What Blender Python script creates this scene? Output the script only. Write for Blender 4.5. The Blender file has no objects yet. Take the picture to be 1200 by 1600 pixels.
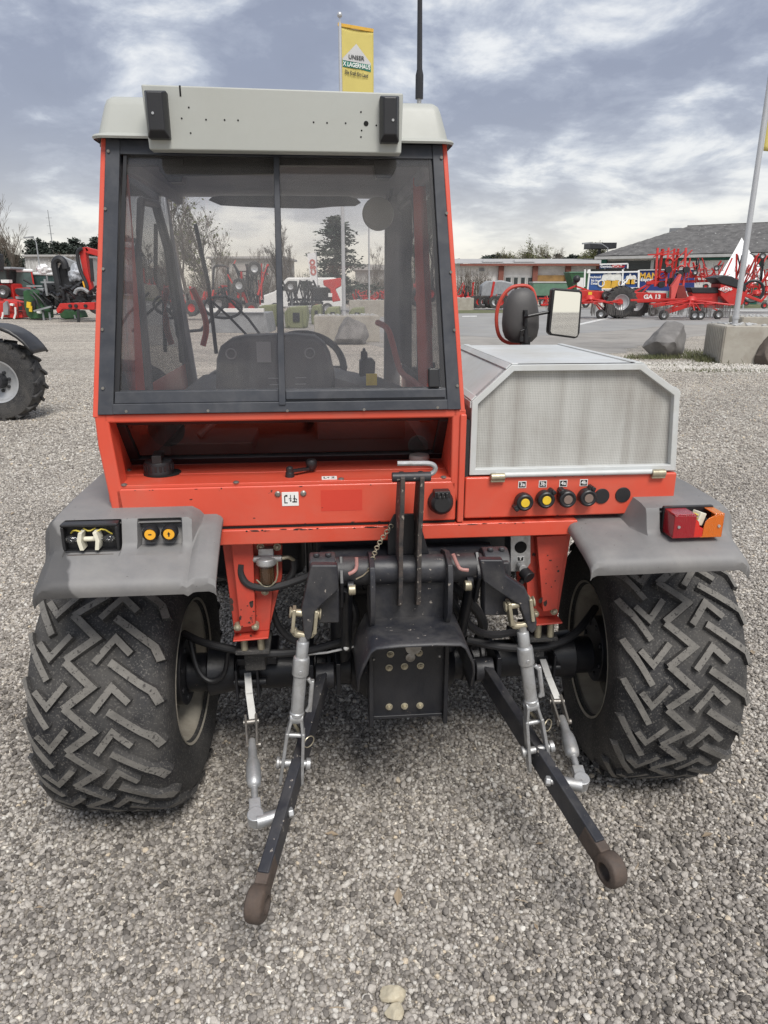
import bpy, bmesh, math, random
from mathutils import Vector, Matrix, Euler
import numpy as np
D = bpy.data; SC = bpy.context.scene; COL = SC.collection
R = math.radians; PI = math.pi

# ------------------------------------------------------------------ camera
cam = D.cameras.new('camera'); camo = D.objects.new('camera', cam); COL.objects.link(camo)
camo.location = (0, 0, 1.65); camo.rotation_euler = (R(90 - 17.65), 0, 0)
cam.sensor_fit = 'VERTICAL'; cam.sensor_height = 24; cam.lens = 24 * 1109 / 1600
cam.clip_start = 0.05; cam.clip_end = 2000
SC.camera = camo

# ------------------------------------------------------------------ sky, sun, exposure
SUN_EL, SUN_AZ = 55, 158          # azimuth clockwise from +Y
W = D.worlds.new('World'); SC.world = W; W.use_nodes = True
nt = W.node_tree; N = nt.nodes; K = nt.links
for n in list(N): N.remove(n)
def nn(tree, t, **kw):
    n = tree.nodes.new(t)
    for k, v in kw.items():
        if k in n.inputs: n.inputs[k].default_value = v
        else: setattr(n, k, v)
    return n
def ramp(tree, stops, interp='LINEAR'):
    r = tree.nodes.new('ShaderNodeValToRGB'); cr = r.color_ramp; cr.interpolation = interp
    while len(cr.elements) < len(stops): cr.elements.new(0.5)
    for e, (p, c) in zip(cr.elements, stops):
        e.position = p; e.color = (c, c, c, 1) if isinstance(c, (int, float)) else (*c, 1)
    return r
def mth(tree, op, a, b=None, clamp=False):
    m = tree.nodes.new('ShaderNodeMath'); m.operation = op; m.use_clamp = clamp
    for i, x in enumerate((a, b)):
        if x is None: continue
        if isinstance(x, (int, float)): m.inputs[i].default_value = x
        else: tree.links.new(x, m.inputs[i])
    return m.outputs[0]
def mixc(tree, fac, a, b, blend='MIX'):
    m = tree.nodes.new('ShaderNodeMix'); m.data_type = 'RGBA'; m.blend_type = blend
    for s, x in ((0, fac), (6, a), (7, b)):
        if isinstance(x, (int, float)): m.inputs[s].default_value = x if s == 0 else (x, x, x, 1)
        elif isinstance(x, tuple): m.inputs[s].default_value = (*x, 1)
        else: tree.links.new(x, m.inputs[s])
    return m.outputs[2]
out = nn(nt, 'ShaderNodeOutputWorld')
sky = nn(nt, 'ShaderNodeTexSky'); sky.sky_type = 'NISHITA'; sky.sun_disc = False
sky.sun_elevation = R(SUN_EL); sky.sun_rotation = R(SUN_AZ)
bg1 = nn(nt, 'ShaderNodeBackground', Strength=0.1); K.new(sky.outputs[0], bg1.inputs[0])
tc = nn(nt, 'ShaderNodeTexCoord'); sep = nn(nt, 'ShaderNodeSeparateXYZ'); K.new(tc.outputs['Generated'], sep.inputs[0])
zc = mth(nt, 'MAXIMUM', sep.outputs[2], 0.0)
den = mth(nt, 'ADD', zc, 0.25)
cmb = nn(nt, 'ShaderNodeCombineXYZ')
K.new(mth(nt, 'DIVIDE', sep.outputs[0], den), cmb.inputs[0]); K.new(mth(nt, 'DIVIDE', sep.outputs[1], den), cmb.inputs[1])
cmb.inputs[2].default_value = 3.7
n1 = nn(nt, 'ShaderNodeTexNoise', Scale=0.95, Detail=10.0, Roughness=0.56, Distortion=0.25); K.new(cmb.outputs[0], n1.inputs['Vector'])
n2 = nn(nt, 'ShaderNodeTexNoise', Scale=3.0, Detail=10.0, Roughness=0.6, Distortion=0.3); K.new(cmb.outputs[0], n2.inputs['Vector'])
cl = mth(nt, 'ADD', mth(nt, 'MULTIPLY', n1.outputs[0], 0.62), mth(nt, 'MULTIPLY', n2.outputs[0], 0.38))
cl = mth(nt, 'ADD', mth(nt, 'MULTIPLY', mth(nt, 'SUBTRACT', cl, 0.5), 1.55), 0.505)
# broad thin-cloud brightness low in the sky, the cloud deck heavier overhead
low = mth(nt, 'SUBTRACT', mth(nt, 'MULTIPLY', mth(nt, 'POWER', mth(nt, 'SUBTRACT', 1.0, zc, True), 5.0), 0.14), 0.058)
cl = mth(nt, 'ADD', cl, low)
crp = ramp(nt, [(0.0, (.180, .20, .262)), (0.41, (.215, .24, .312)), (0.475, (.272, .30, .372)), (0.525, (.39, .42, .48)), (0.58, (.575, .59, .61)), (0.66, (.68, .685, .68)), (1.0, (.70, .70, .69))])
K.new(cl, crp.inputs[0])
hz = mth(nt, 'POWER', mth(nt, 'SUBTRACT', 1.0, zc, True), 15.0)
warm = mixc(nt, mth(nt, 'MULTIPLY', hz, 1.35, True), crp.outputs[0], (.69, .655, .57))
bg2 = nn(nt, 'ShaderNodeBackground', Strength=1.0); K.new(warm, bg2.inputs[0])
mx = nn(nt, 'ShaderNodeMixShader'); mx.inputs[0].default_value = 0.93
K.new(bg1.outputs[0], mx.inputs[1]); K.new(bg2.outputs[0], mx.inputs[2]); K.new(mx.outputs[0], out.inputs[0])

sl = D.lights.new('sun', 'SUN'); sl.energy = 2.4; sl.angle = R(26); sl.color = (1, .96, .9)
so = D.objects.new('sun', sl); COL.objects.link(so)
so.rotation_euler = (R(90 - SUN_EL), 0, R(180 - SUN_AZ))
SC.view_settings.view_transform = 'Standard'; SC.view_settings.look = 'None'
SC.view_settings.exposure = 0.55; SC.view_settings.gamma = 1; SC.view_settings.use_curve_mapping = False
SC.cycles.max_bounces = 8; SC.cycles.transparent_max_bounces = 16; SC.cycles.use_denoising = True
SC.cycles.denoiser = 'OPENIMAGEDENOISE'; SC.cycles.denoising_input_passes = 'RGB_ALBEDO_NORMAL'; SC.cycles.denoising_prefilter = 'NONE'

# ------------------------------------------------------------------ materials
def pm(name, col, rough=.5, metal=0, var=.12, vs=6, bump=0, bs=150, dirt=None, chip=None, coat=0, spec=.5, gen=False):
    """painted / plain surface: base colour with soft variation, optional dirt (colour, amount, scale), chips (colour, threshold, scale), fine bump"""
    m = D.materials.new(name); m.use_nodes = True; t = m.node_tree
    b = t.nodes['Principled BSDF']; b.inputs['Roughness'].default_value = rough; b.inputs['Metallic'].default_value = metal
    b.inputs['Coat Weight'].default_value = coat; b.inputs['Specular IOR Level'].default_value = spec
    co = nn(t, 'ShaderNodeTexCoord').outputs['Object']
    a = nn(t, 'ShaderNodeTexNoise', Scale=float(vs), Detail=6.0, Roughness=.6); t.links.new(co, a.inputs['Vector'])
    r = ramp(t, [(.3, 1 - var), (.7, 1 + var)]); t.links.new(a.outputs[0], r.inputs[0])
    c = mixc(t, 1.0, tuple(col), r.outputs[0], 'MULTIPLY')
    if dirt:
        dn = nn(t, 'ShaderNodeTexNoise', Scale=float(dirt[2]), Detail=9.0, Roughness=.68, Distortion=.4); t.links.new(co, dn.inputs['Vector'])
        dr = ramp(t, [(.42, 0.0), (.72, float(dirt[1]))]); t.links.new(dn.outputs[0], dr.inputs[0])
        c = mixc(t, dr.outputs[0], c, tuple(dirt[0]))
        rr = mth(t, 'ADD', mth(t, 'MULTIPLY', dr.outputs[0], .3), rough, True); t.links.new(rr, b.inputs['Roughness'])
    if chip:
        cn = nn(t, 'ShaderNodeTexNoise', Scale=float(chip[2]), Detail=5.0, Roughness=.62); t.links.new(co, cn.inputs['Vector'])
        cr = ramp(t, [(chip[1], 0.0), (chip[1] + .012, 1.0)]); t.links.new(cn.outputs[0], cr.inputs[0])
        c = mixc(t, cr.outputs[0], c, tuple(chip[0]))
    t.links.new(c, b.inputs['Base Color'])
    if bump:
        bn = nn(t, 'ShaderNodeTexNoise', Scale=float(bs), Detail=4.0); t.links.new(co, bn.inputs['Vector'])
        bp = nn(t, 'ShaderNodeBump', Strength=float(bump), Distance=.004); t.links.new(bn.outputs[0], bp.inputs['Height']); t.links.new(bp.outputs[0], b.inputs['Normal'])
    return m
M = {}
M['red'] = pm('red_paint', (.64, .080, .043), .38, var=.08, vs=2.2, dirt=((.50, .16, .11), .4, 4), chip=((.05, .03, .025), .715, 21), coat=.15, bump=.05, bs=260)
M['red_worn'] = pm('red_paint_worn', (.56, .064, .04), .42, var=.1, vs=5, dirt=((.25, .07, .05), .6, 7), chip=((.03, .022, .02), .66, 16), bump=.08)
M['red_patch'] = pm('red_patch', (.60, .052, .030), .4, var=.03)
M['roof'] = pm('grey_roof_paint', (.40, .412, .385), .42, var=.05, vs=2.5, dirt=((.33, .33, .29), .35, 3), bump=.03, bs=90)
M['hood'] = pm('silver_paint', (.56, .58, .58), .40, metal=.0, var=.06, vs=5, dirt=((.38, .36, .31), .5, 6))
M['fender'] = pm('grey_plastic', (.185, .182, .182), .55, var=.14, vs=4, dirt=((.29, .28, .265), .5, 7), chip=((.09, .085, .08), .70, 60), bump=.12, bs=420)
M['black'] = pm('black_paint', (.011, .012, .016), .40, var=.3, vs=9, dirt=((.06, .055, .05), .28, 9), chip=((.15, .11, .085), .70, 40), bump=.12, bs=120)
M['black_clean'] = pm('black_plastic', (.018, .018, .020), .42, var=.2, vs=9, bump=.06, bs=400)
M['dusty'] = pm('dusty_black_steel', (.020, .021, .027), .45, var=.3, vs=8, dirt=((.10, .095, .09), .5, 11), chip=((.30, .27, .24), .665, 48), bump=.15, bs=90)
M['frame'] = pm('dark_window_frame', (.036, .040, .050), .42, var=.15, vs=12, dirt=((.12, .12, .125), .35, 14), bump=.04)
M['rubber'] = pm('tyre_rubber', (.024, .024, .026), .72, var=.25, vs=7, dirt=((.095, .09, .083), .95, 5), chip=((.11, .104, .096), .575, 170), bump=.3, bs=140)
M['lug'] = pm('dusty_lug_top', (.15, .142, .130), .85, var=.3, vs=14, dirt=((.22, .21, .19), .6, 30), chip=((.06, .056, .053), .60, 110), bump=.4, bs=220)
M['hose'] = pm('rubber_hose', (.022, .022, .024), .5, var=.2, vs=20)
M['rim'] = pm('cream_rim_paint', (.40, .37, .31), .5, var=.12, vs=8, dirt=((.15, .12, .095), .7, 6))
M['galv'] = pm('galvanised_steel', (.50, .51, .52), .40, metal=.65, var=.14, vs=14, dirt=((.24, .22, .19), .75, 20), bump=.1, bs=150)
M['zinc'] = pm('yellow_zinc', (.46, .42, .31), .38, metal=.6, var=.2, vs=20, dirt=((.18, .14, .10), .6, 25))
M['white'] = pm('white_paint', (.74, .74, .72), .5, var=.06, vs=8, dirt=((.45, .42, .37), .4, 20))
M['rust'] = pm('rusty_steel', (.085, .066, .056), .7, metal=.2, var=.35, vs=16, dirt=((.145, .10, .075), .6, 22), bump=.35, bs=90)
M['interior'] = pm('cab_lining', (.29, .29, .305), .7, var=.12, vs=5, bump=.1, bs=500)
M['interior_dark'] = pm('seat_vinyl', (.10, .10, .108), .55, var=.15, vs=6, bump=.1, bs=400)
M['red_dull'] = pm('red_tube_paint', (.55, .075, .05), .4, var=.1)
M['yellow'] = pm('yellow_disc', (.75, .50, .03), .5, var=.08, vs=60)
M['orange_disc'] = pm('orange_button', (.85, .42, .03), .45, var=.06, vs=60)
M['brownish'] = pm('brown_disc', (.20, .145, .12), .5, var=.1, vs=60)
M['print_white'] = pm('white_label', (.78, .78, .76), .5, var=.04, vs=30)
M['print_black'] = pm('black_print', (.012, .012, .012), .5, var=.1, vs=30)
M['pink'] = pm('faded_red_handle', (.50, .17, .15), .5, var=.1)
M['cream_plastic'] = pm('cream_bulb_holder', (.72, .69, .56), .5, var=.08, vs=40)
M['pin_paint'] = pm('faded_pin_paint', (.40, .20, .18), .5, var=.2, vs=40)
M['steel'] = pm('bolt_steel', (.30, .29, .27), .4, metal=.7, var=.2, vs=40, dirt=((.14, .10, .07), .6, 60))
M['hole'] = pm('dark_hole', (.006, .006, .006), .9, var=.1)
M['sticker_yellow'] = pm('yellow_sticker', (.62, .50, .08), .5, var=.1, vs=50)

def glass(name, tint, dust, rough=0.0, dustcol=(.30, .295, .29), streak=18, ior=1.5):
    m = D.materials.new(name); m.use_nodes = True; t = m.node_tree; t.nodes.clear()
    o = nn(t, 'ShaderNodeOutputMaterial'); tr = nn(t, 'ShaderNodeBsdfTransparent'); tr.inputs[0].default_value = (*tint, 1)
    gl = nn(t, 'ShaderNodeBsdfGlossy'); gl.inputs['Roughness'].default_value = rough
    fr = nn(t, 'ShaderNodeFresnel', IOR=ior); ms = nn(t, 'ShaderNodeMixShader')
    t.links.new(fr.outputs[0], ms.inputs[0]); t.links.new(tr.outputs[0], ms.inputs[1]); t.links.new(gl.outputs[0], ms.inputs[2])
    df = nn(t, 'ShaderNodeBsdfDiffuse'); df.inputs[0].default_value = (*dustcol, 1)
    co = nn(t, 'ShaderNodeTexCoord'); mp = nn(t, 'ShaderNodeMapping'); mp.inputs['Scale'].default_value = (1, 1, .25); t.links.new(co.outputs['Object'], mp.inputs[0])
    no = nn(t, 'ShaderNodeTexNoise', Scale=float(streak), Detail=8.0, Roughness=.65); t.links.new(mp.outputs[0], no.inputs['Vector'])
    rp = ramp(t, [(.3, dust * .6), (.75, dust * 1.5)]); t.links.new(no.outputs[0], rp.inputs[0])
    m2 = nn(t, 'ShaderNodeMixShader'); t.links.new(rp.outputs[0], m2.inputs[0]); t.links.new(ms.outputs[0], m2.inputs[1]); t.links.new(df.outputs[0], m2.inputs[2])
    t.links.new(m2.outputs[0], o.inputs[0]); return m
M['glass'] = glass('tinted_rear_glass', (.97, .955, .945), .062, dustcol=(.50, .49, .48))
M['glass_dark'] = glass('dark_lower_glass', (.42, .39, .37), .02, ior=2.1, dustcol=(.2, .16, .14))
M['glass_clear'] = glass('windscreen_glass', (.98, .98, .98), .006)
M['glass_bg'] = glass('vehicle_glass', (.30, .36, .36), .05)
def lens(name, col):
    m = D.materials.new(name); m.use_nodes = True; b = m.node_tree.nodes['Principled BSDF']
    b.inputs['Base Color'].default_value = (*col, 1); b.inputs['Roughness'].default_value = .12; b.inputs['Transmission Weight'].default_value = .35
    b.inputs['Coat Weight'].default_value = .5
    t = m.node_tree; co = nn(t, 'ShaderNodeTexCoord'); wv = nn(t, 'ShaderNodeTexWave', Scale=60.0); t.links.new(co.outputs['Object'], wv.inputs[0])
    bp = nn(t, 'ShaderNodeBump', Strength=.25, Distance=.002); t.links.new(wv.outputs[0], bp.inputs['Height']); t.links.new(bp.outputs[0], b.inputs['Normal'])
    return m
M['lens_red'] = lens('red_lens', (.42, .008, .02)); M['lens_amber'] = lens('amber_lens', (.85, .20, .012)); M['lens_bright'] = lens('reflector_lens', (.85, .03, .02))
M['bulb'] = glass('bulb_glass', (.85, .86, .88), .04)
M['amber_bowl'] = lens('filter_bowl', (.10, .055, .03))
def mirror_mat():
    m = D.materials.new('mirror'); m.use_nodes = True; b = m.node_tree.nodes['Principled BSDF']
    b.inputs['Metallic'].default_value = 1; b.inputs['Base Color'].default_value = (.86, .88, .88, 1); b.inputs['Roughness'].default_value = .02; return m
M['mirror'] = mirror_mat()
def mesh_screen():
    m = pm('perforated_screen', (.50, .50, .475), .5, var=.08, vs=4, dirt=((.27, .245, .215), .6, 3.2)); t = m.node_tree; b = t.nodes['Principled BSDF']
    co = nn(t, 'ShaderNodeTexCoord'); sp = nn(t, 'ShaderNodeSeparateXYZ'); t.links.new(co.outputs['Object'], sp.inputs[0])
    # round holes of a punched sheet, 6 mm pitch, rows staggered; u = x + 0.6 y so the side sheets carry it too
    px = 0.0046
    u = mth(t, 'DIVIDE', mth(t, 'ADD', sp.outputs[0], mth(t, 'MULTIPLY', sp.outputs[1], 1.0)), px)
    v = mth(t, 'DIVIDE', mth(t, 'ADD', sp.outputs[2], mth(t, 'MULTIPLY', sp.outputs[1], .37)), px)
    s1 = mth(t, 'MULTIPLY', mth(t, 'SINE', mth(t, 'MULTIPLY', u, PI)), mth(t, 'SINE', mth(t, 'MULTIPLY', v, PI)))
    hole = mth(t, 'GREATER_THAN', mth(t, 'ABSOLUTE', s1), .62)
    old = b.inputs['Base Color'].links[0].from_socket
    st = nn(t, 'ShaderNodeTexNoise', Scale=16.0, Detail=6.0); mp = nn(t, 'ShaderNodeMapping'); mp.inputs['Scale'].default_value = (2.2, 1, .06)
    t.links.new(co.outputs['Object'], mp.inputs[0]); t.links.new(mp.outputs[0], st.inputs['Vector'])
    sr = ramp(t, [(.40, .0), (.75, .45)]); t.links.new(st.outputs[0], sr.inputs[0])
    c = mixc(t, sr.outputs[0], old, (.19, .165, .14))
    c = mixc(t, mth(t, 'MULTIPLY', hole, .42), c, (.03, .028, .026)); t.links.new(c, b.inputs['Base Color']); return m
M['screen'] = mesh_screen()
M['fender_dark'] = pm('dark_grey_plastic', (.075, .072, .072), .55, var=.1, bump=.1, bs=500)
M['chip'] = pm('bare_chip', (.04, .026, .022), .7, var=.4, vs=60)
M['rust_edge'] = pm('worn_black_plate', (.035, .034, .036), .6, var=.3, vs=14, dirt=((.135, .10, .08), .8, 22), chip=((.30, .27, .23), .62, 60), bump=.25, bs=120)

def scuffed():
    # the outer rear corner of the left fender carries a darker touched-up patch
    m = pm('grey_plastic_touched_up', (.185, .182, .182), .55, var=.14, vs=4, dirt=((.29, .28, .265), .5, 7), chip=((.09, .085, .08), .70, 60), bump=.12, bs=420); t = m.node_tree; b = t.nodes['Principled BSDF']
    co = nn(t, 'ShaderNodeTexCoord').outputs['Object']; sp = nn(t, 'ShaderNodeSeparateXYZ'); t.links.new(co, sp.inputs[0]); n_ = nn(t, 'ShaderNodeTexNoise', Scale=22.0, Detail=4.0); t.links.new(co, n_.inputs['Vector'])
    f = mth(t, 'ADD', mth(t, 'MULTIPLY', sp.outputs[0], -1.0), mth(t, 'MULTIPLY', n_.outputs[0], .03)); f = mth(t, 'SUBTRACT', f, mth(t, 'MULTIPLY', sp.outputs[2], .55))
    k = ramp(t, [(.355, 0.0), (.363, .75)]); t.links.new(f, k.inputs[0])
    t.links.new(mixc(t, k.outputs[0], b.inputs['Base Color'].links[0].from_socket, (.045, .044, .045)), b.inputs['Base Color']); return m
M['fender_scuffed'] = scuffed()

# ------------------------------------------------------------------ mesh helpers
class MB:
    def __init__(s): s.v = []; s.f = []; s.mi = []; s.st = []
    def add(s, vs, fs, mi=0):
        o = len(s.v); s.st.append(o); s.v += [tuple(v) for v in vs]; s.f += [tuple(i + o for i in f) for f in fs]; s.mi += [mi] * len(fs); return s
    def bx(s, x0, x1, y0, y1, z0, z1, mi=0):
        v = [(x, y, z) for z in (z0, z1) for y in (y0, y1) for x in (x0, x1)]
        return s.add(v, [(0, 2, 3, 1), (4, 5, 7, 6), (0, 1, 5, 4), (2, 6, 7, 3), (0, 4, 6, 2), (1, 3, 7, 5)], mi)
    def obx(s, c, size, rot=(0, 0, 0), mi=0):
        m = Euler(rot).to_matrix(); h = [x / 2 for x in size]; c = Vector(c)
        v = [c + m @ Vector((x * h[0], y * h[1], z * h[2])) for z in (-1, 1) for y in (-1, 1) for x in (-1, 1)]
        return s.add(v, [(0, 2, 3, 1), (4, 5, 7, 6), (0, 1, 5, 4), (2, 6, 7, 3), (0, 4, 6, 2), (1, 3, 7, 5)], mi)
    def bar(s, p, q, w, h, up=(0, 0, 1), mi=0):
        p = Vector(p); q = Vector(q); d = (q - p).normalized(); u = Vector(up); sd = d.cross(u).normalized(); u = sd.cross(d)
        v = []
        for e in (p, q):
            for a, b in ((-1, -1), (1, -1), (1, 1), (-1, 1)): v.append(e + sd * a * w / 2 + u * b * h / 2)
        return s.add(v, [(0, 1, 2, 3), (7, 6, 5, 4), (0, 4, 5, 1), (1, 5, 6, 2), (2, 6, 7, 3), (3, 7, 4, 0)], mi)
    def prism(s, poly, axis, a, b, mi=0):
        def P(u, w, t): return {'x': (t, u, w), 'y': (u, t, w), 'z': (u, w, t)}[axis]
        n = len(poly); v = [P(u, w, a) for u, w in poly] + [P(u, w, b) for u, w in poly]
        f = [tuple(range(n))[::-1], tuple(range(n, 2 * n))] + [(i, (i + 1) % n, n + (i + 1) % n, n + i) for i in range(n)]
        return s.add(v, f, mi)
    def _fr(s, d):
        d = Vector(d).normalized(); a = Vector((0, 0, 1)) if abs(d.z) < .9 else Vector((1, 0, 0)); u = d.cross(a).normalized(); return d, u, d.cross(u)
    def cyl(s, p, q, r, r2=None, n=16, mi=0, cap=True):
        p = Vector(p); q = Vector(q); r2 = r if r2 is None else r2; d, u, w = s._fr(q - p)
        c = [(math.cos(2 * PI * i / n), math.sin(2 * PI * i / n)) for i in range(n)]
        v = [p + (u * a + w * b) * r for a, b in c] + [q + (u * a + w * b) * r2 for a, b in c]
        f = [(i, (i + 1) % n, n + (i + 1) % n, n + i) for i in range(n)]
        if cap: f += [tuple(range(n))[::-1], tuple(range(n, 2 * n))]
        return s.add(v, f, mi)
    def lathe(s, prof, c, d, n=32, mi=0, cap=False):
        """prof: list of (radius, distance along d)"""
        c = Vector(c); d, u, w = s._fr(d); v = []; k = len(prof)
        for i in range(n):
            a = 2 * PI * i / n; e = u * math.cos(a) + w * math.sin(a)
            for r, t in prof: v.append(c + e * r + d * t)
        f = [(i * k + j, ((i + 1) % n) * k + j, ((i + 1) % n) * k + j + 1, i * k + j + 1) for i in range(n) for j in range(k - 1)]
        if cap:
            f.append(tuple(i * k for i in range(n))[::-1]); f.append(tuple(i * k + k - 1 for i in range(n)))
        return s.add(v, f, mi)
    def tube(s, pts, r, n=8, mi=0, smooth=0, cap=True):
        P = [Vector(p) for p in pts]; rs = r if isinstance(r, (list, tuple)) else [r] * len(P)
        for _ in range(smooth):
            Q = [P[0]]; q = [rs[0]]
            for i in range(len(P) - 1):
                Q += [P[i] * .75 + P[i + 1] * .25, P[i] * .25 + P[i + 1] * .75]; q += [rs[i] * .75 + rs[i + 1] * .25, rs[i] * .25 + rs[i + 1] * .75]
            P = Q + [P[-1]]; rs = q + [rs[-1]]
        v = []; d0, u, w = s._fr(P[1] - P[0])
        for i, p in enumerate(P):
            d = (P[min(i + 1, len(P) - 1)] - P[max(i - 1, 0)]).normalized(); u = (u - d * u.dot(d)).normalized(); w = d.cross(u)
            for k in range(n):
                a = 2 * PI * k / n; v.append(p + (u * math.cos(a) + w * math.sin(a)) * rs[i])
        f = [(i * n + k, i * n + (k + 1) % n, (i + 1) * n + (k + 1) % n, (i + 1) * n + k) for i in range(len(P) - 1) for k in range(n)]
        if cap: f += [tuple(range(n))[::-1], tuple(range((len(P) - 1) * n, len(P) * n))]
        return s.add(v, f, mi)
    def sph(s, c, r, sc=(1, 1, 1), n=14, mi=0):
        c = Vector(c); v = []; h = n // 2
        for i in range(1, h):
            t = PI * i / h
            for k in range(n):
                a = 2 * PI * k / n; v.append(c + Vector((math.sin(t) * math.cos(a) * sc[0], math.sin(t) * math.sin(a) * sc[1], math.cos(t) * sc[2])) * r)
        T = len(v); v += [c + Vector((0, 0, r * sc[2])), c - Vector((0, 0, r * sc[2]))]
        f = [(i * n + k, (i + 1) * n + k, (i + 1) * n + (k + 1) % n, i * n + (k + 1) % n) for i in range(h - 2) for k in range(n)]
        f += [(T, k, (k + 1) % n) for k in range(n)] + [(T + 1, (h - 2) * n + (k + 1) % n, (h - 2) * n + k) for k in range(n)]
        return s.add(v, f, mi)
    def torus(s, c, d, R_, r, n=32, m=8, mi=0, a0=0, a1=2 * PI, sc=1):
        c = Vector(c); d, u, w = s._fr(d); full = abs(a1 - a0 - 2 * PI) < 1e-6
        pts = [c + (u * math.cos(a0 + (a1 - a0) * i / n) + w * math.sin(a0 + (a1 - a0) * i / n) * sc) * R_ for i in range(n + (0 if full else 1))]
        if full: pts.append(pts[0]); 
        return s.tube(pts, r, m, mi, cap=not full)
    def grid(s, rows, mi=0, close=False):
        k = len(rows[0]); v = [p for r_ in rows for p in r_]
        f = [(i * k + j, i * k + (j + 1) % k, (i + 1) * k + (j + 1) % k, (i + 1) * k + j) for i in range(len(rows) - 1) for j in range(k if close else k - 1)]
        return s.add(v, f, mi)
    def mesh(s, name, mats, ang=35):
        me = D.meshes.new(name); me.from_pydata(s.v, [], s.f)
        for m in (mats if isinstance(mats, (list, tuple)) else [mats]): me.materials.append(M[m] if isinstance(m, str) else m)
        me.polygons.foreach_set('material_index', s.mi)
        b = bmesh.new(); b.from_mesh(me); bmesh.ops.recalc_face_normals(b, faces=b.faces); b.to_mesh(me); b.free()
        if ang: me.shade_smooth(); me.set_sharp_from_angle(angle=R(ang))
        return me
    def build(s, name, mats, parent=None, bev=0, sub=0, ang=35, seg=2, each=0):
        if each:                       # one object for every `each` shapes added
            ends = s.st[::each] + [len(s.v)]; out = []
            for v0, v1 in zip(ends, ends[1:]):
                q = MB(); q.v = s.v[v0:v1]
                for f, m in zip(s.f, s.mi):
                    if v0 <= f[0] < v1: q.f.append(tuple(i - v0 for i in f)); q.mi.append(m)
                out.append(q.build(name, mats, parent, bev, sub, ang, seg))
            return out
        o = D.objects.new(name, s.mesh(name, mats, ang)); COL.objects.link(o); o.parent = parent
        if bev:
            md = o.modifiers.new('b', 'BEVEL'); md.width = bev; md.segments = seg; md.limit_method = 'ANGLE'; md.angle_limit = R(35); md.harden_normals = True
        if sub:
            md = o.modifiers.new('s', 'SUBSURF'); md.levels = sub; md.render_levels = sub
        return o
def tag(o, label=None, cat=None, group=None, kind=None):
    for k, v in (('label', label), ('category', cat), ('group', group), ('kind', kind)):
        if v: o[k] = v
    return o
def empty(name, loc=(0, 0, 0), rz=0, label=None, cat=None, group=None):
    o = D.objects.new(name, None); o.location = loc; o.rotation_euler = (0, 0, rz); COL.objects.link(o); return tag(o, label, cat, group)
def copy_tree(o, parent=None):
    c = o.copy(); COL.objects.link(c); c.parent = parent
    for ch in [x for x in D.objects if x.parent == o]: copy_tree(ch, c)
    return c
def text(name, s, size, mw, mat, parent=None, ext=.0006, bold=0, sx=1):
    """flat lettering as a thin mesh; mw = 4x4 placing its x axis along the words"""
    cu = D.curves.new(name, 'FONT'); cu.body = s; cu.size = size; cu.align_x = 'CENTER'; cu.align_y = 'CENTER'; cu.extrude = ext; cu.offset = bold; cu.resolution_u = 2
    t = D.objects.new('t', cu); COL.objects.link(t)
    dg = bpy.context.evaluated_depsgraph_get(); me = D.meshes.new_from_object(t.evaluated_get(dg)); D.objects.remove(t)
    me.transform(mw @ Matrix.Diagonal((sx, 1, 1, 1))); me.materials.clear(); me.materials.append(M[mat]); me.name = name
    o = D.objects.new(name, me); COL.objects.link(o); o.parent = parent; return o
def TM(loc, rz=0, tilt=90): return Matrix.Translation(loc) @ Matrix.Rotation(rz, 4, 'Z') @ Matrix.Rotation(R(tilt), 4, 'X')
rng = random.Random(7)
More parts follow.
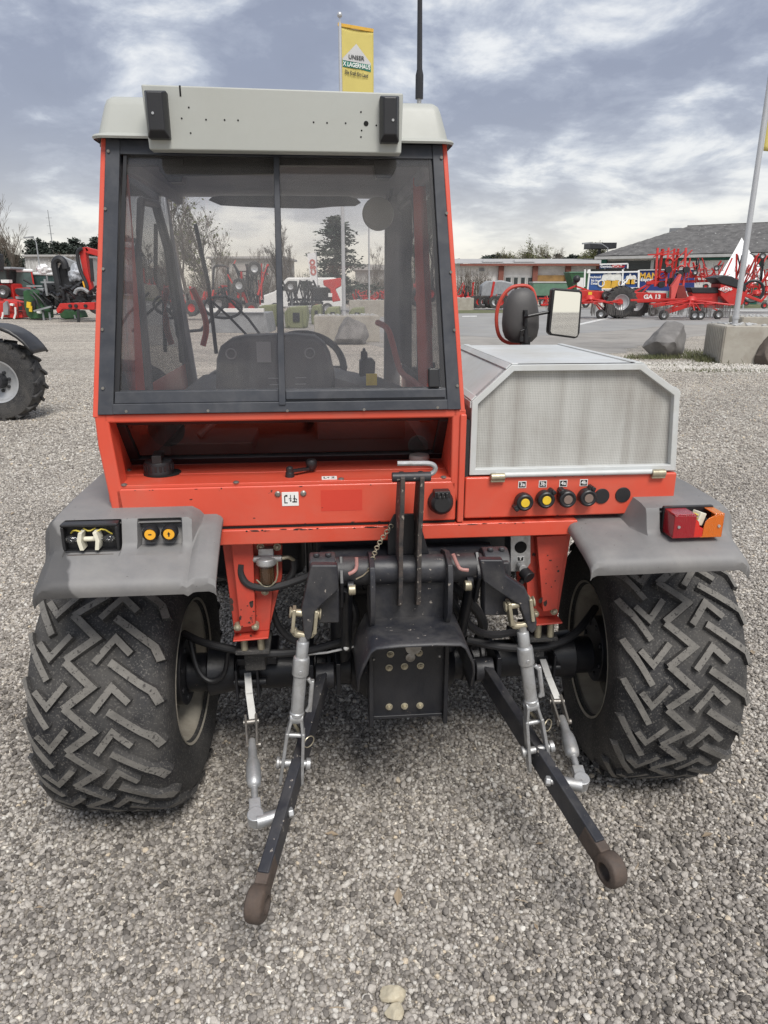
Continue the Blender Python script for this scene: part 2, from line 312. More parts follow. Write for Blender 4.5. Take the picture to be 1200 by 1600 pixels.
# ------------------------------------------------------------------ ground
def gravel_sheet():
    m = D.materials.new('gravel_ground'); m.use_nodes = True; t = m.node_tree; b = t.nodes['Principled BSDF']; b.inputs['Roughness'].default_value = .9; b.inputs['Specular IOR Level'].default_value = .25
    co = nn(t, 'ShaderNodeTexCoord').outputs['Object']
    dn = nn(t, 'ShaderNodeTexNoise', Scale=20.0, Detail=2.0); t.links.new(co, dn.inputs['Vector'])
    vc = mixc(t, .03, co, dn.outputs['Color'], 'ADD')
    v = nn(t, 'ShaderNodeTexVoronoi', Scale=58.0); t.links.new(vc, v.inputs['Vector'])
    v2 = nn(t, 'ShaderNodeTexVoronoi', Scale=15.0); t.links.new(vc, v2.inputs['Vector'])
    sp = nn(t, 'ShaderNodeSeparateColor'); t.links.new(v.outputs['Color'], sp.inputs[0])
    sp2 = nn(t, 'ShaderNodeSeparateColor'); t.links.new(v2.outputs['Color'], sp2.inputs[0])
    r = ramp(t, [(0, (.26, .235, .205)), (.35, (.43, .392, .345)), (.7, (.57, .525, .465)), (.92, (.70, .655, .585)), (1, (.78, .74, .67))]); t.links.new(sp.outputs[0], r.inputs[0])
    r2 = ramp(t, [(0, (.78, .78, .78)), (1, (1.22, 1.22, 1.22))]); t.links.new(sp2.outputs[0], r2.inputs[0])
    c = mixc(t, 1.0, r.outputs[0], r2.outputs[0], 'MULTIPLY')
    e = ramp(t, [(.30, 1.0), (.66, .5)]); e.color_ramp.elements[0].position = .35; t.links.new(mth(t, 'MULTIPLY', v.outputs['Distance'], 1.0), e.inputs[0])
    c = mixc(t, 1.0, c, e.outputs[0], 'MULTIPLY')
    ln = nn(t, 'ShaderNodeTexNoise', Scale=.35, Detail=7.0, Roughness=.65, Distortion=.6)
    mp = nn(t, 'ShaderNodeMapping'); mp.inputs['Scale'].default_value = (.35, 1.3, 1); t.links.new(co, mp.inputs[0]); t.links.new(mp.outputs[0], ln.inputs['Vector'])
    lr = ramp(t, [(.3, (.74, .74, .74)), (.7, (1.24, 1.22, 1.18))]); t.links.new(ln.outputs[0], lr.inputs[0])
    c = mixc(t, 1.0, c, lr.outputs[0], 'MULTIPLY'); t.links.new(c, b.inputs['Base Color'])
    bp = nn(t, 'ShaderNodeBump', Strength=.9, Distance=.012); bp.invert = True; t.links.new(v.outputs['Distance'], bp.inputs['Height']); t.links.new(bp.outputs[0], b.inputs['Normal'])
    return m
M['gravel'] = gravel_sheet()
b = MB(); b.add([(-600, -40, 0), (600, -40, 0), (600, 900, 0), (-600, 900, 0)], [(0, 1, 2, 3)]); tag(b.build('ground', 'gravel', ang=0), kind='structure')
M['asphalt'] = pm('old_asphalt', (.27, .268, .262), .88, var=.16, vs=.5, dirt=((.31, .295, .27), .6, .9), chip=((.12, .12, .12), .69, 3), bump=.3, bs=60)
M['asphalt_worn'] = pm('worn_asphalt_edge', (.27, .255, .235), .9, var=.25, vs=.8, dirt=((.33, .31, .28), .8, 2.2), bump=.5, bs=50)
def sheet(name, pts, z, m, jit=0, n=14):
    P = []
    for i, p in enumerate(pts):
        q = pts[(i + 1) % len(pts)]
        for k in range(n): P.append((p[0] + (q[0] - p[0]) * k / n + rng.uniform(-jit, jit), p[1] + (q[1] - p[1]) * k / n + rng.uniform(-jit, jit), z))
    b = MB(); b.add(P, [tuple(range(len(P)))]); return b.build(name, m, ang=0)
tag(sheet('asphalt_apron', [(0.6605, 18.6919, 0), (3.1811, 17.9858, 0), (5.8883, 18.5104, 0), (7.645, 21.1752, 0), (11.2639, 25.6925, 0), (16.8846, 26.3929, 0), (70, 62, 0), (-6, 62, 0), (-8, 40, 0)], .004, 'asphalt_worn', .25), kind='structure')
tag(sheet('asphalt_road', [(0, 27.1318, 0), (4.2827, 24.3956, 0), (8.5523, 27.9124, 0), (13.0871, 32.5849, 0), (21.8455, 34.3016, 0), (75, 58, 0), (-5, 56, 0), (-8, 44, 0)], .008, 'asphalt', .08), kind='structure')
M['line'] = pm('worn_road_paint', (.62, .62, .60), .7, var=.1, vs=3, chip=((.25, .25, .24), .58, 9))
tag(sheet('road_marking', [(8.3928, 32.5849, 0), (13.0518, 42.0227, 0), (18.8444, 42.4767, 0), (18.2599, 41.1429, 0), (12.8284, 40.7165, 0), (8.2084, 31.5315, 0)], .012, 'line', .02), kind='structure')
tag(sheet('road_marking', [(4.5079, 42.4767, 0), (5.4155, 42.9404, 0), (5.2458, 41.5782, 0), (4.3681, 41.1429, 0)], .012, 'line', .02), kind='structure')
tag(sheet('road_marking', [(23.324, 52.6987, 0), (31.0028, 54.1426, 0), (30.184, 52.6987, 0), (22.7238, 51.3291, 0)], .012, 'line', .02), kind='structure')
M['verge'] = pm('grass_verge', (.10, .115, .05), .9, var=.4, vs=3, dirt=((.20, .17, .11), .6, 2))
tag(sheet('grass_verge', [(4.0398, 46.4898, 0), (8.2727, 47.6129, 0), (9.6955, 52.6987, 0), (4.6974, 54.1426, 0)], .013, 'verge', .15), kind='structure')
tag(sheet('grass_verge', [(26.8212, 57.2789, 0), (36.8843, 60.797, 0), (45.1233, 74.4946, 0), (32.3972, 69.2959, 0)], .013, 'verge', .15), kind='structure')

# loose stones: real pebbles over the near ground, thinning with distance
def stone_mesh(i):
    r = random.Random(100 + i); bm = bmesh.new(); bmesh.ops.create_icosphere(bm, subdivisions=2, radius=.5)
    cuts = [(Vector((r.gauss(0, 1), r.gauss(0, 1), r.gauss(0, 1))).normalized(), r.uniform(.30, .44)) for _ in range(7)]
    sc = (r.uniform(.85, 1.25), r.uniform(.75, 1.0), r.uniform(.55, .8))
    for v in bm.verts:
        for nrm, d in cuts:
            k = v.co.dot(nrm)
            if k > d: v.co -= nrm * (k - d) * .85
        v.co = Vector((v.co.x * sc[0], v.co.y * sc[1], v.co.z * sc[2]))
    me = D.meshes.new('stone'); bm.to_mesh(me); bm.free(); me.shade_smooth(); me.set_sharp_from_angle(angle=R(38)); return me
def stone_mat():
    m = D.materials.new('stone'); m.use_nodes = True; t = m.node_tree; b = t.nodes['Principled BSDF']; b.inputs['Roughness'].default_value = .85; b.inputs['Specular IOR Level'].default_value = .3
    at = nn(t, 'ShaderNodeAttribute', attribute_name='rnd', attribute_type='INSTANCER')
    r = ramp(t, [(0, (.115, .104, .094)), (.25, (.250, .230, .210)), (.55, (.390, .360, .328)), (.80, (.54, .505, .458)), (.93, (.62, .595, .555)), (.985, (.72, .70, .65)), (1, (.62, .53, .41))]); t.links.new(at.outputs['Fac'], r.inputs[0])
    co = nn(t, 'ShaderNodeTexCoord').outputs['Object']; n_ = nn(t, 'ShaderNodeTexNoise', Scale=3.5, Detail=8.0, Roughness=.7); t.links.new(co, n_.inputs['Vector'])
    rr_ = ramp(t, [(.3, (.72, .72, .72)), (.7, (1.25, 1.24, 1.22))]); t.links.new(n_.outputs[0], rr_.inputs[0])
    t.links.new(mixc(t, 1.0, r.outputs[0], rr_.outputs[0], 'MULTIPLY'), b.inputs['Base Color'])
    bp = nn(t, 'ShaderNodeBump', Strength=.35, Distance=.1); t.links.new(n_.outputs[0], bp.inputs['Height']); t.links.new(bp.outputs[0], b.inputs['Normal']); return m
M['stone'] = stone_mat()
def instancer(name, pts, rot, scl, idx, rnd, srcs):
    cl_ = D.collections.new(name + '_source')
    for s in srcs: cl_.objects.link(s)
    me = D.meshes.new(name); me.vertices.add(len(pts)); me.vertices.foreach_set('co', np.asarray(pts, 'f').ravel())
    for nm, ty, arr, key in (('rot', 'FLOAT_VECTOR', rot, 'vector'), ('scl', 'FLOAT_VECTOR', scl, 'vector'), ('idx', 'INT', idx, 'value'), ('rnd', 'FLOAT', rnd, 'value')):
        a = me.attributes.new(nm, ty, 'POINT'); a.data.foreach_set(key, np.asarray(arr, 'i' if ty == 'INT' else 'f').ravel())
    o = D.objects.new(name, me); COL.objects.link(o)
    g = D.node_groups.new(name, 'GeometryNodeTree'); g.interface.new_socket('Geometry', in_out='INPUT', socket_type='NodeSocketGeometry'); g.interface.new_socket('Geometry', in_out='OUTPUT', socket_type='NodeSocketGeometry')
    gi = g.nodes.new('NodeGroupInput'); go = g.nodes.new('NodeGroupOutput'); ip = g.nodes.new('GeometryNodeInstanceOnPoints'); ci = g.nodes.new('GeometryNodeCollectionInfo'); e2r = g.nodes.new('FunctionNodeEulerToRotation'); m2p = g.nodes.new('GeometryNodeMeshToPoints')
    ci.inputs[0].default_value = cl_; ci.inputs['Separate Children'].default_value = True; ci.inputs['Reset Children'].default_value = True
    def na(n_, ty):
        x = g.nodes.new('GeometryNodeInputNamedAttribute'); x.data_type = ty; x.inputs[0].default_value = n_; return x.outputs[0]
    L_ = g.links.new; L_(gi.outputs[0], m2p.inputs[0]); L_(m2p.outputs[0], ip.inputs['Points']); L_(ci.outputs[0], ip.inputs['Instance']); ip.inputs['Pick Instance'].default_value = True
    L_(na('idx', 'INT'), ip.inputs['Instance Index']); L_(na('rot', 'FLOAT_VECTOR'), e2r.inputs[0]); L_(e2r.outputs[0], ip.inputs['Rotation']); L_(na('scl', 'FLOAT_VECTOR'), ip.inputs['Scale']); L_(ip.outputs[0], go.inputs[0])
    md = o.modifiers.new('scatter', 'NODES'); md.node_group = g; return o
def scatter_stones():
    g = np.random.default_rng(3); A = []
    def layer(y0, y1, half, n, s0, s1, zk):
        y = g.uniform(y0, y1, n); x = g.uniform(-1, 1, n) * (half[0] + (y - y0) / (y1 - y0) * (half[1] - half[0])); s = g.uniform(0, 1, n) ** 2.2 * (s1 - s0) + s0
        A.append(np.stack([x, y, s * zk * g.uniform(.4, 1.2, n), s], 1))
    layer(.85, 3.2, (1.25, 2.3), 130000, .007, .0185, .22)
    layer(.85, 3.2, (1.25, 2.3), 17000, .012, .026, .36)
    layer(3.2, 6.5, (2.3, 4.1), 130000, .009, .023, .25)
    layer(6.5, 14, (4.1, 8.6), 70000, .014, .032, .3)
    # pale pebbles washed up round the planters and the boulder
    y = g.normal(15.3, .55, 5200); x = g.uniform(5.0, 10.5, 5200); s = g.uniform(.02, .05, 5200); A.append(np.stack([x, y + (x - 7.5) * -.12, s * .3, s], 1))
    a = np.concatenate(A); n = len(a); pale = np.arange(n) >= n - 5200
    keep = np.ones(n, bool)
    a = a[keep]; n = len(a)
    rot = g.uniform(0, 6.28, (n, 3)); rot[:, :2] = g.normal(0, .5, (n, 2)); scl = np.repeat(a[:, 3:4], 3, 1)
    src = []
    for i in range(12):
        me = stone_mesh(i); me.materials.append(M['stone']); src.append(D.objects.new('stone', me))
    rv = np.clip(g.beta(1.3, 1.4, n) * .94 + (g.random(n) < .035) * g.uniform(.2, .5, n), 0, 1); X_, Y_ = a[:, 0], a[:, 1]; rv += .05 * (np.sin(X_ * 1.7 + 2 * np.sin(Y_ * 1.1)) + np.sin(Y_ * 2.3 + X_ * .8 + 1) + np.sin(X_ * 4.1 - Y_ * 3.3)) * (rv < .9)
    rv = np.clip(rv, 0, 1); rv += np.clip((a[:, 1] - 3.5) / 6, 0, 1) * .20 * (rv < .85); rv[pale] = g.uniform(.8, .99, pale.sum())  # far stones coloured paler, standing in for bright tops at a grazing view
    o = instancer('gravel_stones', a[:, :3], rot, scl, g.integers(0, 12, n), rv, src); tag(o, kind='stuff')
scatter_stones()
def debris():
    r = random.Random(8); b = MB()
    for _ in range(150):
        y = r.uniform(1.0, 7); x = r.uniform(-1, 1) * (1.1 + y * .45); a = r.uniform(0, PI); L_ = r.uniform(.015, .06); d = Vector((math.cos(a), math.sin(a), r.uniform(-.1, .15))) * L_ / 2; c = Vector((x, y, .014))
        if r.random() < .8: b.tube([c - d, c + Vector((r.gauss(0, .004), 0, .003)), c + d], [.0012, .0018, .001], 4)
        else:
            e = Vector((-d.y, d.x, .004)).normalized() * L_ * .22; b.add([c - d, c + e, c + d, c - e + Vector((0, 0, .006))], [(0, 1, 2, 3)])
    tag(b.build('straw_litter', 'straw', ang=0), kind='stuff')
M['straw'] = pm('dry_straw', (.30, .235, .165), .9, var=.35, vs=3)
debris()
# ------------------------------------------------------------------ far setting: halls, trees, poles
M['wall_white'] = pm('weathered_white_wall', (.78, .765, .735), .8, var=.08, vs=.4, dirt=((.36, .33, .30), .6, .5))
M['roof_grey'] = pm('fibre_cement_roof', (.095, .092, .09), .9, var=.35, vs=1.2, dirt=((.21, .205, .20), .75, 1.6), chip=((.30, .30, .29), .64, 2.2), bump=.3, bs=10)
M['roof_pale'] = pm('pale_sheet_roof', (.36, .355, .345), .8, var=.12, vs=.5, dirt=((.46, .44, .43), .5, .7))
M['redbrown'] = pm('red_brown_steel', (.20, .07, .05), .7, var=.15, vs=2)
M['green_trim'] = pm('dark_green_trim', (.02, .12, .09), .6, var=.15, vs=2)
M['dark_glass'] = pm('dark_window_band', (.035, .042, .042), .25, var=.2, vs=.6)
M['gutter'] = pm('pale_gutter', (.45, .45, .44), .6, var=.1, vs=2)
M['timber'] = pm('ochre_timber_wall', (.30, .18, .065), .8, var=.25, vs=1.5)
M['blue'] = pm('blue_tarp', (.022, .075, .25), .5, var=.15, vs=2)
M['blue_dark'] = pm('dark_blue_tarp', (.016, .035, .16), .5, var=.15, vs=2)
M['gold'] = pm('gold_print', (.62, .36, .04), .6, var=.15, vs=6)
M['foam'] = pm('white_foam_print', (.66, .66, .62), .6, var=.15, vs=8)
M['green'] = pm('green_machine_paint', (.025, .13, .035), .5, var=.2, vs=3)
M['green_pale'] = pm('faded_green_paint', (.12, .22, .15), .6, var=.15, vs=2)
M['olive'] = pm('olive_bucket_paint', (.23, .25, .13), .65, var=.2, vs=1.5, dirt=((.12, .11, .08), .5, 3))
M['mred'] = pm('machine_red', (.52, .022, .018), .42, var=.14, vs=2, dirt=((.30, .06, .05), .5, 4))
M['mpink'] = pm('sun_faded_red', (.62, .10, .09), .45, var=.12, vs=2)
M['mblack'] = pm('machine_black', (.022, .023, .026), .5, var=.3, vs=3)
M['mgrey'] = pm('machine_grey', (.26, .27, .28), .5, var=.2, vs=3)
M['tine'] = pm('tine_steel', (.20, .19, .18), .5, metal=.5, var=.2, vs=5)
M['mrim'] = pm('silver_rim', (.46, .47, .48), .45, metal=.4, var=.1, vs=5)
M['wrap'] = pm('grey_plastic_wrap', (.40, .42, .45), .35, var=.25, vs=3)
M['tent'] = pm('white_tent_fabric', (.80, .80, .80), .7, var=.04, vs=1)
M['concrete'] = pm('cast_concrete', (.40, .375, .325), .85, var=.1, vs=1.5, dirt=((.26, .23, .19), .7, 2.5), bump=.2, bs=40)
M['pole'] = pm('aluminium_pole', (.52, .53, .55), .42, metal=.5, var=.06, vs=2)
M['rock'] = pm('grey_boulder', (.17, .162, .155), .9, var=.3, vs=3, dirt=((.27, .26, .25), .7, 2), bump=.5, bs=25)
M['rock_brown'] = pm('brown_boulder', (.105, .085, .072), .9, var=.35, vs=4, dirt=((.19, .16, .14), .7, 3), bump=.6, bs=25)
M['pale_stone'] = pm('pale_stone', (.50, .45, .34), .85, var=.2, vs=30, dirt=((.33, .27, .18), .6, 40), bump=.4, bs=90)
M['bark'] = pm('bark', (.12, .105, .09), .95, var=.3, vs=6)
M['bark_pale'] = pm('pale_bark', (.26, .245, .22), .95, var=.3, vs=6)
M['twig'] = pm('brown_twigs', (.13, .11, .09), .95, var=.3, vs=3)
M['leaf'] = pm('spring_leaf', (.105, .115, .035), .8, var=.4, vs=1.5)
M['needle'] = pm('conifer_needles', (.030, .046, .030), .85, var=.5, vs=.9)
M['needle_far'] = pm('distant_conifer', (.040, .052, .042), .9, var=.35, vs=.3)
M['flag'] = pm('yellow_flag', (.56, .47, .14), .75, var=.06, vs=1.5)
M['flag_grey'] = pm('flag_grey_print', (.50, .50, .50), .75, var=.04, vs=2)
M['flag_green'] = pm('flag_green_print', (.03, .20, .15), .75, var=.06, vs=2)
M['beige_wall'] = pm('beige_hall', (.38, .37, .35), .8, var=.1, vs=.3)

def bldg_hall():
    h = empty('storage_hall', (0, 0, 0), 0, 'long white hall with a grey corrugated roof and dark green posts', 'hall')
    # eave line runs from the left corner towards the camera on the right
    A = Vector(((22.5229, 78, 4.4994)[0], 78, 0)); Bp = Vector(((40.6878, 66, 5.2159)[0], 66, 0)); d = (Bp - A).normalized(); nrm = Vector((-d.y, d.x, 0)); Lw = (Bp - A).length; e = (22.5229, 78, 4.4994)[2] + .1
    ang = math.atan2(d.y, d.x)
    def P(u, v, z): return A + d * u + nrm * v + Vector((0, 0, z))
    def pbox(b, u0, u1, v0, v1, z0, z1): b.obx(P((u0 + u1) / 2, (v0 + v1) / 2, (z0 + z1) / 2), (u1 - u0, v1 - v0, z1 - z0), (0, 0, ang))
    b = MB(); pbox(b, 0, Lw, .3, 18, 0, e - .05); b.build('wall', 'wall_white', h, ang=0)
    hr = 3.2; ru = 6.5
    b = MB(); b.add([P(-.5, -.6, e), P(Lw + 1, -.6, e), P(Lw + 1, 9, e + hr), P(ru, 9, e + hr)], [(0, 1, 2, 3)]); b.add([P(-.5, -.6, e), P(ru, 9, e + hr), P(-.5, 18.6, e)], [(0, 1, 2)]); b.add([P(ru, 9, e + hr), P(Lw + 1, 9, e + hr), P(Lw + 1, 18.6, e), P(-.5, 18.6, e)], [(0, 1, 2, 3)])
    # corrugation courses as low steps up the slope
    for k in range(11):
        t0 = k / 11; z0 = e + hr * t0 + .03; v0 = -.6 + 9.6 * t0; u0 = -.5 + (ru + .5) * t0
        b.add([P(u0, v0, z0), P(Lw + 1, v0, z0), P(Lw + 1, v0 + .9, z0 + .33), P(u0 + .6, v0 + .9, z0 + .33)], [(0, 1, 2, 3)])
    b.build('roof', 'roof_grey', h, ang=0)
    b = MB(); pbox(b, ru - .3, Lw, 8.9, 9.1, e + hr - .05, e + hr + .08); b.build('ridge_cap', 'roof_grey', h, ang=0)
    b = MB(); pbox(b, -.5, Lw + 1, -.75, -.5, e - .32, e - .05); b.build('gutter', 'gutter', h, ang=0)
    b = MB(); pbox(b, 4.6, 5.8, 8, 9.4, e + hr - 1.2, e + hr - .2); b.build('roof_vent', 'mgrey', h, ang=0)
    b = MB(); pbox(b, .3, 6.6, .18, .32, e - 2.6, e - .5); b.build('window_band', 'dark_glass', h, ang=0)
    b = MB(); pbox(b, 5.0, 5.3, .05, .2, e - 2.6, e - .4); b.build('downpipe', 'gutter', h, ang=0)
    for u in (0, 7.0, 14.5, 22, 29.5, 37):
        b = MB(); pbox(b, u, u + .55, .0, .32, 0, e - .3); b.build('post', 'green_trim', h, ang=0)
    b = MB(); pbox(b, 6, Lw, .0, .25, e - .55, e - .35); b.build('wall_plate', 'green_trim', h, ang=0)
    for u in (7.7, 15.2, 22.7, 30.2):
        b = MB(); pbox(b, u, u + 6.6, .1, .29, .4, e - .6)
        b.build('wall_panel', 'wall_white', h, ang=0)
bldg_hall()
def bldg_low():
    h = empty('low_warehouse', (0, 0, 0), 0, 'low white warehouse with red-brown steel posts and a pale flat roof', 'warehouse')
    x0, x1 = (6.4255, 84, 4.5169)[0], (24.6311, 84, 4.5169)[0]; e = (14.3047, 84, 4.045)[2]; tz = (15.2831, 90, 5.0098)[2]
    MB().bx(x0, x1 + 3, 84, 100, 0, e).build('wall', 'wall_white', h, ang=0)
    b = MB(); b.add([(x0 - 1, 83.2, e), (x1 + 3, 83.2, e), (x1 + 3, 100, tz + .1), (x0 - 1, 100, tz + .1)], [(0, 1, 2, 3)]); b.build('roof', 'roof_pale', h, ang=0)
    MB().bx(x0 + 2, x1 + 3, 83.1, 83.4, e - .25, e - .03).build('fascia', 'redbrown', h, ang=0)
    for px in (782, 835, 886):
        pass
    for x in ((13.0781, 84, 2.8236)[0], (16.8865, 84, 2.8236)[0], (20.5512, 84, 2.8236)[0], (24.0004, 84, 2.8236)[0]): MB().bx(x - .28, x + .28, 83.5, 83.95, 0, e - .2).build('post', 'redbrown', h, ang=0)
    for x in ((12.4908, 84, 4.5842)[0], (16.131, 84, 4.5842)[0]):
        b = MB(); b.add([(x - 1.2, 86, e + .25), (x + 1.2, 86, e + .25), (x + .8, 88, e + .6), (x - .8, 88, e + .6), (x - 1.2, 90, e + .2), (x + 1.2, 90, e + .2)], [(0, 1, 2, 3), (3, 2, 5, 4), (0, 3, 4), (1, 5, 2)]); b.build('roof_light', 'roof_pale', h, ang=0)
    for a, c in ((788, 800), (803, 811), (814, 822), (825, 832)): pass
    for xa, xc in (((13.5443, 84, 2.1401)[0], (14.3368, 84, 2.1401)[0]), ((14.4809, 84, 2.1401)[0], (15.1293, 84, 2.1401)[0]), ((15.2734, 84, 2.1401)[0], (15.9218, 84, 2.1401)[0]), ((16.0659, 84, 2.1401)[0], (16.7143, 84, 2.1401)[0])):
        f = MB().bx(xa, xc, 83.85, 84, .4, (14.379, 84, 2.6872)[2]).build('window', 'gutter', h, ang=0); MB().bx(xa + .12, xc - .12, 83.8, 83.86, .5, (14.379, 84, 2.6872)[2] - .12).build('pane', 'dark_glass', f, ang=0)
    MB().bx((17.0745, 84, 2.1401)[0], (23.7746, 84, 2.1401)[0], 83.8, 83.98, 0, (20.1201, 84, 2.8236)[2]).build('timber_wall', 'timber', h, ang=0)
    MB().bx((10.6626, 84, 2.1401)[0], (11.2389, 84, 2.1401)[0], 83.85, 84, (10.7619, 84, 3.232)[2], (10.748, 84, 3.5713)[2]).build('wall_lamp', 'mgrey', h)
bldg_low()
o = MB(); o.bx((-45.3197, 95, 5.2723)[0], (-38.7072, 95, 5.2723)[0], 95, 110, 0, (-41.9436, 95, 5.1964)[2]); o.bx((-45.4809, 95, 5.2723)[0], (-38.5459, 95, 5.2723)[0], 94.6, 110.5, (-41.9436, 95, 5.1964)[2], (-41.9112, 95, 5.4241)[2]); tag(o.build('far_building', 'roof_pale', ang=0), 'low pale building behind white bushes and left machines', 'building')
def far_hall(name, label, a, c, top, eave, Y, m):
    h = empty(name, (0, 0, 0), 0, label, 'hall'); MB().bx(a, c, Y, Y + 15, 0, eave).build('wall', m, h, ang=0)
    MB().prism([(a - .5, eave), (c + .5, eave), (c + .5, eave + .3), (a - .5, top)], 'y', Y - .5, Y + 15).build('roof', 'roof_pale', h, ang=0)
far_hall('beige_hall', 'beige hall seen through the windscreen beside the dark pine', (-3.6476, 95, 3.7463)[0], (7.2951, 95, 3.7463)[0], (-3.2356, 95, 4.3586)[2], (-3.244, 95, 3.5928)[2], 95, 'beige_wall')
far_hall('pale_hall', 'pale distant hall behind the bare trees at the window divider', (-24.1892, 105, 3.9669)[0], (-14.3343, 105, 3.9669)[0], (-17.8303, 105, 5.5697)[2], (-17.844, 105, 5.3177)[2], 105, 'beige_wall')

# --- trees
def bare_tree(label, base, h, seed, lean=0, spread=.5, r0=None, twig='twig', bark='bark', leaves=0, dens=1.0, group=None, up=.25, first=.22, name='bare_tree'):
    r = random.Random(seed); t = empty(name, base, 0, label, 'tree', group); r0 = r0 or h * .016
    tr = MB(); cr = MB(); lf = MB()
    def grow(p, d, L, rad, dep, mb):
        n = 4 if dep < 2 else 3; pts = [p]; rs = [rad]
        for i in range(n):
            d = (d + Vector((r.gauss(0, .10), r.gauss(0, .10), r.gauss(0, .06) + up * .22 * (dep > 0)))).normalized(); p = p + d * L / n; pts.append(p); rs.append(max(.006, rad * (1 - .62 * (i + 1) / n)))
        mb.tube(pts, rs, 6 if dep == 0 else (4 if dep == 1 else 3), cap=False)
        if dep >= 4: 
            return
        k = int((9, 6, 5, 4)[min(dep, 3)] * dens + r.random())
        for j in range(k):
            tt = r.uniform(first if dep == 0 else .2, 1.0); i = min(n - 1, int(tt * n)); q = pts[i].lerp(pts[i + 1], tt * n - i); az = r.uniform(0, 2 * PI); sp = r.uniform(.45, 1.0) * (spread if dep == 0 else .62)
            a, u, w = MB()._fr(d); nd = (d * math.cos(sp) + (u * math.cos(az) + w * math.sin(az)) * math.sin(sp)).normalized()
            grow(q, nd, L * r.uniform(.38, .62) * (1.15 - .5 * tt if dep == 0 else 1), rs[i] * .55, dep + 1, cr)
        if leaves and dep >= 3:
            for _ in range(leaves):
                c = pts[-1] + Vector((r.gauss(0, .22), r.gauss(0, .22), r.gauss(0, .2))); s = r.uniform(.05, .13); a = Vector((r.gauss(0, 1), r.gauss(0, 1), r.gauss(0, 1))).normalized() * s; e = a.cross(Vector((r.gauss(0, 1), r.gauss(0, 1), r.gauss(0, 1)))).normalized() * s * .6; lf.add([c - a, c + e, c + a, c - e], [(0, 1, 2, 3)])
    grow(Vector((0, 0, 0)), Vector((lean, 0, 1)).normalized(), h * .72, r0, 0, tr)
    tr.build('trunk', bark, t); cr.build('branches', twig, t, ang=0)
    if leaves: lf.build('leaves', 'leaf', t, ang=0)
    return t
def conifer_meshes(seed, h, w, nb, per, size, pal):
    """ragged conifer: branches of uneven length round the trunk, each with tufts of needles hanging through its depth"""
    r = random.Random(seed); tr = MB().cyl((0, 0, 0), (0, 0, h * .97), h * .012 + .04, .02, 6); cr = MB()
    for i in range(nb):
        t = (i + r.random()) / nb; t = t ** .85; z = h * (.10 + .89 * t); az = r.uniform(0, 2 * PI); d = Vector((math.cos(az), math.sin(az), 0))
        L = (w * (1 - t) ** .75 + w * .06) * r.uniform(.45, 1.15); dr = r.uniform(-.15, .30)
        tr.cyl((0, 0, z), d * L * .85 + Vector((0, 0, z - dr * L)), .025, .008, 3, cap=False)
        for k in range(per):
            s = r.uniform(.1, 1.0); c = d * L * s + Vector((0, 0, z - dr * L * s)) + Vector((r.gauss(0, 1), r.gauss(0, 1), r.gauss(0, .7))) * size * .9
            a = Vector((d.x + r.gauss(0, .8), d.y + r.gauss(0, .8), r.gauss(0, .7))).normalized() * size * r.uniform(.5, 1.2); e = a.cross(Vector((r.gauss(0, 1), r.gauss(0, 1), r.gauss(0, 1)))).normalized() * size * r.uniform(.25, .5)
            cr.add([c - a, c + e, c + a, c - e], [(0, 1, 2, 3)])
    return tr.mesh('trunk', 'bark'), cr.mesh('crown', pal, 0)
def put_tree(ms, loc, sc, label, group=None, name='conifer', rz=0):
    t = empty(name, loc, rz, label, 'tree', group); t.scale = (sc[0], sc[0], sc[1])
    for nm, me in zip(('trunk', 'crown'), ms): o = D.objects.new(nm, me); COL.objects.link(o); o.parent = t
CM = [conifer_meshes(40 + i, 10, 2.2, 95, 12, .34, 'needle_far') for i in range(4)]
for i in range(34):
    px = -30 + i * 6.2 + rng.uniform(-2, 2); d = rng.uniform(120, 150); x = (px - 600) / 1109 * d * .965
    hpx = {0: 66, 1: 62, 2: 58, 3: 60, 4: 56, 5: 60}.get(i // 5, 70) + rng.uniform(-8, 10)
    if 8 <= i <= 14: hpx -= 16
    hh = hpx / 1109 * d * .96 + 1.65
    put_tree(CM[i % 4], (x, d, 0), (hh / 10 * rng.uniform(1.1, 1.6), hh / 10), 'dark conifer of the far wood on the left skyline', 'conifers of the far wood', rz=rng.uniform(0, 6))
for i in range(30):
    px = 705 + i * 9 + rng.uniform(-3, 3); d = rng.uniform(150, 175); hh = (rng.uniform(30, 40) + (8 if 4 < i < 28 else 0)) / 1109 * d * .96 + 1.65
    put_tree(CM[i % 4], ((px - 600) / 1109 * d * .965, d, 0), (hh / 10 * 1.6, hh / 10), 'dark conifer of the low skyline wood behind the warehouse', 'conifers behind the warehouse', rz=rng.uniform(0, 6))
put_tree(conifer_meshes(91, 10, 3.4, 130, 42, .20, 'needle'), (-3.1551, 50, 0.7084)[:2] + (0,), (1.0, (-3.0496, 50, 5.9947)[2] / 10), 'dark ragged pine seen through the windscreen behind the pole', name='pine_tree')
bare_tree('tall bare birch with pale stems at the far left edge', (-24.1441, 48, 2.3206)[:2] + (0,), (-23.2284, 48, 8.0171)[2] * 1.05, 5, 0, .42, bark='bark_pale', up=.6)
bare_tree('slim bare birch beside the tall one at far left', (-25.7113, 52, 2.3765)[:2] + (0,), (-24.9981, 52, 6.8898)[2] * 1.0, 6, .03, .4, bark='bark_pale', up=.6)
bare_tree('bare brown shrub tree before the pale far building', (-30.6189, 70, 2.0584)[:2] + (0,), (-30.133, 70, 5.5427)[2] * .9, 8, 0, .6, r0=.12)
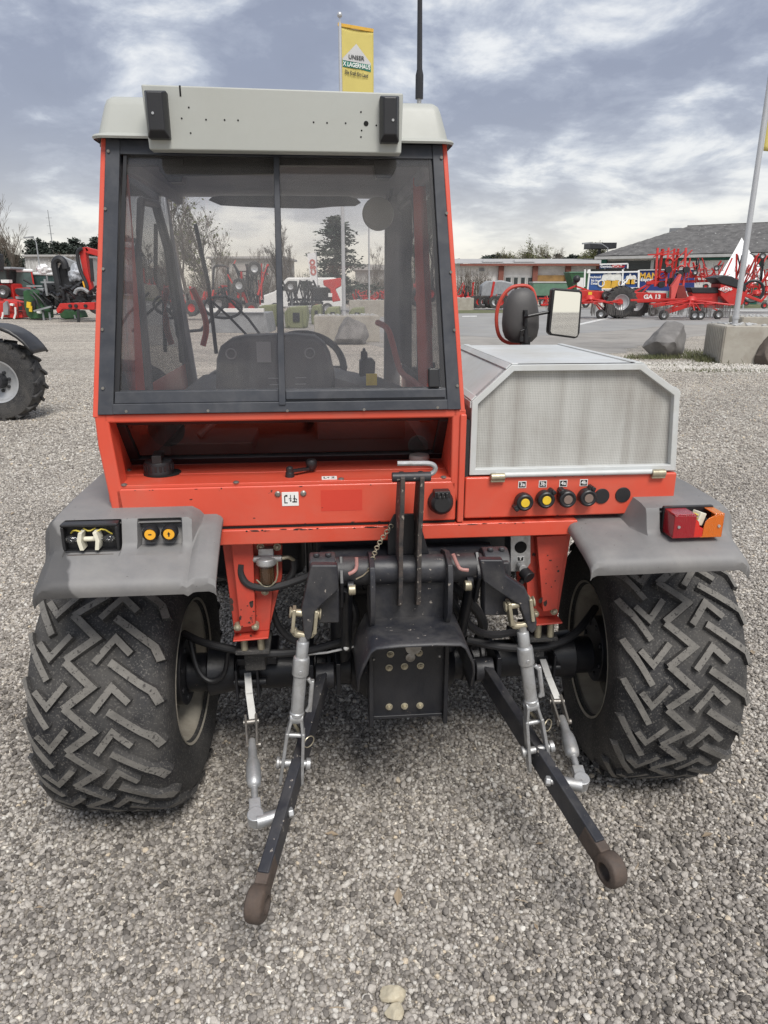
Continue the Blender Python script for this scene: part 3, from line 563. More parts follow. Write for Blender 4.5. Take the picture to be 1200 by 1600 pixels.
for i, (px, top, Y, sd) in enumerate(((300, 300, 42, 11), (335, 330, 46, 12))):
    bare_tree(('large bare tree beside the left windscreen pillar, many fine twigs', 'bare tree of medium height behind the wiper')[i], ((px - 600) / 1109 * Y * .97, Y, 0), (447 - top) / 1109 * Y * 1.02 + 1.9, sd, 0, .75, leaves=1, dens=1.25, up=.1, first=.12)
for i, (px, top, Y) in enumerate(((363, 385, 60), (398, 400, 62), (418, 405, 60), (446, 388, 58), (462, 375, 60), (474, 392, 61), (590, 398, 66), (653, 400, 60), (676, 395, 62))):
    bare_tree('thin bare tree in the row behind the machines through the windscreen', ((px - 600) / 1109 * Y * .97, Y, 0), (447 - top) / 1109 * Y + 1.9, 30 + i, 0, .45, group='thin bare trees through the windscreen', up=.6, dens=.9)
for i, (px, top, Y, lv, lab) in enumerate(((822, 372, 112, 2, 'broad spring tree just leafing behind the warehouse roof'), (874, 379, 112, 0, 'leafless round tree behind the warehouse, right of the leafing one'), (915, 382, 100, 4, 'dense green-brown tree beside the street lamp'), (795, 388, 116, 1, 'small half-bare tree left of the broad leafing tree'), (848, 384, 118, 1, 'thin half-bare tree between two larger ones behind the warehouse'), (935, 384, 104, 4, 'leafing tree at the end of the grey hall'))):
    bare_tree(lab, ((px - 600) / 1109 * Y * .96, Y, 0), ((447 - top) / 1109 * Y + 2) * .86, 60 + i, 0, .8, leaves=lv * 2, up=.15, dens=1.15, first=.2, name='spring_tree' if lv else 'bare_tree')
def thicket(name, label, x0, x1, y, h, n, seed, mat='twig'):
    r = random.Random(seed); b = MB()
    for _ in range(n):
        x = r.uniform(x0, x1); yy = y + r.uniform(-1, 1); hh = h * r.uniform(.4, 1.1); lx = r.gauss(0, .25)
        b.tube([(x, yy, 0), (x + lx * .4, yy + r.gauss(0, .1), hh * .5), (x + lx, yy + r.gauss(0, .2), hh)], [.02, .014, .006], 3, cap=False)
        for _ in range(4):
            t = r.uniform(.3, .9); b.tube([(x + lx * t, yy, hh * t), (x + lx * t + r.gauss(0, .35), yy + r.gauss(0, .3), hh * t + r.uniform(.2, .7))], [.010, .005], 3, cap=False)
    o = b.build(name, mat, ang=0); tag(o, label, 'shrub')
thicket('bare_hedge', 'bare brown thicket in front of the low warehouse wall', (7.6933, 78, 2.1051)[0], (11.0382, 78, 2.1051)[0], 78, 3.2, 260, 1)
thicket('bare_hedge', 'bare brown thicket behind the left row of machines', (-36.6226, 70, 2.0584)[0], (-32.42, 70, 2.0584)[0], 70, 3.2, 420, 2)
thicket('bare_hedge', 'grey bare thicket right of the pine through the windscreen', (-3.6022, 70, 2.0584)[0], (6.0037, 70, 2.0584)[0], 70, 2.6, 500, 3)
thicket('bare_hedge', 'grey bare thicket left of the pine through the windscreen', (-17.548, 66, 2.0351)[0], (-5.6606, 66, 2.0351)[0], 66, 2.8, 700, 4)
thicket('blossom_bush', 'pale blossoming bush before the far left building', (-40.5738, 85, 2.8376)[0], (-36.72, 85, 2.8376)[0], 85, 4.2, 260, 5, 'white')

# --- poles, lamps, flags
def flagpole(label, x, y, h, lean=0, r=.05, ball=True):
    p = empty('flagpole', (x, y, 0), 0, label, 'flagpole')
    b = MB(); b.cyl((0, 0, 0), (lean * h, 0, h), r, r * .8, 16); b.build('pole', 'pole', p)
    b = MB(); b.cyl((lean * .95, 0, .95), (lean * 1.0, 0, 1.0), r * 1.25, n=16); b.build('collar', 'pole', p)
    if ball: b = MB(); b.cyl((lean * h, 0, h), (lean * h, 0, h + .14), .018, n=8); b.sph((lean * h, 0, h + .18), .075); b.build('finial', 'pole', p)
    return p
PX, PY = (-1.2484, 23, 2.0273)[0], 23
PH = (-1.2136, 23, 8.6591)[2]
flagpole('aluminium flagpole behind the cab roof carrying the tall yellow banner', PX, PY, PH, ((-1.2329, 23, 8.5823)[0] - PX) / PH * 1.0, .06)
def flag(label, x, y, z1, w, h, lean, seed):
    f = empty('banner', (0, 0, 0), 0, label, 'flag'); rows = []
    nz, nx = 40, 12
    def S(u, v): return Vector((x + .08 + u * w, y + .03 * math.sin(u * 3.0 + v * 2) + .25 * u, z1 - v * h - .10 * u * (1 if v < .5 else .6) - .03 * math.sin(5 * u + 9 * v) * u))
    for i in range(nz + 1): rows.append([tuple(S(j / nx, i / nz)) for j in range(nx + 1)])
    b = MB(); b.grid(rows); o = b.build('cloth', 'flag', f); md = o.modifiers.new('s', 'SOLIDIFY'); md.thickness = .004
    b = MB(); b.bar(S(-.02, 0) + Vector((0, 0, .02)), S(1, 0) + Vector((0, 0, .02)), .03, .08); b.build('top_bar', 'gold', f)
    return f, S
f1, S1 = flag('tall yellow advertising banner on the flagpole above the cab roof', PX - .10, PY - .02, (-1.0721, 23, 8.5823)[2], .97, 4.2, 0, 1)
def on_flag(S, poly, mat, nm, par):
    b = MB(); P = [S(u, v) + Vector((0, -.012, 0)) for u, v in poly]; b.add(P, [tuple(range(len(P)))]); return b.build(nm, mat, par, ang=0)
on_flag(S1, [(.10, .185), (.50, .085), (.92, .185), (.92, .195), (.10, .195)], 'flag_grey', 'house_emblem', f1)
on_flag(S1, [(.10, .190), (.35, .190), (.6, .190), (.92, .190), (.92, .235), (.6, .235), (.35, .235), (.10, .235)], 'flag_green', 'lettering_band', f1)
def flag_text(S, s, u, v, size, mat, par, rz=0, sx=1):
    p = S(u, v) + Vector((0, -.045, 0)); dx = S(min(1, u + .25), v) - S(max(0, u - .25), v); a = math.atan2(dx.z, dx.x); yaw = math.atan2(dx.y, dx.x)
    return text('lettering', s, size, Matrix.Translation(p) @ Matrix.Rotation(yaw, 4, 'Z') @ Matrix.Rotation(-a, 4, 'Y') @ Matrix.Rotation(R(rz), 4, 'Y') @ Matrix.Rotation(R(90), 4, 'X'), mat, par, .001, .003, sx)
flag_text(S1, 'UNSER', .50, .172, .15, 'mblack', f1)
flag_text(S1, 'X LAGERHAUS', .51, .219, .155, 'print_white', f1, 0, .78)
flag_text(S1, 'Die Kraft fürs Land', .5, .268, .14, 'mblack', f1, 0, .62)
flag_text(S1, 'LAGERHAUS', .52, .68, .46, 'flag_green', f1, -90, 1.0)
QX = (7.9427, 16.6, 0.711)[0]; LEAN = ((7.9397, 16.6, 5.34)[0] - QX) / ((7.9397, 16.6, 5.34)[2] - (7.9427, 16.6, 0.711)[2])
flagpole('aluminium flagpole rising from the near concrete planter at right', QX, 16.6, 8.4, LEAN, .062)
z0 = (7.9095, 16.6, 5.2813)[2]; zb = (8.058, 16.6, 4.3702)[2]
f2, S2 = flag('yellow banner on the right flagpole, mostly out of view', QX + LEAN * zb - .02, 16.55, zb + 4.2, .97, 4.2, 0, 2)
flagpole('thin distant flagpole right of the pine through the windscreen', (-0.835, 42, 0.8591)[0], 42, (-0.8085, 42, 5.0715)[2], 0, .05, False)
def lamp_post(label, x, y, h, arm, s=-1):
    p = empty('street_lamp', (x, y, 0), 0, label, 'lamp'); b = MB(); b.tube([(0, 0, 0), (0, 0, h * .93), (s * arm * .3, 0, h), (s * arm, 0, h + .1)], [.09, .07, .05, .04], 8); b.build('pole', 'mgrey', p); b = MB(); b.obx((s * arm - .4 * 0, 0, h + .08), (1.1, .35, .16), (0, .1 * s, 0)); b.build('lamp_head', 'mgrey', p)
lamp_post('street lamp with a long arm beside the grey hall roof', (27.2225, 92, 2.1868)[0], 92, (26.8111, 92, 6.5479)[2], 2.6)
lamp_post('slim street lamp among the conifers at far left', (-41.2969, 90, 2.1751)[0], 90, (-40.5793, 90, 7.0809)[2], .8)
b = MB(); x = (-56.9385, 130, 3.4663)[0]; h = (-55.471, 130, 13.9501)[2]; b.cyl((x, 130, 0), (x, 130, h), .16, .05, 5)
for k in range(5): b.bar((x - .5, 130, h * (.55 + .09 * k)), (x + .5, 130, h * (.55 + .09 * k)), .06, .06)
tag(b.build('radio_mast', 'mgrey', ang=0), 'thin radio mast above the far left wood', 'mast')
x = (26.1875, 95, 6.4066)[0]; b = MB(); b.bx(x - .3, x + 3.0, 95, 98, (26.2077, 95, 6.1805)[2], (26.1473, 95, 6.8579)[2]); b.cyl((x + 1.2, 96, 0), (x + 1.2, 96, (26.1808, 95, 6.482)[2]), .2, n=8); tag(b.build('dark_sign_box', 'mblack', ang=0), 'dark raised box on a post left of the grey hall', 'sign')

# --- planters, boulders
def planter(label, cx, cy_, sx, sy, h, rz):
    p = empty('concrete_planter', (cx, cy_, 0), rz, label, 'planter')
    b = MB(); b.bx(-sx / 2, sx / 2, -sy / 2, sy / 2, 0, h); b.build('block', 'concrete', p, .02)
    b = MB()
    for i in range(40): b.sph((rng.uniform(-sx / 2.3, sx / 2.3), rng.uniform(-sy / 2.3, sy / 2.3), h + .005), rng.uniform(.03, .07), (1, 1, .6), 6)
    tag(b.build('pebbles', 'gutter', p), kind='stuff')
    b = MB(); n = 11
    for i in range(n): y = -sy / 2 + sy * (i + .5) / n; b.bx(-sx / 2 - .02, -sx / 2 - .002, y - sy / n * .36, y + sy / n * .36, .01, h - .02)
    b.build('ribbed_side', 'concrete', p, .004, each=1)
    return p
planter('pale concrete planter block carrying the right flagpole', (8.0688, 16.6, 0.3565)[0], 16.6, 1.02, 1.4, .82, R(-8))
planter('second concrete planter behind the flagpole planter at right edge', (11.1336, 21.5, 0.4338)[0], 21.8, 1.3, 1.2, .80, R(-8))
planter('weathered concrete planter seen through the rear window', (-1.1767, 22.8, 0.3603)[0], 23.2, 2.0, 1.4, .78, R(4))
planter('small concrete block beside the red machines at the road verge', (5.8873, 53, -0.0094)[0] - .6, 53.2, 2.2, 1.2, .85, 0)
planter('distant concrete block under the thin flagpole through the window', (-0.438, 42, 0.1594)[0], 42, 3.0, 1.2, .9, 0)
def boulder(label, loc, sc, seed, mat, rz=0, name='boulder', cat='rock', crump=.07):
    r = random.Random(seed); bm = bmesh.new(); bmesh.ops.create_icosphere(bm, subdivisions=4, radius=1)
    cuts = [(Vector((r.gauss(0, 1), r.gauss(0, 1), r.gauss(0, 1))).normalized(), r.uniform(.55, .8)) for _ in range(12)]
    from mathutils import noise
    for v in bm.verts:
        for n_, d in cuts:
            k = v.co.dot(n_)
            if k > d: v.co -= n_ * (k - d) * .9
        v.co *= 1 + crump * noise.noise(v.co * 3 + Vector((seed, 0, 0))) + .03 * noise.noise(v.co * 9)
        v.co = Vector((v.co.x * sc[0], v.co.y * sc[1], v.co.z * sc[2]))
    me = D.meshes.new('boulder'); bm.to_mesh(me); bm.free(); me.materials.append(M[mat]); me.shade_smooth(); me.set_sharp_from_angle(angle=R(28))
    o = D.objects.new(name, me); COL.objects.link(o); o.location = loc; o.rotation_euler = (0, 0, rz); return tag(o, label, cat)
boulder('large angular grey boulder left of the flagpole planter', (6.8579, 17.7, 0.2708)[:2] + (.30,), (.56, .55, .62), 4, 'rock', .4)
boulder('dark brown boulder cut by the right edge of the view', (8.5071, 16, 0.3344)[:2] + (.30,), (.42, .5, .62), 9, 'rock_brown')
boulder('rounded grey boulder in front of the planter through the rear window', (-0.956, 21.8, 0.2314)[:2] + (.25,), (.68, .5, .55), 13, 'rock')
boulder('pale broken stone half sunk in the gravel at the bottom edge', Vector((0.0187, 1.2857, 0)) + Vector((0, 0, .014)), (.034, .026, .026), 21, 'pale_stone')
boulder('cream stone lying against the pale broken one at the bottom edge', Vector((0.0273, 1.2413, 0)) + Vector((0, 0, .014)), (.028, .026, .022), 23, 'pale_stone', 1)
def grass(name, spots, n, seed):
    r = random.Random(seed); b = MB()
    for _ in range(n):
        c, sx, sy, h = r.choice(spots); x = c[0] + r.gauss(0, sx); y = c[1] + r.gauss(0, sy); a = r.uniform(0, 2 * PI); hh = h * r.uniform(.4, 1.2); w = .008; lx, ly = r.gauss(0, .4) * hh, r.gauss(0, .4) * hh
        b.add([(x - w * math.cos(a), y - w * math.sin(a), 0), (x + w * math.cos(a), y + w * math.sin(a), 0), (x + lx * .5 + w * .6, y + ly * .5, hh * .6), (x + lx, y + ly, hh)], [(0, 1, 2), (0, 2, 3)])
    tag(b.build(name, 'verge', ang=0), kind='stuff')
grass('grass_tufts', [((6.7505, 17.3297, 0), .45, .12, .13), ((6.2902, 17.3297, 0), .3, .15, .10), ((7.5374, 17.0188, 0), .18, .3, .16), ((7.5023, 16.4284, 0), .2, .2, .14), ((7.9329, 18.5104, 0), .35, .6, .10), ((6.9072, 14.642, 0), .7, .12, .06), ((6.379, 15.6138, 0), .8, .1, .05), ((-2.1434, 22.152, 0), .7, .2, .1)], 3000, 4)
# ------------------------------------------------------------------ machines in the yard
M['green'] = pm('dark_green_paint', (.022, .085, .03), .55, var=.25, vs=3, dirt=((.06, .09, .05), .6, 4))
M['mred_dark'] = pm('dark_red_brown_paint', (.22, .03, .025), .6, var=.2, vs=2)  # darker red-brown of the rake's arm plate and the mower's edge bars
def pwheel(name, parent, c, r, w, ax=(0, 1, 0), rim='mrim', lug=0, rr=.55, n=26):
    """a wheel part: tyre + rim"""
    g = D.objects.new(name, None); COL.objects.link(g); g.parent = parent; ax = Vector(ax).normalized()
    b = MB(); b.lathe([(r * rr, -w * .42), (r * .8, -w * .52), (r * .95, -w * .48), (r, -w * .3), (r, w * .3), (r * .95, w * .48), (r * .8, w * .52), (r * rr, w * .42)], c, ax, n)
    if lug:
        d, u, v = b._fr(ax)
        for i in range(lug):
            for s in (-1, 1):
                a = 2 * PI * (i + (.25 if s > 0 else -.25)) / lug; e = u * math.cos(a) + v * math.sin(a); tdir = d.cross(e)
                p = Vector(c) + e * r * 1.005 + d * s * w * .06; q = Vector(c) + (e + tdir * .16 * 1).normalized() * r * .985 + d * s * w * .50; b.bar(p, q, r * .07, r * .10, up=e)
    b.build('tyre', 'rubber', g)
    b = MB(); b.lathe([(r * rr * 1.01, -w * .44), (r * rr * .93, -w * .42), (r * rr * .86, -w * .30), (r * rr * .62, -w * .22), (r * rr * .3, -w * .16), (r * rr * .3, -w * .26), (0, -w * .26)], c, ax, n)
    b.lathe([(r * rr * 1.01, w * .44), (r * rr * .93, w * .42), (r * rr * .86, w * .30), (r * rr * .62, w * .22), (r * rr * .3, w * .16), (r * rr * .3, w * .26), (0, w * .26)], c, ax, n); b.build('rim', rim, g)
    return g
# near tractor at the left edge: front wheel, mudguard, axle and bonnet reach out of the view
t = empty('parked_tractor', (-4.8963, 9.2, 0.5159)[:2] + (0,), R(2), 'black tractor front wheel with silver rim and mudguard at the left edge', 'tractor')
pwheel('front_wheel', t, (0, 0, .50), .49, .36, lug=17, n=48, rr=.545)
b = MB(); b.cyl((0, -.02, .5), (0, -.20, .5), .10, .085, 20)
for i in range(8): a = 2 * PI * i / 8 + .2; b.cyl((.125 * math.cos(a), -.05, .5 + .125 * math.sin(a)), (.125 * math.cos(a), -.10, .5 + .125 * math.sin(a)), .022, n=8)
b.build('hub', 'mblack', t, .006)
b = MB(); rows = []
for i in range(15):
    a = R(150 - i * 8.4); r_ = .665 + .05 * math.sin(i / 14 * PI) - .03; rows.append([(r_ * math.cos(a), y, .52 + (r_ + dz) * math.sin(a)) for y, dz in ((-.23, -.03), (-.20, 0), (.20, 0), (.23, -.03))])
b.grid(rows); o = b.build('mudguard', 'black_clean', t); md = o.modifiers.new('s', 'SOLIDIFY'); md.thickness = .03
b = MB(); b.bar((-.15, .05, .55), (-.1, .05, 1.12), .05, .05); b.build('mudguard_stay', 'mblack', t)
b = MB(); b.cyl((0, .1, .5), (-.5, .9, .5), .09, n=12); b.build('axle', 'mblack', t)
b = MB(); b.bx(-1.9, -.75, .35, 1.15, .7, 1.45); b.build('bonnet', 'mgrey', t, .08)

# --- the big red rotary rake on the road
YR = 40
rk = empty('rotary_rake', (0, 0, 0), 0, 'large red four rotor hay rake parked across the grey road', 'hay rake')
def wp(px, py, dy=0): pass
b = MB(); b.prism([(10.086, 1.4577), (15.166, 1.2933), (15.2217, 0.8304), (12.4606, 0.764), (10.1309, 0.8968)], 'y', 39.85, 40.15); b.build('main_beam', 'mred', rk, .03)
b = MB(); b.prism([(15.1978, 1.0292), (15.872, 1.1614), (18.2756, 0.764), (18.314, 0.4977), (15.9387, 0.631), (15.2377, 0.6976)], 'y', 39.8, 40.2); b.prism([(16.4026, 1.3262), (17.8499, 1.3262), (17.9295, 0.764), (16.7872, 0.764)], 'y', 39.7, 40.3); b.build('front_beam', 'mred', rk, .02)
b = MB(); b.prism([(16.2996, 1.589), (17.847, 1.589), (17.889, 1.2933), (16.4758, 1.2933)], 'y', 39.65, 40.35); b.build('tool_box', 'mblack', rk, .04)
b = MB(); b.prism([(17.7848, 1.7854), (19.282, 1.4249), (19.1459, 0.7308), (18.9531, 0.631), (18.4237, 0.6976), (17.8732, 1.1614)], 'y', 39.4, 40.6); b.build('hood_side', 'mred', rk, .05)
b = MB(); b.prism([(17.4007, 2.0789), (17.8617, 2.2089), (18.3161, 2.1439), (18.8688, 1.8834), (19.1831, 1.6218), (19.1543, 1.3591), (18.5692, 1.589), (17.7848, 1.7854)], 'y', 39.35, 40.65); b.build('hood_top', 'mblack', rk, .05)
c = (18.0832, 39.36, 1.4931)
b = MB(); b.prism([(c[0] - .38, c[2]), (c[0], c[2] + .16), (c[0] + .38, c[2]), (c[0], c[2] - .16)], 'y', 39.37, 39.4); b.build('badge', 'print_white', rk)
b = MB(); b.prism([(c[0] - .33, c[2]), (c[0], c[2] + .135), (c[0] + .33, c[2]), (c[0], c[2] - .135)], 'y', 39.36, 39.38); b.build('badge_field', 'mred', rk)
text('lettering', 'KUHN', .20, TM((c[0], 39.35, c[2])), 'print_white', rk, .004, .008, 1.05)
c = (14.4034, 39.83, 1.0977); text('lettering', 'GA 13', .30, TM((c[0], 39.83, c[2])), 'print_white', rk, .004, .012, 1.15)
c = (11.0558, 39.84, 1.2783); MB().bx(c[0] - .10, c[0] + .10, 39.83, 39.86, c[2] - .08, c[2] + .08).build('warning_mark', 'yellow', rk)
b = MB(); b.bar((17.8966, 39.6, 0.7071), (19.2276, 39.6, 0.9699), .12, .1); b.bar((19.3123, 40, 1.2274), (20.4055, 40, 0.8636), .16, .14); b.bar((20.3417, 40, 0.8304), (20.599, 40, 1.1614), .1, .1); b.build('drawbar', 'mred', rk, .02)
b = MB(); b.prism([(15.175, 1.6221), (15.5692, 2.2659), (15.6448, 2.2019), (15.4211, 1.0043), (15.2164, 1.0043)], 'y', 39.3, 39.6); b.build('folding_arm', 'mpink', rk, .02)
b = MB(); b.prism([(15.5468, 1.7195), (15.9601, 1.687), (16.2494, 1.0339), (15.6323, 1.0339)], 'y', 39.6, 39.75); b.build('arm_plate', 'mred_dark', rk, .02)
pwheel('transport_wheel', rk, (12.5101, 39.2, 0.8468), .80, .55, rim='mrim', lug=22, rr=.5, n=36); pwheel('transport_wheel', rk, (14.111, 41.6, 0.7286), .80, .55, lug=22, rr=.5, n=36)
c = (12.4304, 38.95, 0.8519); b = MB(); b.cyl(c, (c[0], c[1] + .2, c[2]), .16, n=14); b.build('hub', 'mred', rk)
pwheel('spare_wheel', rk, (11.8801, 39.7, 1.1978), .22, .15, rr=.5)
def rotor(cx, cy_, z, rad, seed, wheels, zt=.0):
    r = random.Random(seed); b = MB(); b.lathe([(.28, -.12), (.30, .0), (.22, .14), (.1, .2), (0, .2)], (cx, cy_, z + .35), (0, 0, 1), 12)
    for i in range(11):
        a = 2 * PI * i / 11 + seed * .3; ca, sa = math.cos(a), math.sin(a); tip = (cx + rad * ca, cy_ + rad * sa, z + .12)
        b.tube([(cx + .2 * ca, cy_ + .2 * sa, z + .32), tip], [.045, .032], 5)
    b.torus((cx, cy_, z + .20), (0, 0, 1), rad * .62, .03, 30, 4); b.build('rotor', 'mred', rk)
    q = MB()
    for i in range(11):
        a = 2 * PI * i / 11 + seed * .3
        for k in range(5):
            f = rad * (1.0 - k * .055); x, y = cx + f * math.cos(a), cy_ + f * math.sin(a)
            for e in (-.05, .05): q.bar((x + e * math.sin(a), y - e * math.cos(a), z + .12), (x + e * 1.5 * math.sin(a) + r.gauss(0, .02), y - e * 1.5 * math.cos(a), z - .46), .016, .016)
    tag(q.build('tines', 'tine', rk, ang=0), kind='stuff')
    g = MB()
    for dx, dy in wheels:
        pwheel('gauge_wheel', rk, (cx + dx, cy_ + dy, .24), .24, .20, rr=.5, n=20); g.bar((cx + dx * .3, cy_ + dy * .3, z + .25), (cx + dx, cy_ + dy, .42), .06, .06); g.bar((cx + dx, cy_ + dy - .12, .55), (cx + dx, cy_ + dy - .12, .24), .05, .05)
    g.build('rotor_chassis', 'mred', rk)
x1 = (15.8292, 38, 0.4602)[0]; x0 = (11.2669, 40, 0.5644)[0]
rotor(x1, 38.2, .62, 2.05, 1, ((-1.55, -.6), (-1.2, .3), (-.05, -.75), (.35, -.55), (1.6, .2)))
rotor(x0 - .3, 39.5, .66, 1.75, 2, ((.5, -.5), (.9, .2), (-1.2, 0)))
rotor(x1 + .6, 41.8, .66, 1.8, 5, ((1.2, 0), (-1, .5)))
b = MB(); b.bar((12.8427, 38.6, 0.9551), (16.9817, 38.4, 1.0223), .10, .10); b.bar((10.1243, 39, 0.7862), (12.3049, 39, 0.9156), .1, .1); b.bar((13.8978, 38.2, 0.6769), (15.3917, 38.2, 0.899), .12, .16); b.bar((14.4069, 37.7, 0.3751), (15.9059, 37.9, 0.8105), .14, .2); b.build('side_guard', 'mred', rk, .01)
r = random.Random(3); b = MB()
for px, top in ((1013, 396), (1020, 397), (1027, 396), (1035, 397), (1045, 397), (1055, 396)):
    xa = (px - 600) / 1109 * YR * .985; zt = (447 - top) / 1109 * YR * 1.06 + 1.65; zl = (447 - 446) / 1109 * YR + 1.6
    b.bar((xa, 40.6 + r.uniform(-.5, .5), zl), (xa + r.uniform(-.15, .15), 40.6, zt), .10, .13)
    b.bar((xa - .2, 40.5, zt - .25 - r.random() * .6), (xa + .35, 40.5, zt - .1), .05, .05)
b.bar((14.1565, 40.5, 3.259), (15.8704, 40.5, 3.2913), .07, .07); b.bar((14.45, 40.5, 1.8863), (15.8875, 40.5, 2.609), .07, .07); b.bar((14.2139, 40.4, 1.8198), (16.1469, 40.4, 1.8857), .16, .16); b.bar((13.6395, 40.4, 1.3562), (14.553, 40.4, 1.8857), .09, .09); b.bar((14.0296, 40.4, 1.2897), (14.8608, 40.4, 2.2144), .06, .06)
for px, py in ((1030, 414), (1050, 424), (1022, 432)):
    b.torus(((px - 600) / 1109 * YR * .985, 40.3, (447 - py) / 1109 * YR * 1.05 + 1.65), (.5, 1, .1), .17, .05, 14, 5)
b.build('folded_rotor_arm', 'mred', rk)
b = MB()
for px, py in ((1033, 440), (1046, 430), (1055, 425), (1020, 445), (1028, 425)): x = (px - 600) / 1109 * YR * .985; z = (447 - py) / 1109 * YR * 1.05 + 1.65; b.cyl((x, 40.0, z), (x, 40.2, z), .17, n=14)
b.tube([(15.3995, 39.9, 1.8828), (15.5402, 39.9, 2.4014), (15.9139, 39.9, 2.1427)], .04, 6, smooth=1); b.build('hydraulic_part', 'mblack', rk)
b = MB(); b.tube([(11.6131, 39.7, 1.4918), (12.1971, 39.6, 1.4922), (12.6543, 39.6, 1.6869), (12.9934, 39.7, 2.011), (13.0683, 39.7, 2.2691)], .035, 6, smooth=2); b.build('white_hose', 'print_white', rk)
b = MB(); b.bar((9.6435, 40, 1.392), (10.3425, 40, 1.6873), .09, .09); b.bar((10.2765, 40, 1.6546), (11.0901, 40, 1.392), .09, .09); b.bar((9.697, 39.5, 0.9062), (10.2433, 39.5, 0.9062), .1, .1); b.bar((8.3786, 39.5, 0.7095), (9.9123, 39.5, 0.7751), .07, .07); b.bar((8.2752, 39.6, 1.0354), (9.5771, 39.6, 1.0027), .06, .06); b.build('rear_frame', 'mred', rk)
b = MB(); b.tube([(10.1997, 40, 1.7527), (10.2418, 40, 2.0789), (10.4446, 40, 2.1114)], .09, 6); b.sph((10.3156, 40, 2.0138), .2); b.build('beacon_arm', 'mblack', rk)

# folded tedders and small implements: red frames, arms, tines and little wheels, each from its own seed
def implement(name, label, cat, x0, x1, y, z0, z1, seed, nb=14, wheels=3, wr=.28, cols=('mred', 'mblack'), group=None, tall=False, discs=0):
    r = random.Random(seed); t = empty(name, (0, 0, 0), 0, label, cat, group); b = MB(); k = MB(); w = x1 - x0; h = z1 - z0
    b.bar((x0, y, z0 + h * .25), (x1, y, z0 + h * .28), .14, .16); b.bar((x0 + w * .1, y + .4, z0 + h * .4), (x1 - w * .1, y + .4, z0 + h * .4), .1, .12)
    for i in range(nb):
        x = x0 + w * (i + r.random()) / nb; a = r.uniform(-.5, .5); L = h * r.uniform(.35, .75) * (1.1 if tall else .8)
        p = Vector((x, y + r.uniform(-.5, .5), z0 + h * r.uniform(.2, .4))); q = p + Vector((math.sin(a) * L, r.uniform(-.3, .3), math.cos(a) * L)); q.z = min(q.z, z1)
        (b if r.random() < .8 else k).tube([p, q], r.uniform(.03, .07), 5)
        if r.random() < .6: m = p.lerp(q, r.uniform(.5, 1)); (b if r.random() < .6 else k).tube([m, m + Vector((r.uniform(-.7, .7), r.uniform(-.2, .2), r.uniform(-.5, .3)))], .03, 4)
    for i in range(discs):
        x = x0 + w * (i + .5) / discs; z = z0 + h * r.uniform(.3, .5); b.lathe([(.22, -.06), (.25, 0), (.12, .12), (0, .14)], (x, y - .3, z), (r.uniform(-.3, .3), -.4, 1), 10)
        for j in range(7):
            a = 2 * PI * j / 7; b.tube([(x, y - .3, z), (x + .55 * math.cos(a), y - .3 + .3 * math.sin(a), z + .25 * math.sin(a + 1))], .02, 4)
    b.build('frame', cols[0], t, ang=0); k.build('hoses', cols[1], t, ang=0)
    for i in range(wheels):
        x = x0 + w * (i + r.uniform(.2, .8)) / wheels; z = z0 + wr if not tall or i % 2 else z0 + h * r.uniform(.5, .95); pwheel('gauge_wheel', t, (x, y - .6, z), wr, wr * .6, ax=(r.uniform(-.4, .4), 1, 0), rr=.5, n=18, rim=('mrim', 'mred')[i % 2])
    q = MB()
    for i in range(18):
        x = x0 + w * r.random(); z = z0 + h * r.uniform(.3, .9); q.bar((x, y - .4, z), (x + r.uniform(-.15, .15), y - .4, z - .5), .018, .018)
    tag(q.build('tines', 'tine', t, ang=0), kind='stuff'); return t
implement('folded_tedder', 'red folded tedder with raised gauge wheels in front of the hall wall', 'hay tedder', (20.9615, 52, 1.9534)[0], (23.7266, 52, 1.9534)[0], 52, (22.3693, 52, 1.4428)[2], (22.0869, 52, 3.508)[2], 11, 15, 4, .19, tall=True, discs=4)
implement('folded_tedder', 'red upright tedder beside the white tent and right flagpole', 'hay tedder', (23.1571, 50, 1.9417)[0], (24.658, 50, 1.9417)[0], 50, .4, (23.3191, 50, 3.7161)[2], 12, 14, 2, .19, tall=True, discs=3)
implement('folded_tedder', 'red tedder with high tines at the extreme right edge', 'hay tedder', (23.0576, 47, 1.9242)[0], (25.7987, 47, 1.9242)[0], 47, .3, (23.3149, 47, 3.5922)[2], 13, 18, 5, .2, tall=True, discs=4)
b = MB(); b.torus((22.8138, 46, 1.3533), (.2, 1, 0), .62, .09, 26, 6); tag(b.build('hose_loop', 'mblack'), 'black hose loop hanging on the red tedder beside the flagpole', 'hose')
implement('mower', 'bright red mower behind the cab edge by the road verge', 'mower', (4.3567, 56, 0.5955)[0], (6.6802, 56, 0.5955)[0], 56, .15, (5.7591, 56, 2.1137)[2], 21, 16, 2, .3, discs=3)
implement('mower', 'red disc harrow with black wheels on the verge', 'harrow', (6.5781, 55, 0.1573)[0], (8.1989, 55, 0.1573)[0], 55, .1, (7.1091, 55, 1.1595)[2], 22, 16, 5, .45, discs=2)
implement('mower', 'red implement with a tall mast behind the round mirror', 'mower', (7.7222, 54, 0.1845)[0], (9.8282, 54, 0.1845)[0], 54, .1, (8.8342, 54, 1.3017)[2], 23, 16, 5, .45, discs=2)
b = MB(); b.bar((7.6953, 53.6, 0.5518), (7.907, 53.6, 1.9627), .16, .16); tag(b.build('lift_mast', 'mred', bev=.02), 'single red mast standing up from the verge machines', 'mast')
implement('mower', 'low red implement right of the round mirror', 'mower', (10.7261, 52, 0.2387)[0], (12.619, 52, 0.2387)[0], 50, .2, (11.2022, 50, 1.2041)[2], 24, 10, 2, .3)
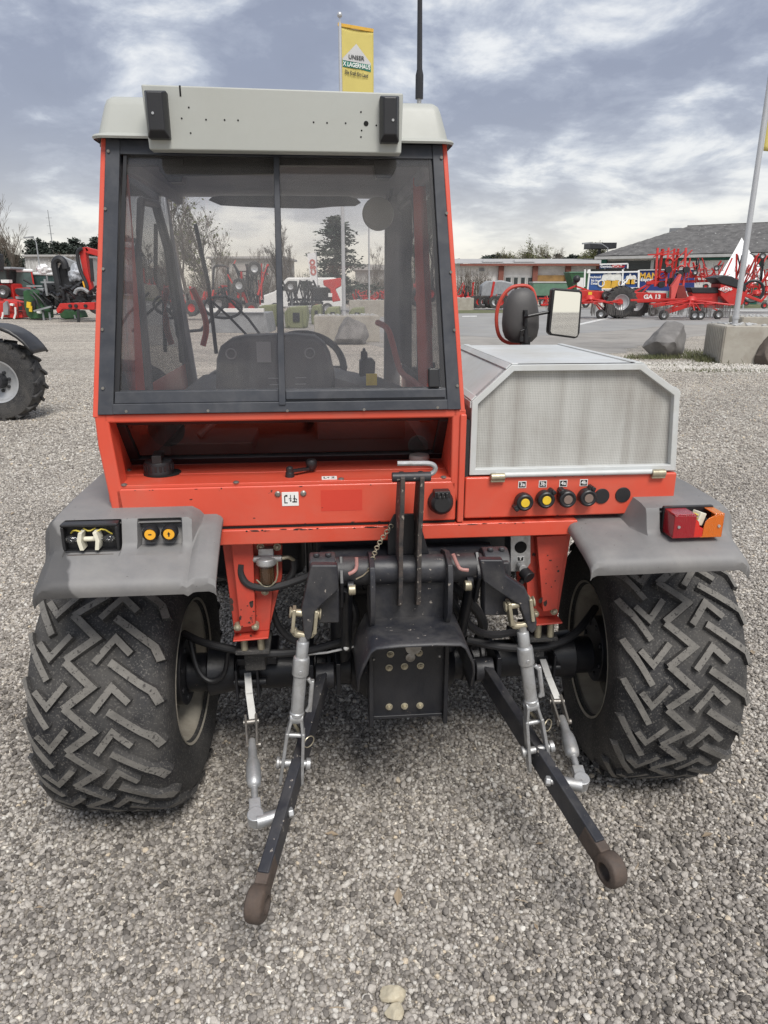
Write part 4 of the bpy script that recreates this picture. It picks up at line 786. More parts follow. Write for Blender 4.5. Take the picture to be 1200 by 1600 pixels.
implement('mower', 'red machines crowded right of the pole through the windscreen', 'mower', (-1.9501, 48, 0.7461)[0], (0.166, 48, 0.7461)[0], 48, .2, (-0.8253, 48, 1.5768)[2], 25, 34, 3, .35, discs=6)
implement('mower', 'red machine seen through the right cab side window', 'mower', (1.6597, 48, 0.7461)[0], (4.1492, 48, 0.7461)[0], 48, .2, (2.4701, 48, 1.9301)[2], 26, 20, 3, .35, discs=3)
# silver car under the hedge
cx, cz = (9.3422, 62, 1.2501)[0], 0
t = empty('covered_wagon', (cx, 62, 0), 0, 'dark wagon under a silver grey tarpaulin by the bare hedge', 'wagon'); t.scale = (.62, .8, .9)
b = MB(); b.prism([(-2.2, .9), (2.2, .9), (2.3, 1.6), (1.9, 2.15), (.5, 2.35), (-1.3, 2.3), (-2.1, 1.9)], 'y', -1, 1); b.build('tarpaulin', 'mgrey', t, .15); b = MB(); b.bx(-2.0, 2.0, -.9, .9, .5, .9); b.build('chassis', 'mblack', t)
for x in (-1.4, 1.3): pwheel('wheel', t, (x, -.95, .42), .42, .25)
# green trailers
t = empty('green_trailer', ((15.6954, 60, 2.0001)[0], 60, 0), 0, 'tall dark green tipping trailer with sloping sides beside the billboard', 'trailer'); t.scale = (.62, .8, .88)
b = MB(); b.prism([(-1.7, 3.0), (1.6, 3.15), (1.3, 1.3), (-.8, 1.3)], 'y', -1.2, 1.2); b.build('body', 'green', t, .04); b = MB(); b.bx(-.65, .25, -1.24, -1.19, 1.6, 2.6); b.build('white_panel', 'wall_white', t); b = MB(); b.bx(-1.75, 1.65, -1.25, 1.25, 3.0, 3.12); b.build('rim_rail', 'green_pale', t); b = MB(); b.bx(-1.2, 1.2, -.9, .9, .9, 1.3); b.build('chassis', 'mblack', t)
for x in (-.6, .7): pwheel('wheel', t, (x, -1.1, .5), .5, .3)
t = empty('green_wagon', ((14.5101, 64, 1.762)[0], 64, 0), 0, 'long faded green wagon with pale top edge before the timber wall', 'trailer'); t.scale = (.78, .8, .78)
b = MB(); b.bx(-2.4, 2.2, -1.1, 1.1, 1.1, 2.5); b.build('body', 'green_pale', t, .06); b = MB(); b.bx(-2.45, 2.25, -1.15, 1.15, 2.45, 2.6); b.build('top_edge', 'gutter', t); b = MB(); b.bx(-2, 2, -1, 1, .7, 1.1); b.build('chassis', 'mblack', t)
for x in (-1.2, 1.2): pwheel('wheel', t, (x, -1.1, .45), .45, .3)
# billboards
def mug(b, x, y, z, s, flip=1):
    b.prism([(x - .40 * s, z - .55 * s), (x + .36 * s, z - .55 * s), (x + .42 * s, z + .25 * s), (x - .42 * s, z + .25 * s)], 'y', y - .02, y, 0)
    for q_, (dx, dz, rr_) in enumerate(((-.2, .40, .28), (.12, .46, .30), (.30, .34, .2), (-.32, .3, .18))): b.cyl((x + dx * s, y - .03 - .006 * q_, z + dz * s), (x + dx * s, y + .002 * q_, z + dz * s), rr_ * s, n=14, mi=1)
    b.torus((x - .50 * s * flip, y - .015, z - .1 * s), (0, 1, 0), .26 * s, .06 * s, 16, 5, 1)
p = empty('billboard', (0, 0, 0), 0, 'wide blue billboard with two beer mugs and white lettering', 'billboard')
Yb = 54; b = MB(); b.prism([(14.7779, 1.3905), (14.8629, 2.5358), (17.1247, 2.5358), (17.2409, 1.3905)], 'y', 54, 54.1); b.build('panel', 'blue', p)
b = MB(); b.bar((14.6129, 53.95, 2.6005), (17.2843, 53.95, 2.6224), .16, .12); b.bar((14.7642, 53.95, 1.3907), (14.7916, 53.95, 2.666), .12, .10); b.bar((17.2758, 53.95, 1.3464), (17.1744, 53.95, 2.7969), .12, .10); b.bar((14.5131, 53.95, 1.612), (14.4578, 53.95, 2.7969), .12, .10); b.bar((14.734, 53.95, 2.7969), (14.7762, 53.95, 2.5787), .12, .2); b.build('frame', 'print_white', p)
MB().bx(*(14.8379, 17.1136, 54, 54.12, 2.6451, 2.8198)).build('top_gap', 'hole', p)
b = MB(); c = (16.0924, 53.98, 1.9209); mug(b, c[0] + .04, 53.98, c[2], .84); c = (16.7176, 53.98, 1.9209); mug(b, c[0] + .05, 53.98, c[2], .84, -1); b.build('beer_mugs', ['gold', 'foam'], p)
for s, px, py in (('Prachtvoll', 929.5, 433), ('bis ins', 929.5, 438.3), ('Detail', 929, 443)):
    pass
for s, q in (('Prachtvoll', (15.2244, 53.97, 2.2725)), ('bis ins', (15.2453, 53.97, 2.0397)), ('Detail', (15.2408, 53.97, 1.8327))): text('lettering', s, .22, TM(q), 'print_white', p, .004, .006)
p = empty('billboard', (0, 0, 0), 0, 'narrow blue billboard with a single pair of slim beer glasses', 'billboard')
b = MB(); b.prism([(17.5642, 1.4772), (17.4505, 2.5899), (18.5236, 2.5899), (18.6395, 1.522)], 'y', 54.6, 54.7); b.build('panel', 'blue', p)
b = MB(); b.bar((17.3674, 54.5, 2.6323), (18.5291, 54.5, 2.6544), .14, .1); b.bar((18.6288, 54.5, 1.5222), (18.5171, 54.5, 2.7645), .1, .12); b.bar((17.6235, 54.5, 1.4999), (18.6054, 54.5, 1.5222), .1, .1); b.build('frame', 'print_white', p)
MB().bx(*(17.4097, 18.4971, 54.55, 54.65, 2.6773, 2.8317)).build('top_gap', 'hole', p)
b = MB(); c = (17.8863, 54.55, 2.0572); mug(b, c[0], 54.55, c[2], .48); c = (18.1669, 54.55, 2.0572); mug(b, c[0], 54.55, c[2], .48, -1); b.build('beer_mugs', ['gold', 'foam'], p)
p = empty('banner_sign', (0, 0, 0), 0, 'long dark blue banner with gold capitals behind the rake', 'sign')
b = MB(); b.prism([(19.1856, 1.3348), (19.0795, 2.7499), (23.1798, 2.8405), (23.3856, 1.2888)], 'y', 56, 56.15); b.build('panel', 'blue_dark', p)
b = MB(); b.bar((19.0575, 55.95, 2.7942), (23.1561, 55.95, 2.862), .08, .08); b.build('frame', 'gutter', p)
text('lettering', 'RMAN', .60, TM((19.6142, 55.97, 2.3638)), 'gold', p, .004, .02, 1.05); text('lettering', 'er-Express', .34, TM((19.5693, 55.97, 2.1226)), 'print_white', p, .004, .01)
p = empty('shop_sign', (0, 0, 0), 0, 'small blue and white roof sign above the mug billboard', 'sign')
b = MB(); b.prism([(16.412, 2.9308), (16.4351, 3.2064), (18.4695, 3.2522), (18.4982, 2.9768)], 'y', 57, 57.2); b.build('panel', 'blue_dark', p)
b = MB(); b.prism([(17.3162, 2.9756), (17.3194, 3.1913), (18.0453, 3.2096), (18.0196, 2.9848)], 'y', 56.93, 57); b.build('white_field', 'print_white', p)
text('lettering', 'Getränke', .22, TM((16.8559, 56.9, 3.0616)), 'print_white', p, .004, .006, 1.1); text('lettering', 'CoCiner', .26, TM((17.7506, 56.9, 3.0891)), 'mred', p, .004, .01, 1.1)
b = MB(); b.bar((18.4867, 56.95, 2.9296), (18.4655, 56.95, 3.2737), .1, .1); b.bar((16.3458, 56.95, 3.2279), (18.4752, 56.95, 3.2737), .1, .1); b.bar(((16.7702, 57, 2.9997)[0], 57.1, 0), (16.8039, 57.1, 2.9561), .1, .1); b.bar(((18.2284, 57, 2.9997)[0], 57.1, 0), (18.2604, 57.1, 3.0021), .1, .1); b.build('frame', 'print_white', p)
# white pointed tent
p = empty('pointed_tent', (0, 0, 0), 0, 'tall white pointed tent canopy behind the right flagpole', 'tent')
A = Vector((28.2592, 60, 5.3179)); bs = [Vector((25.6751, 58, 1.9411)), Vector((27.7134, 57, 1.7031)), Vector((31.5672, 61, 2.2048)), Vector((29.6259, 63, 2.6324))]; rows = []
for k in range(9):
    t_ = k / 8; rows.append([tuple(A.lerp(q, t_) - Vector((0, 0, .18 * math.sin(PI * t_)))) for q in (bs[0], bs[0].lerp(bs[1], .5) + Vector((0, .4, .2)), bs[1], bs[1].lerp(bs[2], .5), bs[2], bs[3])])
b = MB(); b.grid(rows, close=True); b.build('canopy', 'tent', p, ang=50)
for q in bs: MB().cyl((q.x, q.y, 0), q, .05, n=8).build('tent_pole', 'pole', p)

# --- left group
t = empty('red_mower', (0, 0, 0), 0, 'red box shaped mower with white legs standing at far left', 'mower')
b = MB(); b.prism([(-19.7398, 1.0125), (-19.3845, 0.9156), (-18.8649, 0.7862), (-18.8726, 0.0696), (-19.3529, 0.0368), (-19.8178, 0.1023), (-19.995, 0.2658)], 'y', 38.4, 39.6); b.build('body', 'mred', t, .05); b = MB(); b.prism([(-18.9488, 0.6425), (-18.778, 0.6743), (-18.8225, 0.3868), (-18.9605, 0.3548)], 'y', 38.3, 38.36); b.build('grille', 'mblack', t)
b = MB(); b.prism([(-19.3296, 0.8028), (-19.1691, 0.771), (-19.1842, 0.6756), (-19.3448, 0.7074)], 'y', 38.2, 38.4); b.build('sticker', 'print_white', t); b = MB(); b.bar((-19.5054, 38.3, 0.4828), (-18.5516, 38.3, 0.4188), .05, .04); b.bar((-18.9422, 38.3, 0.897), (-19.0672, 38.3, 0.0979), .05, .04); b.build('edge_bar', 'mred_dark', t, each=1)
b = MB(); b.tube([(-19.0699, 38.2, 0.6133), (-19.1035, 38.2, 0.2942), (-19.227, 38.2, 0.0378)], .05, 6); b.build('leg', 'print_white', t); b = MB(); b.tube([(-19.757, 38.2, 0.3582), (-19.7778, 38.2, 0.2302), (-19.8591, 38.2, 0.0378)], .05, 6); b.build('leg', 'print_white', t)
b = MB(); b.prism([(-18.9963, 1.4978), (-18.8222, 1.5604), (-18.2876, 1.4036), (-18.3588, 1.1518), (-18.7873, 1.1518), (-18.9652, 1.2779)], 'y', 38.2, 39.4); b.build('top_cover', 'mblack', t, .05); b = MB(); b.bx(*(-19.0348, -18.4592, 38.3, 39.4, 1.0239, 1.1505)); b.build('apron', 'mgrey', t)
t = empty('red_mower', (0, 0, 0), 0, 'red mower with dark grey side cut by the left edge', 'mower')
b = MB(); b.prism([(-20.8, 0.925), (-19.812, 0.8612), (-19.5739, 0.4767), (-19.7029, 0.0898), (-20.9427, 0.0898)], 'y', 38.5, 39.8); b.build('body', 'mred', t, .05); b = MB(); b.prism([(-19.6862, 0.8017), (-19.5001, 0.9288), (-19.4517, 0.6106), (-19.5133, 0.2265), (-19.7797, 0.2265)], 'y', 38.2, 38.5); b.build('side_plate', 'mgrey', t, .02)
t = empty('dark_tractor', (0, 0, 0), 0, 'dark tractor with black wheels behind red mowers, left edge', 'tractor')
pwheel('front_wheel', t, (-20.975, 41, 1.3518), .36, .3, rr=.4); b = MB(); b.prism([(-22.0851, 1.7905), (-20.8686, 1.8244), (-20.7552, 2.5322), (-21.2455, 2.5657), (-21.9537, 2.5657)], 'y', 41.2, 42.6); b.build('cab', 'dark_glass', t, .05); b = MB(); b.bx(*(-21.6724, -20.4351, 41, 42.8, 2.5216, 2.6539)); b.build('roof', 'mgrey', t, .05); b = MB(); b.bx(*(-21.0471, -20.6171, 41, 41.4, 1.8223, 1.9895)); b.build('lamp_bar', 'print_white', t); b = MB(); b.prism([(-21.8133, 1.8223), (-20.6225, 1.7888), (-20.5666, 0.8099), (-22.0196, 0.6056)], 'y', 41.3, 42.8); b.build('bonnet', 'mred', t, .08)
b = MB(); b.prism([(-20.308, 3.3095), (-20.0177, 3.2467), (-20.0178, 2.8367), (-20.124, 2.392), (-20.4606, 2.392)], 'y', 39.3, 39.7); tag(b.build('black_mudflap', 'mblack', bev=.05), 'black upright panel at the left edge above the mowers', 'panel')
def far_tractor(label, x, y, z0, s, col='mred', rz=.5):
    t = empty('far_tractor', (x, y, z0), rz, label, 'tractor'); t.scale = (s, s, s)
    b = MB(); b.bx(-.82, .82, -.8, .8, 2.55, 2.75); b.build('roof', 'tent', t, .08)
    b = MB(); b.prism([(-.74, 1.35), (.74, 1.35), (.70, 2.55), (-.70, 2.55)], 'y', -.74, .74); b.build('cab_glass', 'dark_teal', t)
    b = MB()
    for sx in (-1, 1):
        for sy in (-1, 1): b.bar((sx * .76, sy * .76, 1.2), (sx * .71, sy * .74, 2.56), .08, .08)
    b.build('pillar', col, t, each=1)
    b = MB(); b.bx(-.45, .45, -2.6, -.75, 1.0, 1.6); b.build('bonnet', col, t, .1); b = MB(); b.bx(-.35, .35, -2.5, .9, .6, 1.05); b.build('chassis', 'mblack', t)
    for sx in (-1, 1): pwheel('rear_wheel', t, (sx * .85, .5, .78), .78, .45, ax=(1, 0, 0), rim=col, rr=.5); pwheel('front_wheel', t, (sx * .8, -2.0, .52), .52, .35, ax=(1, 0, 0), rim=col, rr=.5)
    return t
M['dark_teal'] = pm('teal_cab_glass', (.06, .10, .095), .15, var=.3, vs=2)
c = (-20.9638, 43, 0.8403); far_tractor('red tractor with white cab roof behind the left mowers', c[0], 43, (-20.6953, 43, 2.5815)[2] - 2.75 * .88, .88, 'mred', .5)
c = (-19.8919, 44, 0.8214); far_tractor('second tractor with white roof partly hidden by dark machines', c[0], 44, (-19.6651, 44, 2.4074)[2] - 2.75 * .85, .85, 'mgrey', -.3)
boulder('crumpled white film bundle on top of left machines', (-19.2553, 42.5, 2.5878), (.40, .3, .36), 51, 'tent', 0, 'film_bundle', 'film', .35)
t = empty('green_mower', (0, 0, 0), 0, 'green mower with yellow decals left of the black machines', 'mower')
b = MB(); b.prism([(-18.1918, 1.4049), (-17.9161, 1.4986), (-17.6822, 1.3111), (-17.6341, 0.7452), (-17.2756, 0.4919), (-17.3018, 0.0782), (-18.0013, 0.0462), (-18.171, 0.2376), (-18.2359, 0.682)], 'y', 37.4, 38.6); b.build('body', 'green', t, .06); b = MB(); b.prism([(-17.7572, 0.9467), (-17.5635, 0.9467), (-17.6189, 0.5741), (-17.7578, 0.5118)], 'y', 37.3, 37.4); b.build('opening', 'mblack', t)
b = MB(); b.bar((-17.8983, 37.2, 0.6094), (-17.84, 37.2, 0.8878), .1, .2); b.bar((-17.8297, 37.2, 0.4231), (-17.7875, 37.2, 0.7024), .08, .14); b.build('decal', 'yellow', t, each=1); b = MB(); b.tube([(-17.7038, 37.2, 1.2569), (-17.4277, 37.1, 1.0742), (-17.3541, 37.1, 0.7049), (-17.1236, 37.2, 0.392)], .05, 5, smooth=1); b.tube([(-17.5572, 37.2, 1.3795), (-17.1253, 37.1, 0.9514), (-16.9675, 37.2, 0.5784)], .04, 5, smooth=1); b.build('hose', 'mblack', t); b = MB(); b.prism([(-17.5399, 0.5133), (-17.3549, 0.451), (-17.3731, 0.3262), (-17.563, 0.3574)], 'y', 37.25, 37.4); b.build('sticker', 'print_white', t); b = MB(); b.bar((-17.5686, 37, 0.4606), (-16.6707, 37, 0.6767), .08, .08); b.bar((-17.8836, 37.3, 1.6542), (-17.1144, 37.3, 1.6542), .08, .08); b.build('bar', 'mgrey', t, each=1)
for q in ((-17.2205, 37.2, 0.392), (-16.8974, 37.2, 0.392)): MB().cyl((q[0], 37.2, 0), q, .05, n=6).build('stand', 'mgrey', t)
t = empty('green_mower', (0, 0, 0), 0, 'low green machine under the red beam at left', 'mower'); b = MB(); b.prism([(-16.7769, 0.4124), (-16.5677, 0.4767), (-15.7701, 0.4446), (-15.6484, 0.0898), (-16.4948, 0.0251), (-16.7206, 0.0898)], 'y', 38, 39); b.build('body', 'green', t, .06); b = MB(); b.bar((-15.9484, 37.9, 0.2414), (-15.9077, 37.9, 0.0504), .06, .06); b.build('stand', 'mgrey', t)
t = empty('black_harrow', (0, 0, 0), 0, 'tall black implement of bars and plates behind the green mower', 'harrow')
b = MB(); b.prism([(-17.7841, 1.7814), (-17.0426, 1.8447), (-17.1362, 1.176), (-17.4222, 1.0478), (-17.7479, 1.112)], 'y', 38.8, 39.2); b.build('plate', 'mblack', t, .03); b = MB(); b.prism([(-18.0282, 1.5278), (-17.6252, 1.5595), (-17.7083, 0.9871), (-17.9417, 0.9871)], 'y', 38.5, 38.7); b.build('grey_plate', 'mgrey', t, .03)
r = random.Random(9); b = MB()
for _ in range(40): p = Vector((r.uniform((-17.7378, 38, 0.9344)[0], (-16.1611, 38, 0.9344)[0]), r.uniform(37.8, 39), r.uniform(.5, 1.9))); b.tube([p, p + Vector((r.uniform(-.6, .6), r.uniform(-.3, .3), r.uniform(-.5, .5)))], r.uniform(.03, .07), 4)
b.build('linkage', 'mblack', t, ang=0); b = MB(); b.bar((-17.2555, 38, 1.9956), (-17.2418, 38, 1.1858), .10, .10); b.bar((-16.5138, 38, 0.9974), (-16.2619, 38, 2.1192), .09, .09); b.bar((-17.4736, 38, 1.8407), (-16.6912, 38, 1.8407), .08, .08); b.bar((-15.9042, 38, 2.1192), (-15.9473, 38, 1.0602), .05, .05); b.bar((-16.3793, 38, 2.2117), (-15.8634, 38, 2.1809), .05, .05); b.build('grey_bar', 'mgrey', t, each=1)
t = empty('black_loader_crane', (0, 0, 0), 0, 'black folded timber crane with grey boom at left', 'crane')
b = MB(); b.tube([(-16.414, 37.6, 1.4075), (-16.4684, 37.6, 2.1753), (-16.5199, 37.6, 2.722), (-16.3623, 37.6, 2.9333), (-16.1344, 37.6, 2.9634), (-15.9674, 37.6, 2.7825), (-15.9445, 37.6, 2.4797)], .17, 8, smooth=2); b.build('hose_bundle', 'mblack', t); b = MB(); b.bar((-16.2244, 37.8, 2.9401), (-15.3441, 37.8, 2.5451), .28, .36); b.build('boom', 'mgrey', t, .03)
b = MB(); b.prism([(-16.5552, 2.3295), (-16.307, 2.7249), (-16.0502, 2.7249), (-15.9879, 2.2379), (-15.4802, 2.1767), (-15.1324, 1.87), (-15.0638, 0.8776), (-16.5723, 0.815), (-16.5334, 1.5616)], 'y', 37.8, 38.6); b.build('column', 'mblack', t, .08)
boulder('crane seat wrapped in grey plastic at left', (-15.4449, 37.4, 2.2332), (.40, .3, .46), 52, 'wrap', 0, 'wrapped_seat', 'seat', .3)
t = empty('red_crane', (0, 0, 0), 0, 'red knuckle boom crane with black hoses beside the cab', 'crane')
b = MB(); b.prism([(-14.4623, 3.195), (-14.2841, 3.3954), (-14.0672, 3.424), (-13.9669, 3.2523), (-14.1645, 3.1376), (-14.1478, 2.2989), (-14.0617, 1.5065), (-14.2587, 1.4178), (-14.3574, 1.86), (-14.4301, 2.7343)], 'y', 35.8, 36.2); b.build('knuckle', 'mred', t, .03); b = MB(); b.prism([(-14.189, 3.424), (-13.418, 3.2523), (-13.4526, 2.9651), (-14.1034, 3.1376)], 'y', 35.8, 36.2); b.build('boom', 'mred', t, .03)
b = MB(); b.tube([(-14.2593, 35.7, 3.3525), (-14.4856, 35.7, 3.239), (-14.5341, 35.7, 2.8684), (-14.4569, 35.7, 2.2935), (-14.2684, 35.7, 1.8583), (-14.2209, 35.7, 1.5077), (-14.4548, 35.7, 1.361), (-14.674, 35.7, 1.5663)], .09, 8, smooth=2); b.build('hoses', 'mblack', t); b = MB(); b.bar((-13.9712, 35.9, 2.904), (-14.0096, 35.9, 1.8595), .12, .12); b.build('ram', 'mblack', t); b = MB(); b.prism([(-14.4215, 1.8583), (-14.3222, 1.9165), (-14.2442, 1.5663), (-14.367, 1.5663)], 'y', 35.65, 35.7); b.build('decal', 'orange_disc', t)
t = empty('red_frame_trailer', (0, 0, 0), 0, 'red forestry trailer beam on a black jack leg at left', 'trailer')
b = MB(); b.prism([(-15.7079, 0.5681), (-15.4823, 0.8637), (-14.7412, 0.8932), (-13.8163, 0.9226), (-13.8599, 0.5681), (-15.0263, 0.5978), (-15.3958, 0.5978), (-15.6402, 0.39)], 'y', 35.3, 35.7); b.build('beam', 'mred', t, .03); b = MB(); b.bar((-14.594, 35.2, 0.6067), (-14.6521, 35.2, -0.0729), .10, .10); b.build('jack_leg', 'mblack', t)
for q in ((-14.9747, 35.28, 0.7513), (-14.6997, 35.28, 0.7513), (-14.2413, 35.28, 0.7513)): MB().cyl((q[0], 35.3, q[2]), (q[0], 35.2, q[2]), .08, n=12).build('bush', 'mblack', t)
r = random.Random(19); b = MB()
for _ in range(46): p = Vector((r.uniform((-15.7671, 36, 1.2696)[0], (-13.9669, 36, 1.2696)[0]), r.uniform(35.6, 37), r.uniform(.9, 1.75))); b.tube([p, p + Vector((r.uniform(-.5, .5), r.uniform(-.3, .3), r.uniform(-.5, .5)))], r.uniform(.04, .10), 5)
b.build('support_frame', 'mblack', t, ang=0); b = MB(); b.tube([(-14.7374, 35.4, 1.3051), (-14.6192, 35.4, 1.5089), (-14.3109, 35.4, 1.538), (-14.0893, 35.4, 1.3634)], .09, 7, smooth=1); b.build('mudguard', 'mgrey', t)
pwheel('wheel', t, (-14.1184, 36.4, 0.7833), .45, .4)

# --- seen through the windscreen
def bucket(label, px0, px1, top, bot, Y, xs):
    t = empty('loader_bucket', (0, 0, 0), 0, label, 'bucket'); x0, x1 = xs; zt = (447 - top) / 1109 * Y * 1.05 + 1.6; w = x1 - x0
    b = MB(); b.prism([(x0, 0), (x1 - w * .1, 0), (x1, zt * .55), (x1 - w * .05, zt), (x0 + w * .2, zt * .95), (x0 - w * .05, zt * .7)], 'y', Y, Y + .9); b.build('body', 'olive', t, .05)
    b = MB(); b.bx(x0 + w * .1, x0 + w * .2, Y - .06, Y, .1, zt * .9); b.bx(x1 - w * .2, x1 - w * .1, Y - .06, Y, .1, zt * .9); b.build('rib', 'olive', t, .01, each=1); b = MB(); b.bx(x0 + w * .35, x1 - w * .35, Y - .04, Y, zt * .3, zt * .7); b.build('recess', 'mblack', t); return t
bucket('olive green loader bucket left of the window divider', 0, 0, 470, 0, 31, ((-5.3197, 31, 0.8087)[0], (-4.5137, 31, 0.8087)[0]))
bucket('olive green loader bucket right of the window divider', 0, 0, 472, 0, 30, ((-4.0301, 30, 0.8358)[0], (-3.1201, 30, 0.8358)[0]))
bucket('small olive bucket beside the brown machine through the glass', 0, 0, 470, 0, 33, ((-3.2605, 33, 0.7544)[0], (-2.8029, 33, 0.7544)[0]))
bucket('olive bucket left of the flagpole through the glass', 0, 0, 473, 0, 33, ((-2.6313, 33, 0.7544)[0], (-1.9734, 33, 0.7544)[0]))
bucket('olive bucket right of the flagpole through the glass', 0, 0, 474, 0, 33, ((-1.5444, 33, 0.7544)[0], (-0.858, 33, 0.7544)[0]))
t = empty('white_van', ((-4.9509, 46, 1.3533)[0], 46, 0), 0, 'white van seen through the rear window left of the banner', 'van')
b = MB(); b.prism([(-2.7, .4), (2.4, .4), (2.4, 2.0), (1.9, 2.15), (-.9, 2.15), (-1.7, 1.35), (-2.6, 1.05)], 'y', -.9, .9); b.build('body', 'print_white', t, .1); b = MB(); b.prism([(-1.4, 1.4), (-.85, 1.95), (-.3, 1.95), (-.3, 1.4)], 'y', -.93, -.9); b.prism([(-.1, 1.4), (-.1, 1.95), (.8, 1.95), (.8, 1.4)], 'y', -.93, -.9); b.build('window', 'dark_glass', t, each=1)
for x in (-1.7, 1.5): pwheel('wheel', t, (x, -.85, .34), .34, .22)
t = empty('red_loader', (0, 0, 0), 0, 'red loader arm left of the flagpole through the window', 'loader'); b = MB(); b.prism([(-2.9317, 1.9188), (-2.0655, 2.036), (-2.0725, 1.6541), (-2.3539, 1.5065), (-2.1161, 0.9721), (-2.4908, 0.9124), (-2.6017, 1.5065), (-2.9069, 1.6836)], 'y', 35.8, 36.3); b.build('arm', 'mred', t, .04); b = MB(); b.bx(*(-3.4855, -2.5033, 36.2, 36.8, 0.9683, 1.5948)); b.build('body', 'mblack', t, .05); b = MB(); b.bx(*(-2.6764, -2.4957, 35.7, 35.8, 1.1549, 1.3316)); b.build('sign_plate', 'print_white', t)
t = empty('feather_banner', (0, 0, 0), 0, 'white feather banner with pale red letters through the window', 'banner')
b = MB(); b.prism([(-4.4773, 3.4682), (-3.9539, 3.5033), (-3.9308, 1.691), (-4.3088, 1.691)], 'y', 44, 44.03); b.build('cloth', 'tent', t); b = MB(); b.cyl(((-3.893, 44, 1.691)[0], 44.05, 0), (-3.9519, 44, 3.5734), .03, n=6); b.build('pole', 'pole', t)
for s, q in (('O', (-4.1733, 43.98, 2.9746)), ('S', (-4.1444, 43.98, 2.6914)), ('C', (-4.1267, 43.98, 2.4071))): text('lettering', s, .42, TM(q) @ Matrix.Rotation(R(90), 4, 'Z'), 'pink', t, .004, .03)
implement('black_tine_machine', 'black roll bar machine with red parts through the left pane', 'harrow', (-9.3357, 40, 0.8968)[0], (-7.8835, 40, 0.8968)[0], 40, .2, (-8.5767, 40, 1.8834)[2], 41, 16, 2, .5, cols=('mblack', 'mred'))
b = MB(); b.tube([((-9.0012, 39, 0.9156)[0], 39, .8), (-8.8847, 39, 2.5106), (-8.7403, 39, 2.6678), (-8.2418, 39, 2.6678), (-8.0861, 39, 2.5106), ((-8.1921, 39, 0.9156)[0], 39, .8)], .06, 8, smooth=1); tag(b.build('roll_bar', 'mblack'), 'black arched roll bar through the left window pane', 'roll bar')
implement('black_tine_machine', 'dark implement with tall spiral tine behind wiper', 'harrow', (-7.3579, 38, 0.9344)[0], (-6.1754, 38, 0.9344)[0], 38, .2, (-6.7947, 38, 2.7334)[2], 42, 20, 3, .35, cols=('mblack', 'mred'), tall=True)
implement('black_tine_machine', 'dark machines before the white van through the glass', 'harrow', (-5.1865, 40, 0.8968)[0], (-3.2848, 40, 0.8968)[0], 40, .3, (-4.4576, 40, 1.9486)[2], 43, 22, 2, .3, cols=('mblack', 'mgrey'), tall=True)
implement('mower', 'red and black machine through the left door window', 'mower', (-12.9662, 40, 0.8968)[0], (-11.2374, 40, 0.8968)[0], 40, .2, (-12.0074, 40, 1.8834)[2], 44, 18, 3, .4, cols=('mred', 'mblack'))
implement('mower', 'red machine just behind the left door pillar', 'mower', (-10.8398, 38, 0.9344)[0], (-8.8689, 38, 0.9344)[0], 38, .2, (-9.7902, 38, 1.7165)[2], 45, 16, 3, .4, cols=('mred', 'mblack'))
t = empty('flat_trailer', (0, 0, 0), 0, 'low dark flatbed trailer with white rear edge through the glass', 'trailer')
b = MB(); b.prism([(-6.5762, -0.015), (-6.5208, 0.7143), (-4.3628, 0.7143), (-4.258, -0.015)], 'y', 27, 29); b.build('bed', 'mgrey', t, .03); b = MB(); b.bx(*(-6.4847, -4.3922, 26.9, 27.1, 0.7403, 0.8751)); b.build('edge_board', 'print_white', t, .01)
# ------------------------------------------------------------------ the tractor (own frame: x across, y forward, origin under its rear axle)
T = empty('tractor', (0.045, 2.15, 0), R(5.2), 'red compact tractor with grey cab roof, seen from behind, rear linkage lowered', 'tractor')
def slab(pts, off):
    o = Vector(off); p = [Vector(q) for q in pts]; n = len(p)
    return (p + [q + o for q in p], [tuple(range(n)), tuple(range(n, 2 * n))[::-1]] + [(i, (i + 1) % n, n + (i + 1) % n, n + i) for i in range(n)])
RY = lambda z: -.25 + (z - 1.333) * .181          # the rear window plane leans forward
def RW(x, z, o=0): return (x, RY(z) + o, z)

